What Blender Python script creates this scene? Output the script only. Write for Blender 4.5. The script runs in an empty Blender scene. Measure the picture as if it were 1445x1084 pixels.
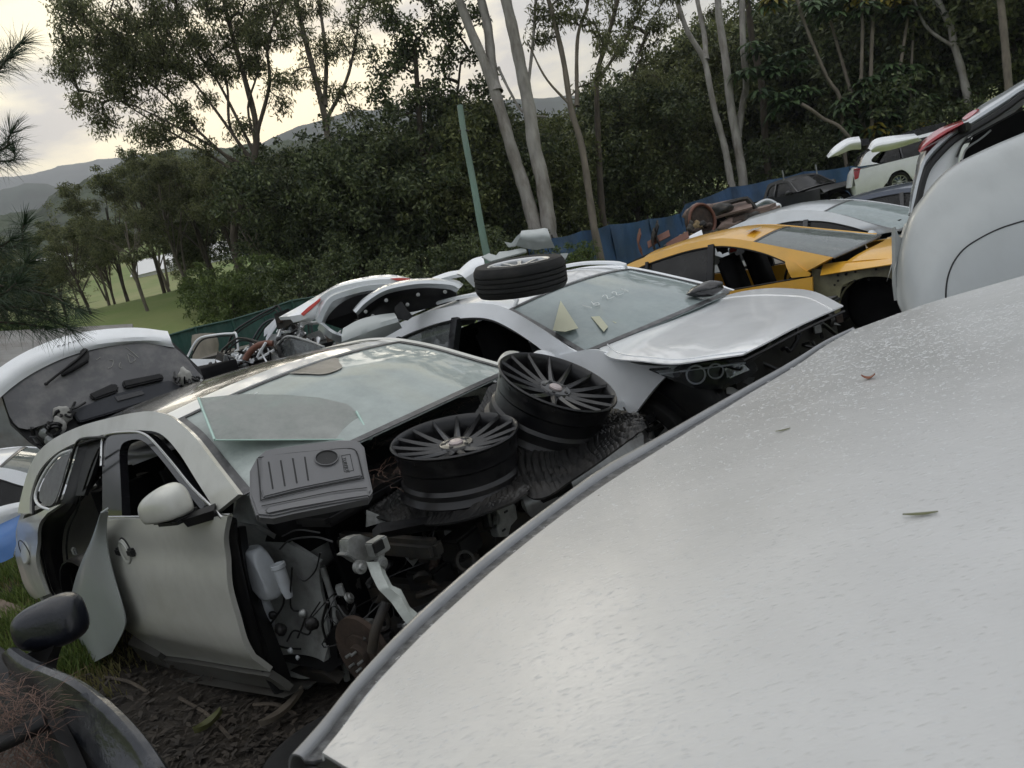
import bpy, bmesh, math, random
import numpy as np
from mathutils import Matrix, Vector
PI = math.pi
SC = bpy.context.scene
COL = SC.collection
rad = math.radians

# ------------------------------------------------------------------ camera
F, RX, RY = 1060.0, 722.5, 542.0
ROLL, PITCH, CAMH = rad(14.2), rad(10.5), 1.73
_f = np.array([0, math.cos(PITCH), -math.sin(PITCH)])
_r0 = np.array([1.0, 0, 0]); _u0 = np.cross(_r0, _f)
_r = _r0 * math.cos(ROLL) - _u0 * math.sin(ROLL)
_u = _u0 * math.cos(ROLL) + _r0 * math.sin(ROLL)
CAMP = np.array([0, 0, CAMH])
cd = bpy.data.cameras.new('camera'); cam = bpy.data.objects.new('camera', cd); COL.objects.link(cam)
cd.sensor_fit = 'HORIZONTAL'; cd.sensor_width = 36.0; cd.lens = 36.0 * F / 1445.0
cd.clip_start = 0.02; cd.clip_end = 9000
cd.dof.use_dof = True; cd.dof.focus_distance = 3.0; cd.dof.aperture_fstop = 16.0
cam.matrix_world = Matrix(((_r[0], _u[0], -_f[0], 0), (_r[1], _u[1], -_f[1], 0), (_r[2], _u[2], -_f[2], CAMH), (0, 0, 0, 1)))
SC.camera = cam

def ray(px, py):
    return _r * (px - RX) / F - _u * (py - RY) / F + _f
def at(px, py, dist):
    """point of the place at view depth dist seen in that direction"""
    return CAMP + ray(px, py) * dist
def proj(p):
    q = np.asarray(p, float) - CAMP; d = q @ _f
    return RX + F * (q @ _r) / d, RY - F * (q @ _u) / d

# ------------------------------------------------------------------ light
HAZE = 0.0004
SUN_AZ, SUN_EL = rad(-11), rad(12)          # azimuth measured from +Y towards +X
SC.render.engine = 'CYCLES'
SC.view_settings.view_transform = 'Standard'; SC.view_settings.look = 'None'
SC.view_settings.gamma = 1; SC.view_settings.use_curve_mapping = False
SC.view_settings.exposure = 0.76
SC.cycles.max_bounces = 8; SC.cycles.transparent_max_bounces = 16
SC.cycles.caustics_reflective = False; SC.cycles.caustics_refractive = False
w = bpy.data.worlds.new('World'); SC.world = w; w.use_nodes = True
nt = w.node_tree; N = nt.nodes; L = nt.links; N.clear()
def wn(t, **k):
    n = N.new(t)
    for a, b in k.items(): setattr(n, a, b)
    return n
out = wn('ShaderNodeOutputWorld'); bg = wn('ShaderNodeBackground'); L.new(bg.outputs[0], out.inputs[0])
sky = wn('ShaderNodeTexSky'); sky.sky_type = 'NISHITA'; sky.sun_disc = False
sky.sun_elevation = SUN_EL; sky.sun_rotation = SUN_AZ; sky.air_density = 1.5; sky.dust_density = 3.0
tc = wn('ShaderNodeTexCoord')
mp = wn('ShaderNodeMapping'); mp.inputs['Scale'].default_value = (1, 1, 3.2)
L.new(tc.outputs['Generated'], mp.inputs[0])
nz = wn('ShaderNodeTexNoise'); nz.inputs['Scale'].default_value = 3.6; nz.inputs['Detail'].default_value = 7; nz.inputs['Roughness'].default_value = 0.55
L.new(mp.outputs[0], nz.inputs['Vector'])
# closeness of a direction to the hidden sun
sunv = (math.sin(SUN_AZ) * math.cos(SUN_EL), math.cos(SUN_AZ) * math.cos(SUN_EL), math.sin(SUN_EL))
dot = wn('ShaderNodeVectorMath', operation='DOT_PRODUCT'); dot.inputs[1].default_value = sunv
L.new(tc.outputs['Generated'], dot.inputs[0])
gl = wn('ShaderNodeMapRange'); gl.inputs[1].default_value = 0.80; gl.inputs[2].default_value = 0.985; gl.interpolation_type = 'SMOOTHSTEP'
L.new(dot.outputs['Value'], gl.inputs[0])
# cloud brightness
cr = wn('ShaderNodeValToRGB'); L.new(nz.outputs['Fac'], cr.inputs[0])
e = cr.color_ramp.elements
e[0].position = 0.36; e[0].color = (2.7, 2.95, 3.4, 1); e[1].position = 0.64; e[1].color = (4.3, 4.5, 4.8, 1)
warm = wn('ShaderNodeMix', data_type='RGBA', blend_type='MIX'); L.new(gl.outputs[0], warm.inputs['Factor'])
sepz = wn('ShaderNodeSeparateXYZ'); L.new(tc.outputs['Generated'], sepz.inputs[0])
hi = wn('ShaderNodeMapRange'); hi.inputs[1].default_value = 0.35; hi.inputs[2].default_value = 0.95; hi.interpolation_type = 'SMOOTHSTEP'; L.new(sepz.outputs['Z'], hi.inputs[0])
topm = wn('ShaderNodeMix', data_type='RGBA', blend_type='MIX'); L.new(hi.outputs[0], topm.inputs['Factor']); L.new(cr.outputs[0], topm.inputs['A'])
crt = wn('ShaderNodeValToRGB'); L.new(nz.outputs['Fac'], crt.inputs[0]); e = crt.color_ramp.elements
e[0].position = 0.34; e[0].color = (5.6, 5.8, 6.1, 1); e[1].position = 0.66; e[1].color = (9.6, 9.6, 9.5, 1)
L.new(crt.outputs[0], topm.inputs['B']); L.new(topm.outputs['Result'], warm.inputs['A'])
cr2 = wn('ShaderNodeValToRGB'); L.new(nz.outputs['Fac'], cr2.inputs[0])
e = cr2.color_ramp.elements
e[0].position = 0.42; e[0].color = (4.6, 4.7, 4.8, 1); e[1].position = 0.56; e[1].color = (10.5, 9.6, 6.9, 1)
L.new(cr2.outputs[0], warm.inputs['B'])
mixs = wn('ShaderNodeMix', data_type='RGBA', blend_type='MIX'); mixs.inputs['Factor'].default_value = 0.93
L.new(sky.outputs[0], mixs.inputs['A']); L.new(warm.outputs['Result'], mixs.inputs['B'])
L.new(mixs.outputs['Result'], bg.inputs['Color']); bg.inputs['Strength'].default_value = 0.1
ld = bpy.data.lights.new('sun', 'SUN'); lo = bpy.data.objects.new('sun', ld); COL.objects.link(lo)
ld.energy = 0.6; ld.angle = rad(32); ld.color = (1.0, 0.93, 0.8)
lo.rotation_euler = Vector((-sunv[0], -sunv[1], -sunv[2])).to_track_quat('-Z', 'Y').to_euler()

# ------------------------------------------------------------------ materials
def mat(name, col, rough=0.5, metal=0.0, coat=0.0, coat_rough=0.05, var=0.0, vscale=4.0, bump=0.0, bscale=40.0,
        dirt=None, dirt_amt=0.0, dscale=3.0, spec=0.5, stretch=None, trans=0.0, sub=0.0, bdist=0.01, rvar=0.0):
    m = bpy.data.materials.new(name); m.use_nodes = True
    t = m.node_tree; b = t.nodes['Principled BSDF']
    b.inputs['Roughness'].default_value = rough; b.inputs['Metallic'].default_value = metal
    b.inputs['Coat Weight'].default_value = coat; b.inputs['Coat Roughness'].default_value = coat_rough
    b.inputs['Specular IOR Level'].default_value = spec
    b.inputs['Transmission Weight'].default_value = trans
    b.inputs['Base Color'].default_value = (*col, 1)
    tcn = t.nodes.new('ShaderNodeTexCoord'); src = tcn.outputs['Object']
    if stretch:
        mpn = t.nodes.new('ShaderNodeMapping'); mpn.inputs['Scale'].default_value = stretch
        t.links.new(src, mpn.inputs[0]); src = mpn.outputs[0]
    colout = None
    if var:
        n = t.nodes.new('ShaderNodeTexNoise'); n.inputs['Scale'].default_value = vscale; n.inputs['Detail'].default_value = 6
        t.links.new(src, n.inputs['Vector'])
        r = t.nodes.new('ShaderNodeMapRange'); r.inputs[1].default_value = 0.3; r.inputs[2].default_value = 0.7
        r.inputs[3].default_value = 1 - var; r.inputs[4].default_value = 1 + var
        t.links.new(n.outputs['Fac'], r.inputs[0])
        mx = t.nodes.new('ShaderNodeVectorMath'); mx.operation = 'SCALE'; mx.inputs[0].default_value = col
        t.links.new(r.outputs[0], mx.inputs['Scale']); colout = mx.outputs[0]
    if dirt:
        n = t.nodes.new('ShaderNodeTexNoise'); n.inputs['Scale'].default_value = dscale; n.inputs['Detail'].default_value = 9; n.inputs['Roughness'].default_value = 0.65
        t.links.new(src, n.inputs['Vector'])
        r = t.nodes.new('ShaderNodeMapRange'); r.inputs[1].default_value = 0.45; r.inputs[2].default_value = 0.72
        r.inputs[3].default_value = 0; r.inputs[4].default_value = dirt_amt
        t.links.new(n.outputs['Fac'], r.inputs[0])
        mx = t.nodes.new('ShaderNodeMix'); mx.data_type = 'RGBA'
        t.links.new(r.outputs[0], mx.inputs['Factor'])
        if colout: t.links.new(colout, mx.inputs['A'])
        else: mx.inputs['A'].default_value = (*col, 1)
        mx.inputs['B'].default_value = (*dirt, 1); colout = mx.outputs['Result']
        if rvar:
            rr = t.nodes.new('ShaderNodeMapRange'); rr.inputs[1].default_value = 0.4; rr.inputs[2].default_value = 0.7
            rr.inputs[3].default_value = rough; rr.inputs[4].default_value = rough + rvar
            t.links.new(n.outputs['Fac'], rr.inputs[0]); t.links.new(rr.outputs[0], b.inputs['Roughness'])
    if colout: t.links.new(colout, b.inputs['Base Color'])
    if bump:
        n = t.nodes.new('ShaderNodeTexNoise'); n.inputs['Scale'].default_value = bscale; n.inputs['Detail'].default_value = 5
        t.links.new(src, n.inputs['Vector'])
        bp = t.nodes.new('ShaderNodeBump'); bp.inputs['Strength'].default_value = bump; bp.inputs['Distance'].default_value = bdist
        t.links.new(n.outputs['Fac'], bp.inputs['Height']); t.links.new(bp.outputs[0], b.inputs['Normal'])
        if coat: t.links.new(bp.outputs[0], b.inputs['Coat Normal'])
    return m

def glass(name, tint, dust=0.12, dustcol=(0.5, 0.55, 0.52), op=0.0, rough=0.02, refl=1.0):
    m = bpy.data.materials.new(name); m.use_nodes = True
    t = m.node_tree; n = t.nodes; n.clear(); l = t.links
    o = n.new('ShaderNodeOutputMaterial'); tr = n.new('ShaderNodeBsdfTransparent'); tr.inputs[0].default_value = (*tint, 1)
    gs = n.new('ShaderNodeBsdfGlossy'); gs.inputs['Roughness'].default_value = rough; gs.inputs[0].default_value = (refl, refl, refl, 1)
    lw = n.new('ShaderNodeLayerWeight'); lw.inputs[0].default_value = .5; pw = n.new('ShaderNodeMath'); pw.operation = 'POWER'; pw.inputs[1].default_value = 3.6; l.new(lw.outputs['Facing'], pw.inputs[0])
    fr = n.new('ShaderNodeMath'); fr.operation = 'MULTIPLY_ADD'; fr.inputs[1].default_value = .93; fr.inputs[2].default_value = .06; l.new(pw.outputs[0], fr.inputs[0])
    mx = n.new('ShaderNodeMixShader'); l.new(fr.outputs[0], mx.inputs[0]); l.new(tr.outputs[0], mx.inputs[1]); l.new(gs.outputs[0], mx.inputs[2])
    df = n.new('ShaderNodeBsdfDiffuse'); df.inputs[0].default_value = (*dustcol, 1)
    tcn = n.new('ShaderNodeTexCoord'); nz = n.new('ShaderNodeTexNoise'); nz.inputs['Scale'].default_value = 5; nz.inputs['Detail'].default_value = 9
    nz.inputs['Roughness'].default_value = 0.7
    l.new(tcn.outputs['Object'], nz.inputs['Vector'])
    r = n.new('ShaderNodeMapRange'); r.inputs[1].default_value = 0.3; r.inputs[2].default_value = 0.75
    r.inputs[3].default_value = op + dust * 0.3; r.inputs[4].default_value = op + dust * 1.6
    l.new(nz.outputs['Fac'], r.inputs[0])
    m2 = n.new('ShaderNodeMixShader'); l.new(r.outputs[0], m2.inputs[0]); l.new(mx.outputs[0], m2.inputs[1]); l.new(df.outputs[0], m2.inputs[2])
    l.new(m2.outputs[0], o.inputs[0])
    return m

M = {}
M['paint_beige'] = mat('silver_beige_paint', (0.62, 0.62, 0.565), 0.28, 0.2, 0.8, 0.08, var=0.06, vscale=2, dirt=(0.2, 0.18, 0.14), dirt_amt=0.28, rvar=0.2)
M['paint_white'] = mat('white_paint', (0.88, 0.90, 0.92), 0.3, 0.0, 0.8, 0.05, var=0.03, dirt=(0.5, 0.5, 0.47), dirt_amt=0.25, rvar=0.2)
M['paint_roof'] = mat('roof_header_white', (0.78, 0.79, 0.78), 0.3, 0.0, 0.8, 0.05, dirt=(0.5, 0.5, 0.48), dirt_amt=0.2)
M['paint_yellow'] = mat('yellow_paint', (0.76, 0.40, 0.035), 0.35, 0.0, 0.7, 0.08, var=0.05, dirt=(0.35, 0.22, 0.06), dirt_amt=0.25)
M['paint_silver'] = mat('silver_paint', (0.55, 0.58, 0.60), 0.3, 0.35, 0.8, 0.05, var=0.04, dirt=(0.35, 0.35, 0.33), dirt_amt=0.3)
M['paint_grey'] = mat('grey_paint', (0.40, 0.42, 0.42), 0.38, 0.25, 0.5, 0.1, var=0.03, vscale=1.2, dirt=(0.33, 0.34, 0.34), dirt_amt=0.4, stretch=(3, 3, .4), rvar=.15)
M['paint_dark'] = mat('dark_grey_paint', (0.02, 0.022, 0.027), 0.25, 0.3, 0.7, 0.05, bump=0.7, bscale=60, bdist=0.002, dirt=(0.2, 0.2, 0.2), dirt_amt=0.4, dscale=12)
M['paint_navy'] = mat('dark_blue_paint', (0.035, 0.05, 0.085), 0.3, 0.2, 0.8)
M['paint_blue'] = mat('bright_blue_paint', (0.13, 0.30, 0.72), 0.35, 0, 0.6, dirt=(0.3, 0.4, 0.6), dirt_amt=0.2)
M['black_plastic'] = mat('black_plastic', (0.009, 0.009, 0.010), 0.45, var=0.3, spec=.35, bump=0.2, bscale=90, bdist=0.002, dirt=(0.04, 0.037, 0.033), dirt_amt=0.5, dscale=6)
M['black_gloss'] = mat('gloss_black', (0.012, 0.012, 0.014), 0.18, 0.0, 0.5)
M['rim_black'] = mat('satin_black_rim', (0.006, 0.006, 0.007), 0.3, 0.0, 0.25, 0.15, spec=.4, dirt=(0.035, 0.032, 0.03), dirt_amt=0.45, dscale=9, rvar=0.3)
M['rim_edge'] = mat('rim_spoke_dark_grey', (0.014, 0.014, 0.015), 0.3, 0.1, 0.35, 0.12, dirt=(0.06, 0.055, 0.05), dirt_amt=0.35, dscale=30)
M['alloy'] = mat('silver_alloy', (0.55, 0.56, 0.57), 0.3, 0.8, 0.2)
M['door_clad'] = mat('grey_brown_cladding', (0.085, 0.083, 0.075), 0.5, 0, 0.1, dirt=(0.06,0.05,0.04), dirt_amt=0.7)
M['alloy_dull'] = mat('dull_aluminium', (0.42, 0.43, 0.43), 0.45, 0.6, var=0.15, dirt=(0.12,0.11,0.1), dirt_amt=0.7, dscale=8)
M['paint_grey2'] = mat('pale_grey_paint', (0.40, 0.43, 0.42), 0.35, 0.1, 0.5, 0.1, dirt=(0.3,0.31,0.3), dirt_amt=0.3)
M['paint_dark2'] = mat('faded_black_paint', (0.03, 0.03, 0.032), 0.5, 0.1, 0.2)
M['ditch'] = mat('roof_ditch_grime', (0.03, 0.031, 0.034), 0.5, 0, 0.1, var=0.4, vscale=60, bump=0.8, bscale=140, bdist=0.002, dirt=(0.16, 0.165, 0.17), dirt_amt=0.75, dscale=80)
M['strip'] = mat('grey_roof_strip', (0.22, 0.225, 0.23), 0.28, 0.5, 0.5, 0.1, var=0.1, dirt=(0.14, 0.14, 0.14), dirt_amt=0.5, dscale=18)
M['int_black'] = mat('blue_black_trim', (0.025, 0.028, 0.036), 0.5, dirt=(0.08, 0.08, 0.085), dirt_amt=0.3, dscale=8)
M['int_lgrey'] = mat('dusty_light_grey', (0.42, 0.41, 0.38), 0.7, var=0.2, vscale=20)
M['mirror_black'] = mat('wet_black_mirror', (0.008, 0.009, 0.014), 0.28, 0, 0.6, 0.08, spec=.4, bump=0.35, bscale=120, bdist=0.002)
M['brass'] = mat('dirty_brass', (0.22, 0.16, 0.08), 0.5, 0.5, var=0.3, dirt=(0.06,0.05,0.04), dirt_amt=0.7)
M['litter'] = mat('leaf_litter', (0.04, 0.032, 0.024), 0.8, var=0.6, vscale=9)
M['lens_ball'] = mat('projector_glass', (0.03, 0.032, 0.04), 0.35, 0.0, 0.2)
M['bead'] = mat('rain_bead', (0.56, 0.57, 0.57), 0.22, 0, 0.5, 0.05)
M['lamp_inner'] = mat('lamp_housing', (0.012, 0.013, 0.015), 0.6, 0.0, 0.0, spec=.2, var=.6, vscale=25)
M['lamp_ring'] = mat('lamp_ring', (0.85, 0.86, 0.88), 0.25, 0.1, 0.5)
M['cap'] = mat('wheel_cap', (0.42, 0.36, 0.35), 0.35, 0.2)
M['rubber'] = mat('tyre_rubber', (0.013, 0.013, 0.013), 0.7, spec=.3, bump=0.3, bscale=120, bdist=0.002, dirt=(0.055, 0.05, 0.045), dirt_amt=0.5, dscale=5)
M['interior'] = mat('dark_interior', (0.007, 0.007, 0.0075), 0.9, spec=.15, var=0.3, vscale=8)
M['int_grey'] = mat('grey_interior_trim', (0.22, 0.22, 0.21), 0.8, var=0.15)
M['seal'] = mat('rubber_seal', (0.012, 0.012, 0.012), 0.55)
M['chrome'] = mat('bright_trim', (0.6, 0.6, 0.6), 0.22, 1.0)
M['steel'] = mat('galvanised_steel', (0.36, 0.37, 0.36), 0.4, 0.7, var=0.2, vscale=10, dirt=(0.1, 0.09, 0.08), dirt_amt=0.7, dscale=9, rvar=0.3)
M['steel_dark'] = mat('grimy_steel', (0.035, 0.034, 0.032), 0.55, 0.4, var=0.3, vscale=12, dirt=(0.12, 0.09, 0.06), dirt_amt=0.5, dscale=9)
M['primer'] = mat('inner_body_grey', (0.36, 0.37, 0.36), 0.45, 0.1, 0.3, var=0.2, vscale=6, dirt=(0.07, 0.065, 0.055), dirt_amt=0.7, dscale=7)
M['primer_y'] = mat('inner_body_olive', (0.23, 0.22, 0.13), 0.5, 0.0, 0.3, var=0.2, vscale=5, dirt=(0.05, 0.04, 0.03), dirt_amt=0.8, dscale=4)
M['rust'] = mat('rusty_metal', (0.065, 0.045, 0.034), 0.8, 0.3, var=0.4, vscale=15, dirt=(0.05, 0.04, 0.035), dirt_amt=0.8, dscale=10, bump=0.4, bscale=60)
M['rust_red'] = mat('rust_red_paint', (0.17, 0.065, 0.04), 0.6, var=0.3, dirt=(0.1, 0.06, 0.04), dirt_amt=0.6)
M['pinkbrown'] = mat('faded_pink_brown', (0.21, 0.15, 0.125), 0.7, var=0.3, dirt=(0.12, 0.08, 0.06), dirt_amt=0.6)
M['white_plastic'] = mat('milky_plastic', (0.52, 0.55, 0.58), 0.35, 0, 0.2, var=0.08, vscale=8, dirt=(0.35, 0.36, 0.36), dirt_amt=0.6, dscale=7)
M['white_metal'] = mat('white_bracket_metal', (0.62, 0.66, 0.62), 0.4, 0, 0.3, var=0.1, dirt=(0.2, 0.19, 0.15), dirt_amt=0.5, dscale=14)
M['cover'] = mat('engine_cover_plastic', (0.15, 0.15, 0.155), 0.42, 0, 0.15, 0.3, var=0.06, bump=0.25, bscale=220, bdist=0.001, dirt=(0.17, 0.165, 0.16), dirt_amt=0.5, dscale=5)
M['cover_dark'] = mat('engine_cover_groove', (0.02, 0.02, 0.02), 0.6)
M['mat'] = mat('ribbed_rubber', (0.011, 0.011, 0.011), 0.45, spec=.35, bump=0.3, bscale=50, bdist=0.004, dirt=(0.06, 0.055, 0.05), dirt_amt=0.7, dscale=4)
M['blue_cap'] = mat('blue_cap', (0.12, 0.25, 0.38), 0.5)
M['red_lens'] = mat('red_lens', (0.42, 0.02, 0.03), 0.15, 0, 0.8, var=0.2, vscale=30)
M['red_paint'] = mat('red_reflector', (0.7, 0.07, 0.05), 0.3, 0, 0.5)
M['clear_lens'] = glass('clear_lens', (0.92, 0.94, 0.96), 0.01, (0.5, 0.5, 0.5), refl=.15)
M['glass_ws'] = glass('windscreen_glass', (0.50, 0.60, 0.56), 0.30, (0.52, 0.57, 0.545), op=0.38)
M['glass_b'] = glass('windscreen_glass_bluish', (0.5, 0.6, 0.58), 0.16, (0.50, 0.57, 0.57), op=0.30)
M['glass_loose'] = glass('loose_glass', (0.75, 0.85, 0.8), 0.7, (0.36, 0.37, 0.35), op=0.12)
M['glass_side'] = glass('side_glass', (0.4, 0.43, 0.42), 0.2, (0.30, 0.32, 0.32), op=0.12)
M['glass_side2'] = glass('grey_windscreen_glass', (0.3, 0.34, 0.33), 0.25, (0.28, 0.31, 0.30), op=0.2)
M['glass_dark'] = glass('tinted_glass', (0.08, 0.08, 0.08), 0.15, (0.16, 0.16, 0.16), op=0.0, refl=.4)
M['glass_dusty'] = glass('dusty_tinted_glass', (0.05, 0.05, 0.05), 0.5, (0.24, 0.24, 0.245), op=0.22, rough=0.15)
M['glass_dusty2'] = mat('dust_filmed_glass', (0.10, 0.10, 0.105), 0.32, 0, 0.35, 0.2, var=0.25, vscale=3, dirt=(0.26, 0.25, 0.24), dirt_amt=0.75, dscale=7, rvar=.3)
M['glass_edge'] = mat('glass_edge', (0.45, 0.62, 0.55), 0.2)
M['ws_band'] = mat('black_glass_band', (0.045, 0.045, 0.047), 0.3, dirt=(0.2, 0.2, 0.2), dirt_amt=0.6, dscale=14)
M['marker'] = mat('white_marker', (0.85, 0.87, 0.85), 0.7)
M['concrete'] = mat('old_stump', (0.30, 0.27, 0.22), 0.9, var=0.3, vscale=6, bump=0.6, bscale=18, stretch=(1, 1, .2))
M['green_fence'] = mat('green_steel_sheet', (0.02, 0.075, 0.06), 0.45, 0, 0.1, var=0.15, dirt=(0.08, 0.1, 0.09), dirt_amt=0.3)
M['tarp'] = mat('blue_tarp', (0.035, 0.085, 0.18), 0.6, var=0.4, vscale=1.2, bump=0.5, bscale=5, bdist=0.08, dirt=(0.07, 0.10, 0.13), dirt_amt=0.6, dscale=1.6, stretch=(1, 1, .5))
M['zinc'] = mat('corrugated_zinc', (0.30, 0.295, 0.28), 0.5, 0.3, var=0.15, vscale=3, dirt=(0.16, 0.13, 0.11), dirt_amt=0.7, dscale=2)
M['shed_wall'] = mat('grey_shed_wall', (0.2, 0.21, 0.2), 0.7, var=0.2, dirt=(0.14, 0.09, 0.06), dirt_amt=0.6)
M['pole'] = mat('green_painted_pole', (0.16, 0.25, 0.20), 0.6, var=0.2, vscale=5, bump=0.4, bscale=14, stretch=(1, 1, .3), dirt=(0.25, 0.28, 0.24), dirt_amt=0.5)
M['bark_white'] = mat('pale_gum_bark', (0.33, 0.31, 0.285), 0.85, var=0.25, vscale=2.5, bump=0.5, bscale=12, bdist=0.03, dirt=(0.11, 0.085, 0.065), dirt_amt=0.85, dscale=1.5, stretch=(1.6, 1.6, .45))
M['bark_dark'] = mat('dark_bark', (0.075, 0.06, 0.045), 0.9, var=0.35, vscale=4, bump=0.7, bscale=12, bdist=0.03, stretch=(1, 1, .3))
M['bark_mid'] = mat('grey_brown_bark', (0.17, 0.145, 0.115), 0.9, var=0.3, vscale=4, bump=0.5, bscale=12, bdist=0.03, stretch=(1, 1, .4))
M['earth'] = mat('dark_earth', (0.045, 0.034, 0.026), 0.9, var=0.5, vscale=5, bump=0.9, bscale=20, bdist=0.05, dirt=(0.09, 0.07, 0.05), dirt_amt=0.6, dscale=9)
M['timber'] = mat('old_timber', (0.16, 0.12, 0.09), 0.9, var=0.3, vscale=8, bump=0.6, bscale=25, stretch=(.2, 1, 1))
M['dry_leaf'] = mat('dry_leaf', (0.30, 0.21, 0.10), 0.7, var=0.3, vscale=20)
M['gum_leaf'] = mat('fallen_green_leaf', (0.12, 0.125, 0.05), 0.5)
M['brown_leaf'] = mat('red_brown_leaf', (0.22, 0.07, 0.03), 0.6)
M['needle'] = mat('dry_pine_needles', (0.11, 0.06, 0.042), 0.7, var=0.4, vscale=60)
M['pine'] = mat('green_pine_needles', (0.028, 0.055, 0.022), 0.6, var=0.3, vscale=20)
M['wire'] = mat('black_wire', (0.01, 0.01, 0.01), 0.4)
M['yellow_reflection'] = mat('pale_yellow_reflection', (0.50, 0.50, 0.36), 0.6)  # reflection in the white wagon's windscreen, put into a flat colour

def leafmat(name, c1, c2, trans=0.35, scale=1.2):
    m = bpy.data.materials.new(name); m.use_nodes = True
    t = m.node_tree; n = t.nodes; l = t.links; n.clear()
    o = n.new('ShaderNodeOutputMaterial')
    g = n.new('ShaderNodeNewGeometry'); tcn = n.new('ShaderNodeTexCoord')
    nz = n.new('ShaderNodeTexNoise'); nz.inputs['Scale'].default_value = scale; nz.inputs['Detail'].default_value = 3
    l.new(tcn.outputs['Object'], nz.inputs['Vector'])
    ad = n.new('ShaderNodeMath'); ad.operation = 'ADD'; l.new(nz.outputs['Fac'], ad.inputs[0])
    mu = n.new('ShaderNodeMath'); mu.operation = 'MULTIPLY_ADD'; mu.inputs[1].default_value = 0.7; mu.inputs[2].default_value = -0.35
    l.new(g.outputs['Random Per Island'], mu.inputs[0]); l.new(mu.outputs[0], ad.inputs[1])
    r = n.new('ShaderNodeValToRGB'); l.new(ad.outputs[0], r.inputs[0])
    r.color_ramp.elements[0].position = 0.25; r.color_ramp.elements[0].color = (*c1, 1)
    r.color_ramp.elements[1].position = 0.85; r.color_ramp.elements[1].color = (*c2, 1)
    d = n.new('ShaderNodeBsdfPrincipled'); d.inputs['Roughness'].default_value = 0.5; d.inputs['Specular IOR Level'].default_value = 0.35
    l.new(r.outputs[0], d.inputs['Base Color'])
    tr = n.new('ShaderNodeBsdfTranslucent'); l.new(r.outputs[0], tr.inputs[0])
    mx = n.new('ShaderNodeMixShader'); mx.inputs[0].default_value = trans
    l.new(d.outputs[0], mx.inputs[1]); l.new(tr.outputs[0], mx.inputs[2]); l.new(mx.outputs[0], o.inputs[0])
    return m
M['leaf_gum'] = leafmat('gum_foliage', (0.07, 0.08, 0.036), (0.235, 0.25, 0.115), .5)
M['leaf_bush'] = leafmat('dense_foliage', (0.05, 0.065, 0.024), (0.22, 0.24, 0.09), 0.25)
M['leaf_dark'] = leafmat('dark_foliage', (0.035, 0.052, 0.024), (0.155, 0.185, 0.075), 0.2)
M['leaf_lime'] = leafmat('light_shrub_foliage', (0.06, 0.09, 0.025), (0.16, 0.21, 0.06), 0.35)
M['leaf_umb'] = leafmat('umbrella_tree_leaves', (0.03, 0.06, 0.025), (0.10, 0.16, 0.06), 0.3, 3)
M['leaf_yel'] = leafmat('yellowing_leaves', (0.16, 0.14, 0.02), (0.40, 0.33, 0.05), 0.35, 3)
M['grass'] = leafmat('grass_blades', (0.06, 0.10, 0.02), (0.20, 0.26, 0.07), 0.3, 2)
M['drygrass'] = leafmat('dry_grass_blades', (0.14, 0.13, 0.05), (0.30, 0.27, 0.12), 0.3, 2)

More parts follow.
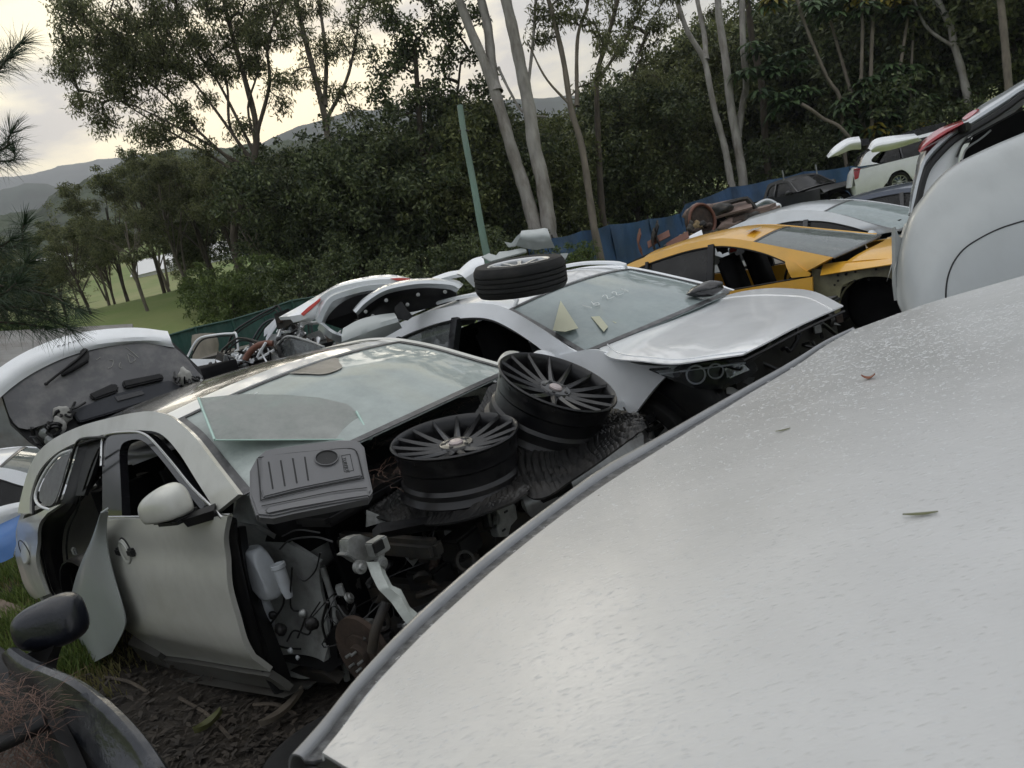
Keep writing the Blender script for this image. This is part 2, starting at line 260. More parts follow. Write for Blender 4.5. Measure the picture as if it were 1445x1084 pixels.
# near roof: wet white paint with streaky marks
def roof_paint():
    m = bpy.data.materials.new('wet_white_roof_paint'); m.use_nodes = True
    t = m.node_tree; n = t.nodes; l = t.links; b = n['Principled BSDF']
    b.inputs['Coat Weight'].default_value = 0.85; b.inputs['Coat Roughness'].default_value = 0.12; b.inputs['Roughness'].default_value = 0.42
    tcn = n.new('ShaderNodeTexCoord')
    mpn = n.new('ShaderNodeMapping'); mpn.inputs['Rotation'].default_value = (0, 0, rad(-4)); mpn.inputs['Scale'].default_value = (.45, 1.45, 1)
    l.new(tcn.outputs['Object'], mpn.inputs[0])
    # streaky flecks: stretched voronoi cells, only some of them present
    v = n.new('ShaderNodeTexVoronoi'); v.inputs['Scale'].default_value = 210; v.inputs['Randomness'].default_value = 1
    nzw = n.new('ShaderNodeTexNoise'); nzw.inputs['Scale'].default_value = 150; nzw.inputs['Detail'].default_value = 3
    l.new(mpn.outputs[0], nzw.inputs['Vector'])
    add = n.new('ShaderNodeMix'); add.data_type = 'RGBA'; add.blend_type = 'ADD'; add.inputs['Factor'].default_value = 0.010
    l.new(mpn.outputs[0], add.inputs['A']); l.new(nzw.outputs['Color'], add.inputs['B']); l.new(add.outputs['Result'], v.inputs['Vector'])
    th = n.new('ShaderNodeMapRange'); th.inputs[1].default_value = 0.10; th.inputs[2].default_value = 0.36; th.inputs[3].default_value = 1; th.inputs[4].default_value = 0
    l.new(v.outputs['Distance'], th.inputs[0])
    sep = n.new('ShaderNodeSeparateColor'); l.new(v.outputs['Color'], sep.inputs[0])
    big = n.new('ShaderNodeTexNoise'); big.inputs['Scale'].default_value = 3.2; big.inputs['Detail'].default_value = 9; big.inputs['Roughness'].default_value = .68; l.new(tcn.outputs['Object'], big.inputs['Vector'])
    bm_ = n.new('ShaderNodeMapRange'); bm_.inputs[1].default_value = 0.35; bm_.inputs[2].default_value = 0.65; bm_.inputs[3].default_value = 0.85; bm_.inputs[4].default_value = 0.36
    l.new(big.outputs['Fac'], bm_.inputs[0])
    gt = n.new('ShaderNodeMath'); gt.operation = 'GREATER_THAN'; l.new(sep.outputs[0], gt.inputs[0]); l.new(bm_.outputs[0], gt.inputs[1])
    fl = n.new('ShaderNodeMath'); fl.operation = 'MULTIPLY'; l.new(th.outputs[0], fl.inputs[0]); l.new(gt.outputs[0], fl.inputs[1])
    bp = n.new('ShaderNodeBump'); bp.inputs['Strength'].default_value = .36; bp.inputs['Distance'].default_value = 0.0009
    l.new(fl.outputs[0], bp.inputs['Height'])
    nf = n.new('ShaderNodeTexNoise'); nf.inputs['Scale'].default_value = 260; nf.inputs['Detail'].default_value = 4; l.new(mpn.outputs[0], nf.inputs['Vector'])
    bp2 = n.new('ShaderNodeBump'); bp2.inputs['Strength'].default_value = 0.32; bp2.inputs['Distance'].default_value = 0.001
    l.new(nf.outputs['Fac'], bp2.inputs['Height']); l.new(bp.outputs[0], bp2.inputs['Normal'])
    l.new(bp2.outputs[0], b.inputs['Normal']); l.new(bp2.outputs[0], b.inputs['Coat Normal'])
    r = n.new('ShaderNodeValToRGB'); l.new(big.outputs['Fac'], r.inputs[0])
    r.color_ramp.elements[0].position = .3; r.color_ramp.elements[0].color = (.455, .455, .445, 1)
    rg = n.new('ShaderNodeTexNoise'); rg.inputs['Scale'].default_value = 14; rg.inputs['Detail'].default_value = 8; rg.inputs['Roughness'].default_value = .7; l.new(mpn.outputs[0], rg.inputs['Vector'])
    rm = n.new('ShaderNodeMapRange'); rm.inputs[1].default_value = .35; rm.inputs[2].default_value = .65; rm.inputs[3].default_value = .03; rm.inputs[4].default_value = .26; l.new(rg.outputs['Fac'], rm.inputs[0]); l.new(rm.outputs[0], b.inputs['Coat Roughness'])
    r.color_ramp.elements[1].position = .7; r.color_ramp.elements[1].color = (.55, .55, .54, 1)
    sp = n.new('ShaderNodeTexVoronoi'); sp.inputs['Scale'].default_value = 34; l.new(tcn.outputs['Object'], sp.inputs['Vector'])
    s1 = n.new('ShaderNodeMath'); s1.operation = 'LESS_THAN'; s1.inputs[1].default_value = 0.06; l.new(sp.outputs['Distance'], s1.inputs[0])
    s2 = n.new('ShaderNodeSeparateColor'); l.new(sp.outputs['Color'], s2.inputs[0])
    s3 = n.new('ShaderNodeMath'); s3.operation = 'GREATER_THAN'; s3.inputs[1].default_value = 0.95; l.new(s2.outputs[1], s3.inputs[0])
    s4 = n.new('ShaderNodeMath'); s4.operation = 'MULTIPLY'; l.new(s1.outputs[0], s4.inputs[0]); l.new(s3.outputs[0], s4.inputs[1])
    mx = n.new('ShaderNodeMix'); mx.data_type = 'RGBA'; l.new(s4.outputs[0], mx.inputs['Factor']); l.new(r.outputs[0], mx.inputs['A']); mx.inputs['B'].default_value = (.12, .10, .08, 1)
    l.new(mx.outputs['Result'], b.inputs['Base Color'])
    return m
M['roof_near'] = roof_paint()

# ------------------------------------------------------------------ mesh helpers
def link(name, me, m=None, parent=None, smooth=True, label=None):
    o = bpy.data.objects.new(name, me); COL.objects.link(o)
    if m is not None and not me.materials: me.materials.append(M[m] if isinstance(m, str) else m)
    if smooth and len(me.polygons):
        me.polygons.foreach_set('use_smooth', [True] * len(me.polygons))
    if parent is not None: o.parent = parent
    if label: o['label'] = label
    return o
def thing(name, label, cat, origin=(0, 0, 0), group=None, matrix=None):
    o = bpy.data.objects.new(name, None); COL.objects.link(o); o.empty_display_size = 0.2
    o.matrix_world = matrix if matrix is not None else Matrix.Translation(Vector([float(v) for v in origin]))
    o['label'] = label; o['category'] = cat
    if group: o['group'] = group
    return o
def tag(o, label, cat, group=None, kind=None):
    o['label'] = label
    if cat: o['category'] = cat
    if group: o['group'] = group
    if kind: o['kind'] = kind
    return o
def pyd(name, v, f, m=None, parent=None, smooth=True, sharp=None, label=None):
    me = bpy.data.meshes.new(name); me.from_pydata([tuple(map(float, a)) for a in v], [], f); me.update()
    o = link(name, me, m, parent, smooth, label)
    if smooth and sharp is not None and len(me.polygons):
        try: me.set_sharp_from_angle(angle=rad(sharp))
        except Exception: pass
    return o
def quadmesh(name, V, Q):
    """fast mesh from (n,3) verts and (m,4) quads"""
    me = bpy.data.meshes.new(name); V = np.ascontiguousarray(V, np.float32); Q = np.ascontiguousarray(Q, np.int32)
    me.vertices.add(len(V)); me.vertices.foreach_set('co', V.ravel())
    me.loops.add(Q.size); me.loops.foreach_set('vertex_index', Q.ravel())
    k = Q.shape[1]
    me.polygons.add(len(Q)); me.polygons.foreach_set('loop_start', np.arange(0, Q.size, k, dtype=np.int32))
    me.update(calc_edges=True); return me
def cr_interp(P, t):
    """catmull-rom through rows of P at parameters t in [0, n-1]"""
    P = np.asarray(P, float); n = len(P)
    if n == 2: return P[0] + (P[1] - P[0]) * np.asarray(t)[:, None]
    E = np.vstack([2 * P[0] - P[1], P, 2 * P[-1] - P[-2]])
    i = np.clip(np.floor(t).astype(int), 0, n - 2); s = (t - i)[:, None]
    a, b, c, d = E[i], E[i + 1], E[i + 2], E[i + 3]
    return 0.5 * (2 * b + (c - a) * s + (2 * a - 5 * b + 4 * c - d) * s ** 2 + (3 * b - a - 3 * c + d) * s ** 3)
def resample(P, n, smooth=True, arc=True):
    P = np.asarray(P, float)
    if len(P) == 1: return np.repeat(P, n, 0)
    k = max(60, n * 3); t = np.linspace(0, len(P) - 1, k)
    if smooth and len(P) > 2: D = cr_interp(P, t)
    else:
        i = np.clip(np.floor(t).astype(int), 0, len(P) - 2); D = P[i] + (P[i + 1] - P[i]) * (t - i)[:, None]
    if not arc: return D[np.linspace(0, k - 1, n).astype(int)]
    s = np.concatenate([[0], np.cumsum(np.linalg.norm(np.diff(D, axis=0), axis=1))])
    q = np.linspace(0, s[-1], n)
    return np.stack([np.interp(q, s, D[:, j]) for j in range(D.shape[1])], 1)
def sheet(name, rows, n, m, mt, parent=None, thick=0.0, smooth=True, rowsmooth=True, bulge=0.0, fn=None, label=None, flip=False, inner=None):
    """surface lofted through rows of 3D points; thick gives it a back and edges"""
    R = [resample(r, n, smooth) for r in rows]
    R = np.array(R)
    tt = np.linspace(0, len(R) - 1, m)
    if rowsmooth and len(R) > 2: G = cr_interp(R.reshape(len(R), -1), tt).reshape(m, n, 3)
    else:
        i = np.clip(np.floor(tt).astype(int), 0, len(R) - 2); s = (tt - i)[:, None, None]; G = R[i] * (1 - s) + R[i + 1] * s
    if fn is not None: G = fn(G)
    du = np.gradient(G, axis=1); dv = np.gradient(G, axis=0)
    nr = np.cross(du, dv); nr /= np.maximum(np.linalg.norm(nr, axis=2, keepdims=True), 1e-9)
    if flip: nr = -nr
    if bulge:
        a = np.sin(np.linspace(0, PI, n))[None, :, None]; b = np.sin(np.linspace(0, PI, m))[:, None, None]
        G = G + nr * bulge * a * b
    V = G.reshape(-1, 3); Fc = []
    for j in range(m - 1):
        for i in range(n - 1):
            a = j * n + i; Fc.append((a, a + 1, a + n + 1, a + n))
    if thick:
        k = len(V); V = np.vstack([V, (G - nr * thick).reshape(-1, 3)])
        bk = [(d + k, c + k, b + k, a + k) for a, b, c, d in Fc]
        ed = []
        bd = [i for i in range(n)] + [j * n + n - 1 for j in range(1, m)] + [(m - 1) * n + i for i in range(n - 2, -1, -1)] + [j * n for j in range(m - 2, 0, -1)]
        for a, b in zip(bd, bd[1:] + bd[:1]): ed.append((a, a + k, b + k, b))
        Fc = Fc + bk + ed
    return pyd(name, V, Fc, mt, parent, True, 35, label)
def fit_normal(P):
    P = np.asarray(P, float); c = P.mean(0); _, _, vt = np.linalg.svd(P - c); return c, vt[2]
def plate(name, pts, thick, mt, parent=None, smooth=False, n=40, label=None, toward=None, bev=0.0):
    """flat piece cut to an outline (about planar) with real thickness"""
    P = np.asarray(pts, float)
    if smooth: P = resample(np.vstack([P, P[:1]]), n + 1)[:-1]
    c, nr = fit_normal(P)
    ref = (CAMP if toward is None else np.asarray(toward, float)) - c
    if nr @ ref < 0: nr = -nr
    bm = bmesh.new(); vs = [bm.verts.new(p) for p in P]
    try: f = bm.faces.new(vs)
    except Exception: bm.free(); return None
    bmesh.ops.triangulate(bm, faces=[f], ngon_method='EAR_CLIP')
    g = bmesh.ops.extrude_face_region(bm, geom=list(bm.faces))
    for v in [x for x in g['geom'] if isinstance(x, bmesh.types.BMVert)]: v.co -= Vector(nr) * thick
    bmesh.ops.recalc_face_normals(bm, faces=bm.faces)
    if bev: 
        ed = [e for e in bm.edges if len(e.link_faces) == 2 and e.calc_face_angle(0) > 0.9]
        bmesh.ops.bevel(bm, geom=ed, offset=bev, segments=2, affect='EDGES')
    me = bpy.data.meshes.new(name); bm.to_mesh(me); bm.free()
    return link(name, me, mt, parent, False, label)
def box(name, c, size, mt, parent=None, rot=None, bev=0.01, seg=2, label=None, taper=None):
    bm = bmesh.new(); bmesh.ops.create_cube(bm, size=1)
    for v in bm.verts:
        v.co = Vector((v.co.x * size[0], v.co.y * size[1], v.co.z * size[2]))
        if taper and v.co.z > 0: v.co.x *= taper; v.co.y *= taper
    if bev: bmesh.ops.bevel(bm, geom=list(bm.edges), offset=bev, segments=seg, affect='EDGES')
    mx = Matrix.Translation(Vector([float(a) for a in c]))
    if rot is not None: mx = mx @ (rot if isinstance(rot, Matrix) else Matrix.Rotation(rot, 4, 'Z'))
    bm.transform(mx); me = bpy.data.meshes.new(name); bm.to_mesh(me); bm.free()
    return link(name, me, mt, parent, bev > 0 and seg > 2, label)
def _tube(P, R, k=8, closed=False):
    P = np.asarray(P, float); n = len(P); R = np.broadcast_to(R, n).astype(float)
    T = np.gradient(P, axis=0)
    if closed: T = np.roll(P, -1, 0) - np.roll(P, 1, 0)
    T /= np.maximum(np.linalg.norm(T, axis=1, keepdims=True), 1e-9)
    up = np.array([0, 0, 1.0]) if abs(T[0][2]) < .9 else np.array([1.0, 0, 0])
    V = []
    u = np.cross(T[0], up); u /= np.linalg.norm(u)
    for i in range(n):
        u = u - T[i] * (u @ T[i]); u /= max(np.linalg.norm(u), 1e-9); v = np.cross(T[i], u)
        a = np.arange(k) * 2 * PI / k
        V.append(P[i] + R[i] * (np.cos(a)[:, None] * u + np.sin(a)[:, None] * v))
    V = np.vstack(V); Q = []
    for i in range(n if closed else n - 1):
        b0, b1 = i * k, ((i + 1) % n) * k
        for j in range(k): Q.append((b0 + j, b0 + (j + 1) % k, b1 + (j + 1) % k, b1 + j))
    return V, Q
def tubes(name, paths, mt, parent=None, k=8, label=None):
    VV = []; FF = []; o = 0
    for P, R in paths:
        V, Q = _tube(P, R, k); VV.append(V); n = len(V)
        FF += [tuple(a + o for a in q) for q in Q]
        FF.append(tuple(range(o + k - 1, o - 1, -1))); FF.append(tuple(range(o + n - k, o + n)))
        o += n
    return pyd(name, np.vstack(VV), FF, mt, parent, True, 50, label)
def tube(name, pts, r, mt, parent=None, n=None, k=8, label=None, smooth=True):
    P = resample(pts, n or max(8, len(pts) * 4), smooth) if len(pts) > 2 else np.asarray(pts, float)
    return tubes(name, [(P, r)], mt, parent, k, label)
def ring(name, P, r, mt, parent=None, k=6, label=None):
    V, Q = _tube(P, r, k, True); return pyd(name, V, Q, mt, parent, True, None, label)
def lathe(name, prof, mt, parent=None, seg=48, mtx=None, label=None, closed=False, sharp=35):
    """profile of (radius, height) pairs turned about local z"""
    V = []; Fc = []; n = len(prof)
    for i in range(seg):
        a = 2 * PI * i / seg
        for r, z in prof: V.append((r * math.cos(a), r * math.sin(a), z))
    for i in range(seg):
        j = (i + 1) % seg
        for q in range(n if closed else n - 1):
            q2 = (q + 1) % n
            Fc.append((i * n + q, j * n + q, j * n + q2, i * n + q2))
    if mtx is not None: V = [tuple(mtx @ Vector(v)) for v in V]
    return pyd(name, V, Fc, mt, parent, True, sharp, label)
def blob(name, c, size, mt, parent=None, seed=0, amp=0.0, label=None, rot=None, sub=3, fn=None):
    bm = bmesh.new(); bmesh.ops.create_icosphere(bm, subdivisions=sub, radius=1)
    rng = np.random.default_rng(seed); ph = rng.uniform(0, 6, 6)
    for v in bm.verts:
        d = 1 + amp * (math.sin(3 * v.co.x + ph[0]) * math.sin(3 * v.co.y + ph[1]) + .6 * math.sin(6 * v.co.z + ph[2]) * math.sin(5 * v.co.x + ph[3]))
        v.co = v.co * d
        if fn: v.co = fn(v.co)
        v.co = Vector((v.co.x * size[0], v.co.y * size[1], v.co.z * size[2]))
    mx = Matrix.Translation(Vector([float(a) for a in c]))
    if rot is not None: mx = mx @ rot
    bm.transform(mx); me = bpy.data.meshes.new(name); bm.to_mesh(me); bm.free()
    return link(name, me, mt, parent, True, label)
def merge_parts(name, objs, parent=None):
    """join several just-built pieces into one mesh part"""
    bm = bmesh.new()
    for o in objs: bm.from_mesh(o.data)
    me = bpy.data.meshes.new(name); bm.to_mesh(me); bm.free()
    for m_ in objs[0].data.materials: me.materials.append(m_)
    o = bpy.data.objects.new(name, me); COL.objects.link(o)
    if parent is not None: o.parent = parent
    for q in objs:
        d = q.data; bpy.data.objects.remove(q); bpy.data.meshes.remove(d)
    return o
def basis(origin, z, x=None):
    z = Vector([float(a) for a in z]).normalized(); x = Vector([float(a) for a in (x if x is not None else (1, 0, 0))])
    x = (x - z * x.dot(z)).normalized(); y = z.cross(x)
    m = Matrix((x, y, z)).transposed().to_4x4(); m.translation = Vector([float(a) for a in origin]); return m
def text(name, s, size, mtx, mt, parent=None, ext=0.0006, label=None):
    cu = bpy.data.curves.new(name, 'FONT'); cu.body = s; cu.size = size; cu.extrude = ext; cu.align_x = 'CENTER'; cu.align_y = 'CENTER'
    o = bpy.data.objects.new(name, cu); COL.objects.link(o)
    me = bpy.data.meshes.new_from_object(o.evaluated_get(bpy.context.evaluated_depsgraph_get()))
    bpy.data.objects.remove(o); bpy.data.curves.remove(cu)
    me.transform(mtx); me.materials.clear()
    return link(name, me, mt, parent, False, label)

# ------------------------------------------------------------------ terrain
def px_az_el(px, py):
    d = ray(px, py); return math.atan2(d[0], d[1]), math.atan2(d[2], math.hypot(d[0], d[1]))
def elev_table(pts):
    t = sorted(px_az_el(*p) for p in pts); return [a for a, _ in t], [b for _, b in t]
RIDGE = elev_table([(-260, 420), (-60, 330), (0, 300), (50, 290), (81, 268), (122, 250), (162, 232), (240, 215), (330, 200), (420, 200), (500, 205), (620, 205), (703, 200), (860, 170), (1000, 120), (1100, 70), (1250, 0), (1400, -50), (1700, -90)])
MOUNT = elev_table([(-300, 330), (-60, 262), (24, 246), (55, 240), (81, 234), (110, 232), (138, 226), (260, 215), (400, 210), (600, 200), (900, 160), (1400, 100)])
MIDH = elev_table([(-300, 350), (-60, 300), (0, 266), (36, 258), (69, 262), (100, 272), (200, 262), (330, 215), (420, 180), (500, 155), (620, 152), (703, 143), (758, 138), (860, 130), (943, 112), (1000, 84), (1100, 20), (1250, -20), (1400, -50)])
def smooth01(x): x = np.clip(x, 0, 1); return x * x * (3 - 2 * x)
def ground_h(x, y):
    x = np.asarray(x, float); y = np.asarray(y, float)
    r = np.hypot(x, y); az = np.arctan2(x, y)
    h = -0.22 * smooth01((r - 5.5) / 4)
    left = smooth01((-az - 0.02) / 0.3)
    left2 = smooth01((-az - 0.16) / 0.14)
    h = h - 0.6 * smooth01((r - 20) / 12) * (1 - left2) + left2 * 3.6 * smooth01((r - 17) / 24)
    h = h + left * 19 * smooth01((r - 45) / 170) + (1 - left) * 14 * smooth01((r - 45) / 170)
    h = h + .25 * np.exp(-((x + 7.2) ** 2 + (y - 6.8) ** 2) / 7.0)
    h = h + 0.05 * np.sin(x * 1.7 + y * .6) * np.cos(y * 1.3 - x * .4) * smooth01((r - 1) / 4)
    return h
def gz(x, y): return float(ground_h(x, y))
rs = np.concatenate([np.linspace(0.3, 12, 70), np.geomspace(12.4, 230, 70), np.geomspace(260, 2600, 14)])
na = 220; aa = np.linspace(-PI, PI, na, endpoint=False)
RR, AA = np.meshgrid(rs, aa, indexing='ij'); X = RR * np.sin(AA); Y = RR * np.cos(AA)
Zg = ground_h(X, Y)
V = np.stack([X, Y, Zg], -1).reshape(-1, 3); Q = []
for i in range(len(rs) - 1):
    for j in range(na):
        k = (j + 1) % na; Q.append((i * na + j, i * na + k, (i + 1) * na + k, (i + 1) * na + j))
V = np.vstack([V, [[0, 0, gz(0, 0)]]]); me = bpy.data.meshes.new('ground')
me.from_pydata(V.tolist(), [], Q + [(len(V) - 1, (j + 1) % na, j) for j in range(na)]); me.update()
gm = bpy.data.materials.new('ground_earth_and_grass'); gm.use_nodes = True
t = gm.node_tree; n = t.nodes; l = t.links; b = n['Principled BSDF']; b.inputs['Roughness'].default_value = 0.95
tcn = n.new('ShaderNodeTexCoord')
n1 = n.new('ShaderNodeTexNoise'); n1.inputs['Scale'].default_value = 3.5; n1.inputs['Detail'].default_value = 10; n1.inputs['Roughness'].default_value = .7
n2 = n.new('ShaderNodeTexNoise'); n2.inputs['Scale'].default_value = 0.05; n2.inputs['Detail'].default_value = 8; n2.inputs['Roughness'].default_value = .65
for q in (n1, n2): l.new(tcn.outputs['Object'], q.inputs['Vector'])
ra = n.new('ShaderNodeValToRGB'); l.new(n1.outputs['Fac'], ra.inputs[0])
ra.color_ramp.elements[0].position = .35; ra.color_ramp.elements[0].color = (.013, .010, .008, 1); ra.color_ramp.elements[1].position = .7; ra.color_ramp.elements[1].color = (.05, .04, .028, 1)
rb = n.new('ShaderNodeValToRGB'); l.new(n2.outputs['Fac'], rb.inputs[0])
rb.color_ramp.elements[0].position = .38; rb.color_ramp.elements[0].color = (.12, .19, .04, 1); rb.color_ramp.elements[1].position = .62; rb.color_ramp.elements[1].color = (.24, .24, .10, 1)
vl = n.new('ShaderNodeVectorMath'); vl.operation = 'LENGTH'; l.new(tcn.outputs['Object'], vl.inputs[0])
mr = n.new('ShaderNodeMapRange'); mr.inputs[1].default_value = 9; mr.inputs[2].default_value = 24; l.new(vl.outputs['Value'], mr.inputs[0])
mx = n.new('ShaderNodeMix'); mx.data_type = 'RGBA'; l.new(mr.outputs[0], mx.inputs['Factor']); l.new(ra.outputs[0], mx.inputs['A']); l.new(rb.outputs[0], mx.inputs['B'])
l.new(mx.outputs['Result'], b.inputs['Base Color'])
bp = n.new('ShaderNodeBump'); bp.inputs['Strength'].default_value = .8; bp.inputs['Distance'].default_value = .05; l.new(n1.outputs['Fac'], bp.inputs['Height']); l.new(bp.outputs[0], b.inputs['Normal'])
go = link('ground', me, gm); go['kind'] = 'structure'

def ridge(name, table, dist, depth, m_, bump, seed, amin=-1.3, amax=1.3, n=700):
    """a hill range: rises to the elevation table along its crest and falls away behind"""
    rng = np.random.default_rng(seed); az = np.linspace(amin, amax, n)
    el = np.interp(az, *table); m = 34; V = np.zeros((m, n, 3))
    nse = np.zeros((m, n)); 
    for k in range(1, 7):
        fr = 8 * 1.9 ** k; ph = rng.uniform(0, 6, 4)
        nse += (np.sin(az[None] * fr + ph[0] + np.arange(m)[:, None] * (.25 * k)) * np.cos(az[None] * fr * .63 + ph[1] - np.arange(m)[:, None] * (.31 * k + .1))) / 1.35 ** k
    for j in range(m):
        s = j / (m - 1); u = min(1, s / .7)
        d = dist * (0.55 + .45 * u) if s <= .7 else dist + depth * (s - .7) / .3
        zc = CAMH + np.tan(el) * dist
        h = zc * (u ** 1.3) if s <= .7 else zc * (1 - .9 * ((s - .7) / .3) ** 1.2)
        h = h + bump * nse[j] * (.3 + .7 * u)
        if s > .7: h = h - 2
        V[j, :, 0] = np.sin(az) * d; V[j, :, 1] = np.cos(az) * d; V[j, :, 2] = h - (3 if j == 0 else 0)
    I = np.arange(m * n).reshape(m, n)
    Q = np.stack([I[:-1, :-1], I[:-1, 1:], I[1:, 1:], I[1:, :-1]], -1).reshape(-1, 4)
    o = link(name, quadmesh(name, V.reshape(-1, 3), Q), m_); o['kind'] = 'structure'; return o
hm = mat('forested_hill', (0.045, 0.06, 0.03), 0.95, var=0.55, vscale=0.12, bump=1.0, bscale=0.09, bdist=6)
hm2 = mat('far_forested_hill', (0.05, 0.065, 0.05), 0.95, var=0.4, vscale=0.02)
ridge('hill', RIDGE, 330, 200, hm, 2.2, 3)
ridge('far_hill', MIDH, 1100, 500, hm2, 2, 5)
ridge('mountain', MOUNT, 2300, 700, hm2, 6, 8)

# ------------------------------------------------------------------ vegetation
def leaves_mesh(name, C, n_each, spread, length, width, rng, droop=0.0, jitter=0.4, tri=False):
    """leaf-sized quads scattered round the clump centres C (k,3) with spread (k,)"""
    k = len(C); n = k * n_each
    ctr = np.repeat(C, n_each, 0); sp = np.repeat(np.broadcast_to(spread, k), n_each)[:, None]
    off = rng.normal(size=(n, 3)); off /= np.linalg.norm(off, axis=1, keepdims=True); off *= rng.random((n, 1)) ** .5
    P = ctr + off * sp * [1, 1, .75]
    D = rng.normal(size=(n, 3)); D[:, 2] -= droop; D /= np.linalg.norm(D, axis=1, keepdims=True)
    A = rng.normal(size=(n, 3)); S = np.cross(D, A); S /= np.linalg.norm(S, axis=1, keepdims=True)
    Ln = length * (1 + jitter * rng.uniform(-1, 1, (n, 1))); Wd = width * (1 + jitter * rng.uniform(-1, 1, (n, 1)))
    v0 = P; v1 = P + D * Ln * .5 + S * Wd * .5; v2 = P + D * Ln; v3 = P + D * Ln * .5 - S * Wd * .5
    V = np.stack([v0, v1, v2, v3], 1).reshape(-1, 3)
    return quadmesh(name, V, np.arange(4 * n).reshape(n, 4))
def branch_web(nodes0, targets, rng, sag=0.06):
    """link every target to the nearest existing node: gives limbs that fork towards the foliage"""
    nodes = [np.asarray(p, float) for p in nodes0]; par = [-1] * len(nodes); cnt = [0] * len(nodes)
    T = sorted(targets, key=lambda p: min(np.linalg.norm(p - q) for q in nodes0))
    ends = []
    for p in T:
        A = np.array(nodes); d = np.linalg.norm(A - p, axis=1) + 0.55 * np.maximum(0, A[:, 2] - p[2] + .3)
        i = int(np.argmin(d)); a = nodes[i]; L_ = np.linalg.norm(p - a); k = max(2, int(L_ / .55)); prev = i
        for s in range(1, k + 1):
            u = s / k; q = a + (p - a) * u + np.array([0, 0, sag * L_ * math.sin(PI * u)]) + rng.normal(size=3) * .05 * (s < k) * min(1, L_)
            nodes.append(q); par.append(prev); cnt.append(0); prev = len(nodes) - 1
        ends.append(prev)
    w = [0] * len(nodes)
    for e_ in ends:
        i = e_
        while i >= 0: w[i] += 1; i = par[i]
    n0 = len(nodes0); ch = {}
    for i in range(n0, len(nodes)): ch.setdefault(par[i], []).append(i)
    paths = []; start = [(p, c) for p in list(ch) if p < n0 for c in ch[p]]
    def rr(c): return 0.011 * max(1, w[c]) ** .62 + .006
    while start:
        p, c = start.pop(); P = [nodes[p], nodes[c]]; R = [rr(c) * 1.05, rr(c)]; cur = c
        while cur in ch:
            kids = sorted(ch[cur], key=lambda q: -w[q])
            for q in kids[1:]: start.append((cur, q))
            cur = kids[0]; P.append(nodes[cur]); R.append(rr(cur))
        paths.append((np.array(P), np.array(R)))
    return paths
def merge_tubes(name, paths, mt, parent, k=6):
    VV = []; QQ = []; o = 0
    for P, R in paths:
        V, Q = _tube(P, R, k); VV.append(V); QQ.append(np.array(Q) + o); o += len(V)
    me = quadmesh(name, np.vstack(VV), np.vstack(QQ)); return link(name, me, mt, parent)
def tracedtree(name, label, trunks, blobs, dist, bark='bark_white', leaf='leaf_gum', seed=0, n_each=26, dens=1.0, lsize=(.24, .055), droop=1.1, spread=.55, group=None, tips=None):
    """trunks: list of (pixel polyline base to top, base width px, top width px); blobs: (px, py, radius px) of foliage masses"""
    rng = np.random.default_rng(seed); s = dist / F
    paths = []; nodes = []
    p0 = at(*trunks[0][0][0], dist); zg = gz(p0[0], p0[1])
    for ti, (pl, w0, w1) in enumerate(trunks):
        P = np.array([at(px, py, dist + (0.5 * math.sin(ti * 2.1) * i / max(1, len(pl) - 1))) for i, (px, py) in enumerate(pl)])
        if ti == 0 or P[0][2] < p0[2] + .4:
            b = P[0] + (P[0] - P[1]) / np.linalg.norm(P[0] - P[1]) * 0.6; b = np.array([P[0][0] + (P[0][0] - P[1][0]) * .2, P[0][1], zg - .1])
            if b[2] < P[0][2]: P = np.vstack([b, P])
        P = resample(P, max(10, len(P) * 4)); R = np.linspace(w0, w1, len(P)) * s / 2
        R = R * (1 + .06 * np.sin(np.arange(len(P)) * 1.9 + ti)); R[0] *= 1.25
        paths.append((P, R)); nodes += list(P[len(P) // 3:])
    T = []
    for bx, by, br in blobs:
        c = at(bx, by, dist); r = br * s; k = max(3, int(dens * 5.5 * (r / .8) ** 2))
        for _ in range(k):
            o = rng.normal(size=3); o /= np.linalg.norm(o); T.append(c + o * r * rng.random() ** .4 * [1, 1.1, .85])
    root = thing(name, label, 'tree', (p0[0], p0[1], zg), group)
    inv = np.array([p0[0], p0[1], zg])
    web = branch_web(nodes, T, rng) if T else []
    merge_tubes('trunk', [(P - inv, R) for P, R in paths], bark, root, 12)
    if web: wb_ = merge_tubes('branches', [(P - inv, R) for P, R in web], 'bark_dark' if leaf != 'leaf_umb' else bark, root, 5)
    if web: wb_['kind'] = 'stuff'
    if T:
        C = []
        for P, R in web:
            for j in range(len(P)):
                if R[j] < .028: C.append(P[j])
        C = np.array(C + T) - inv
        link('crown', leaves_mesh('crown', C, n_each, spread, *lsize, rng, droop), leaf, root, False)
    return root

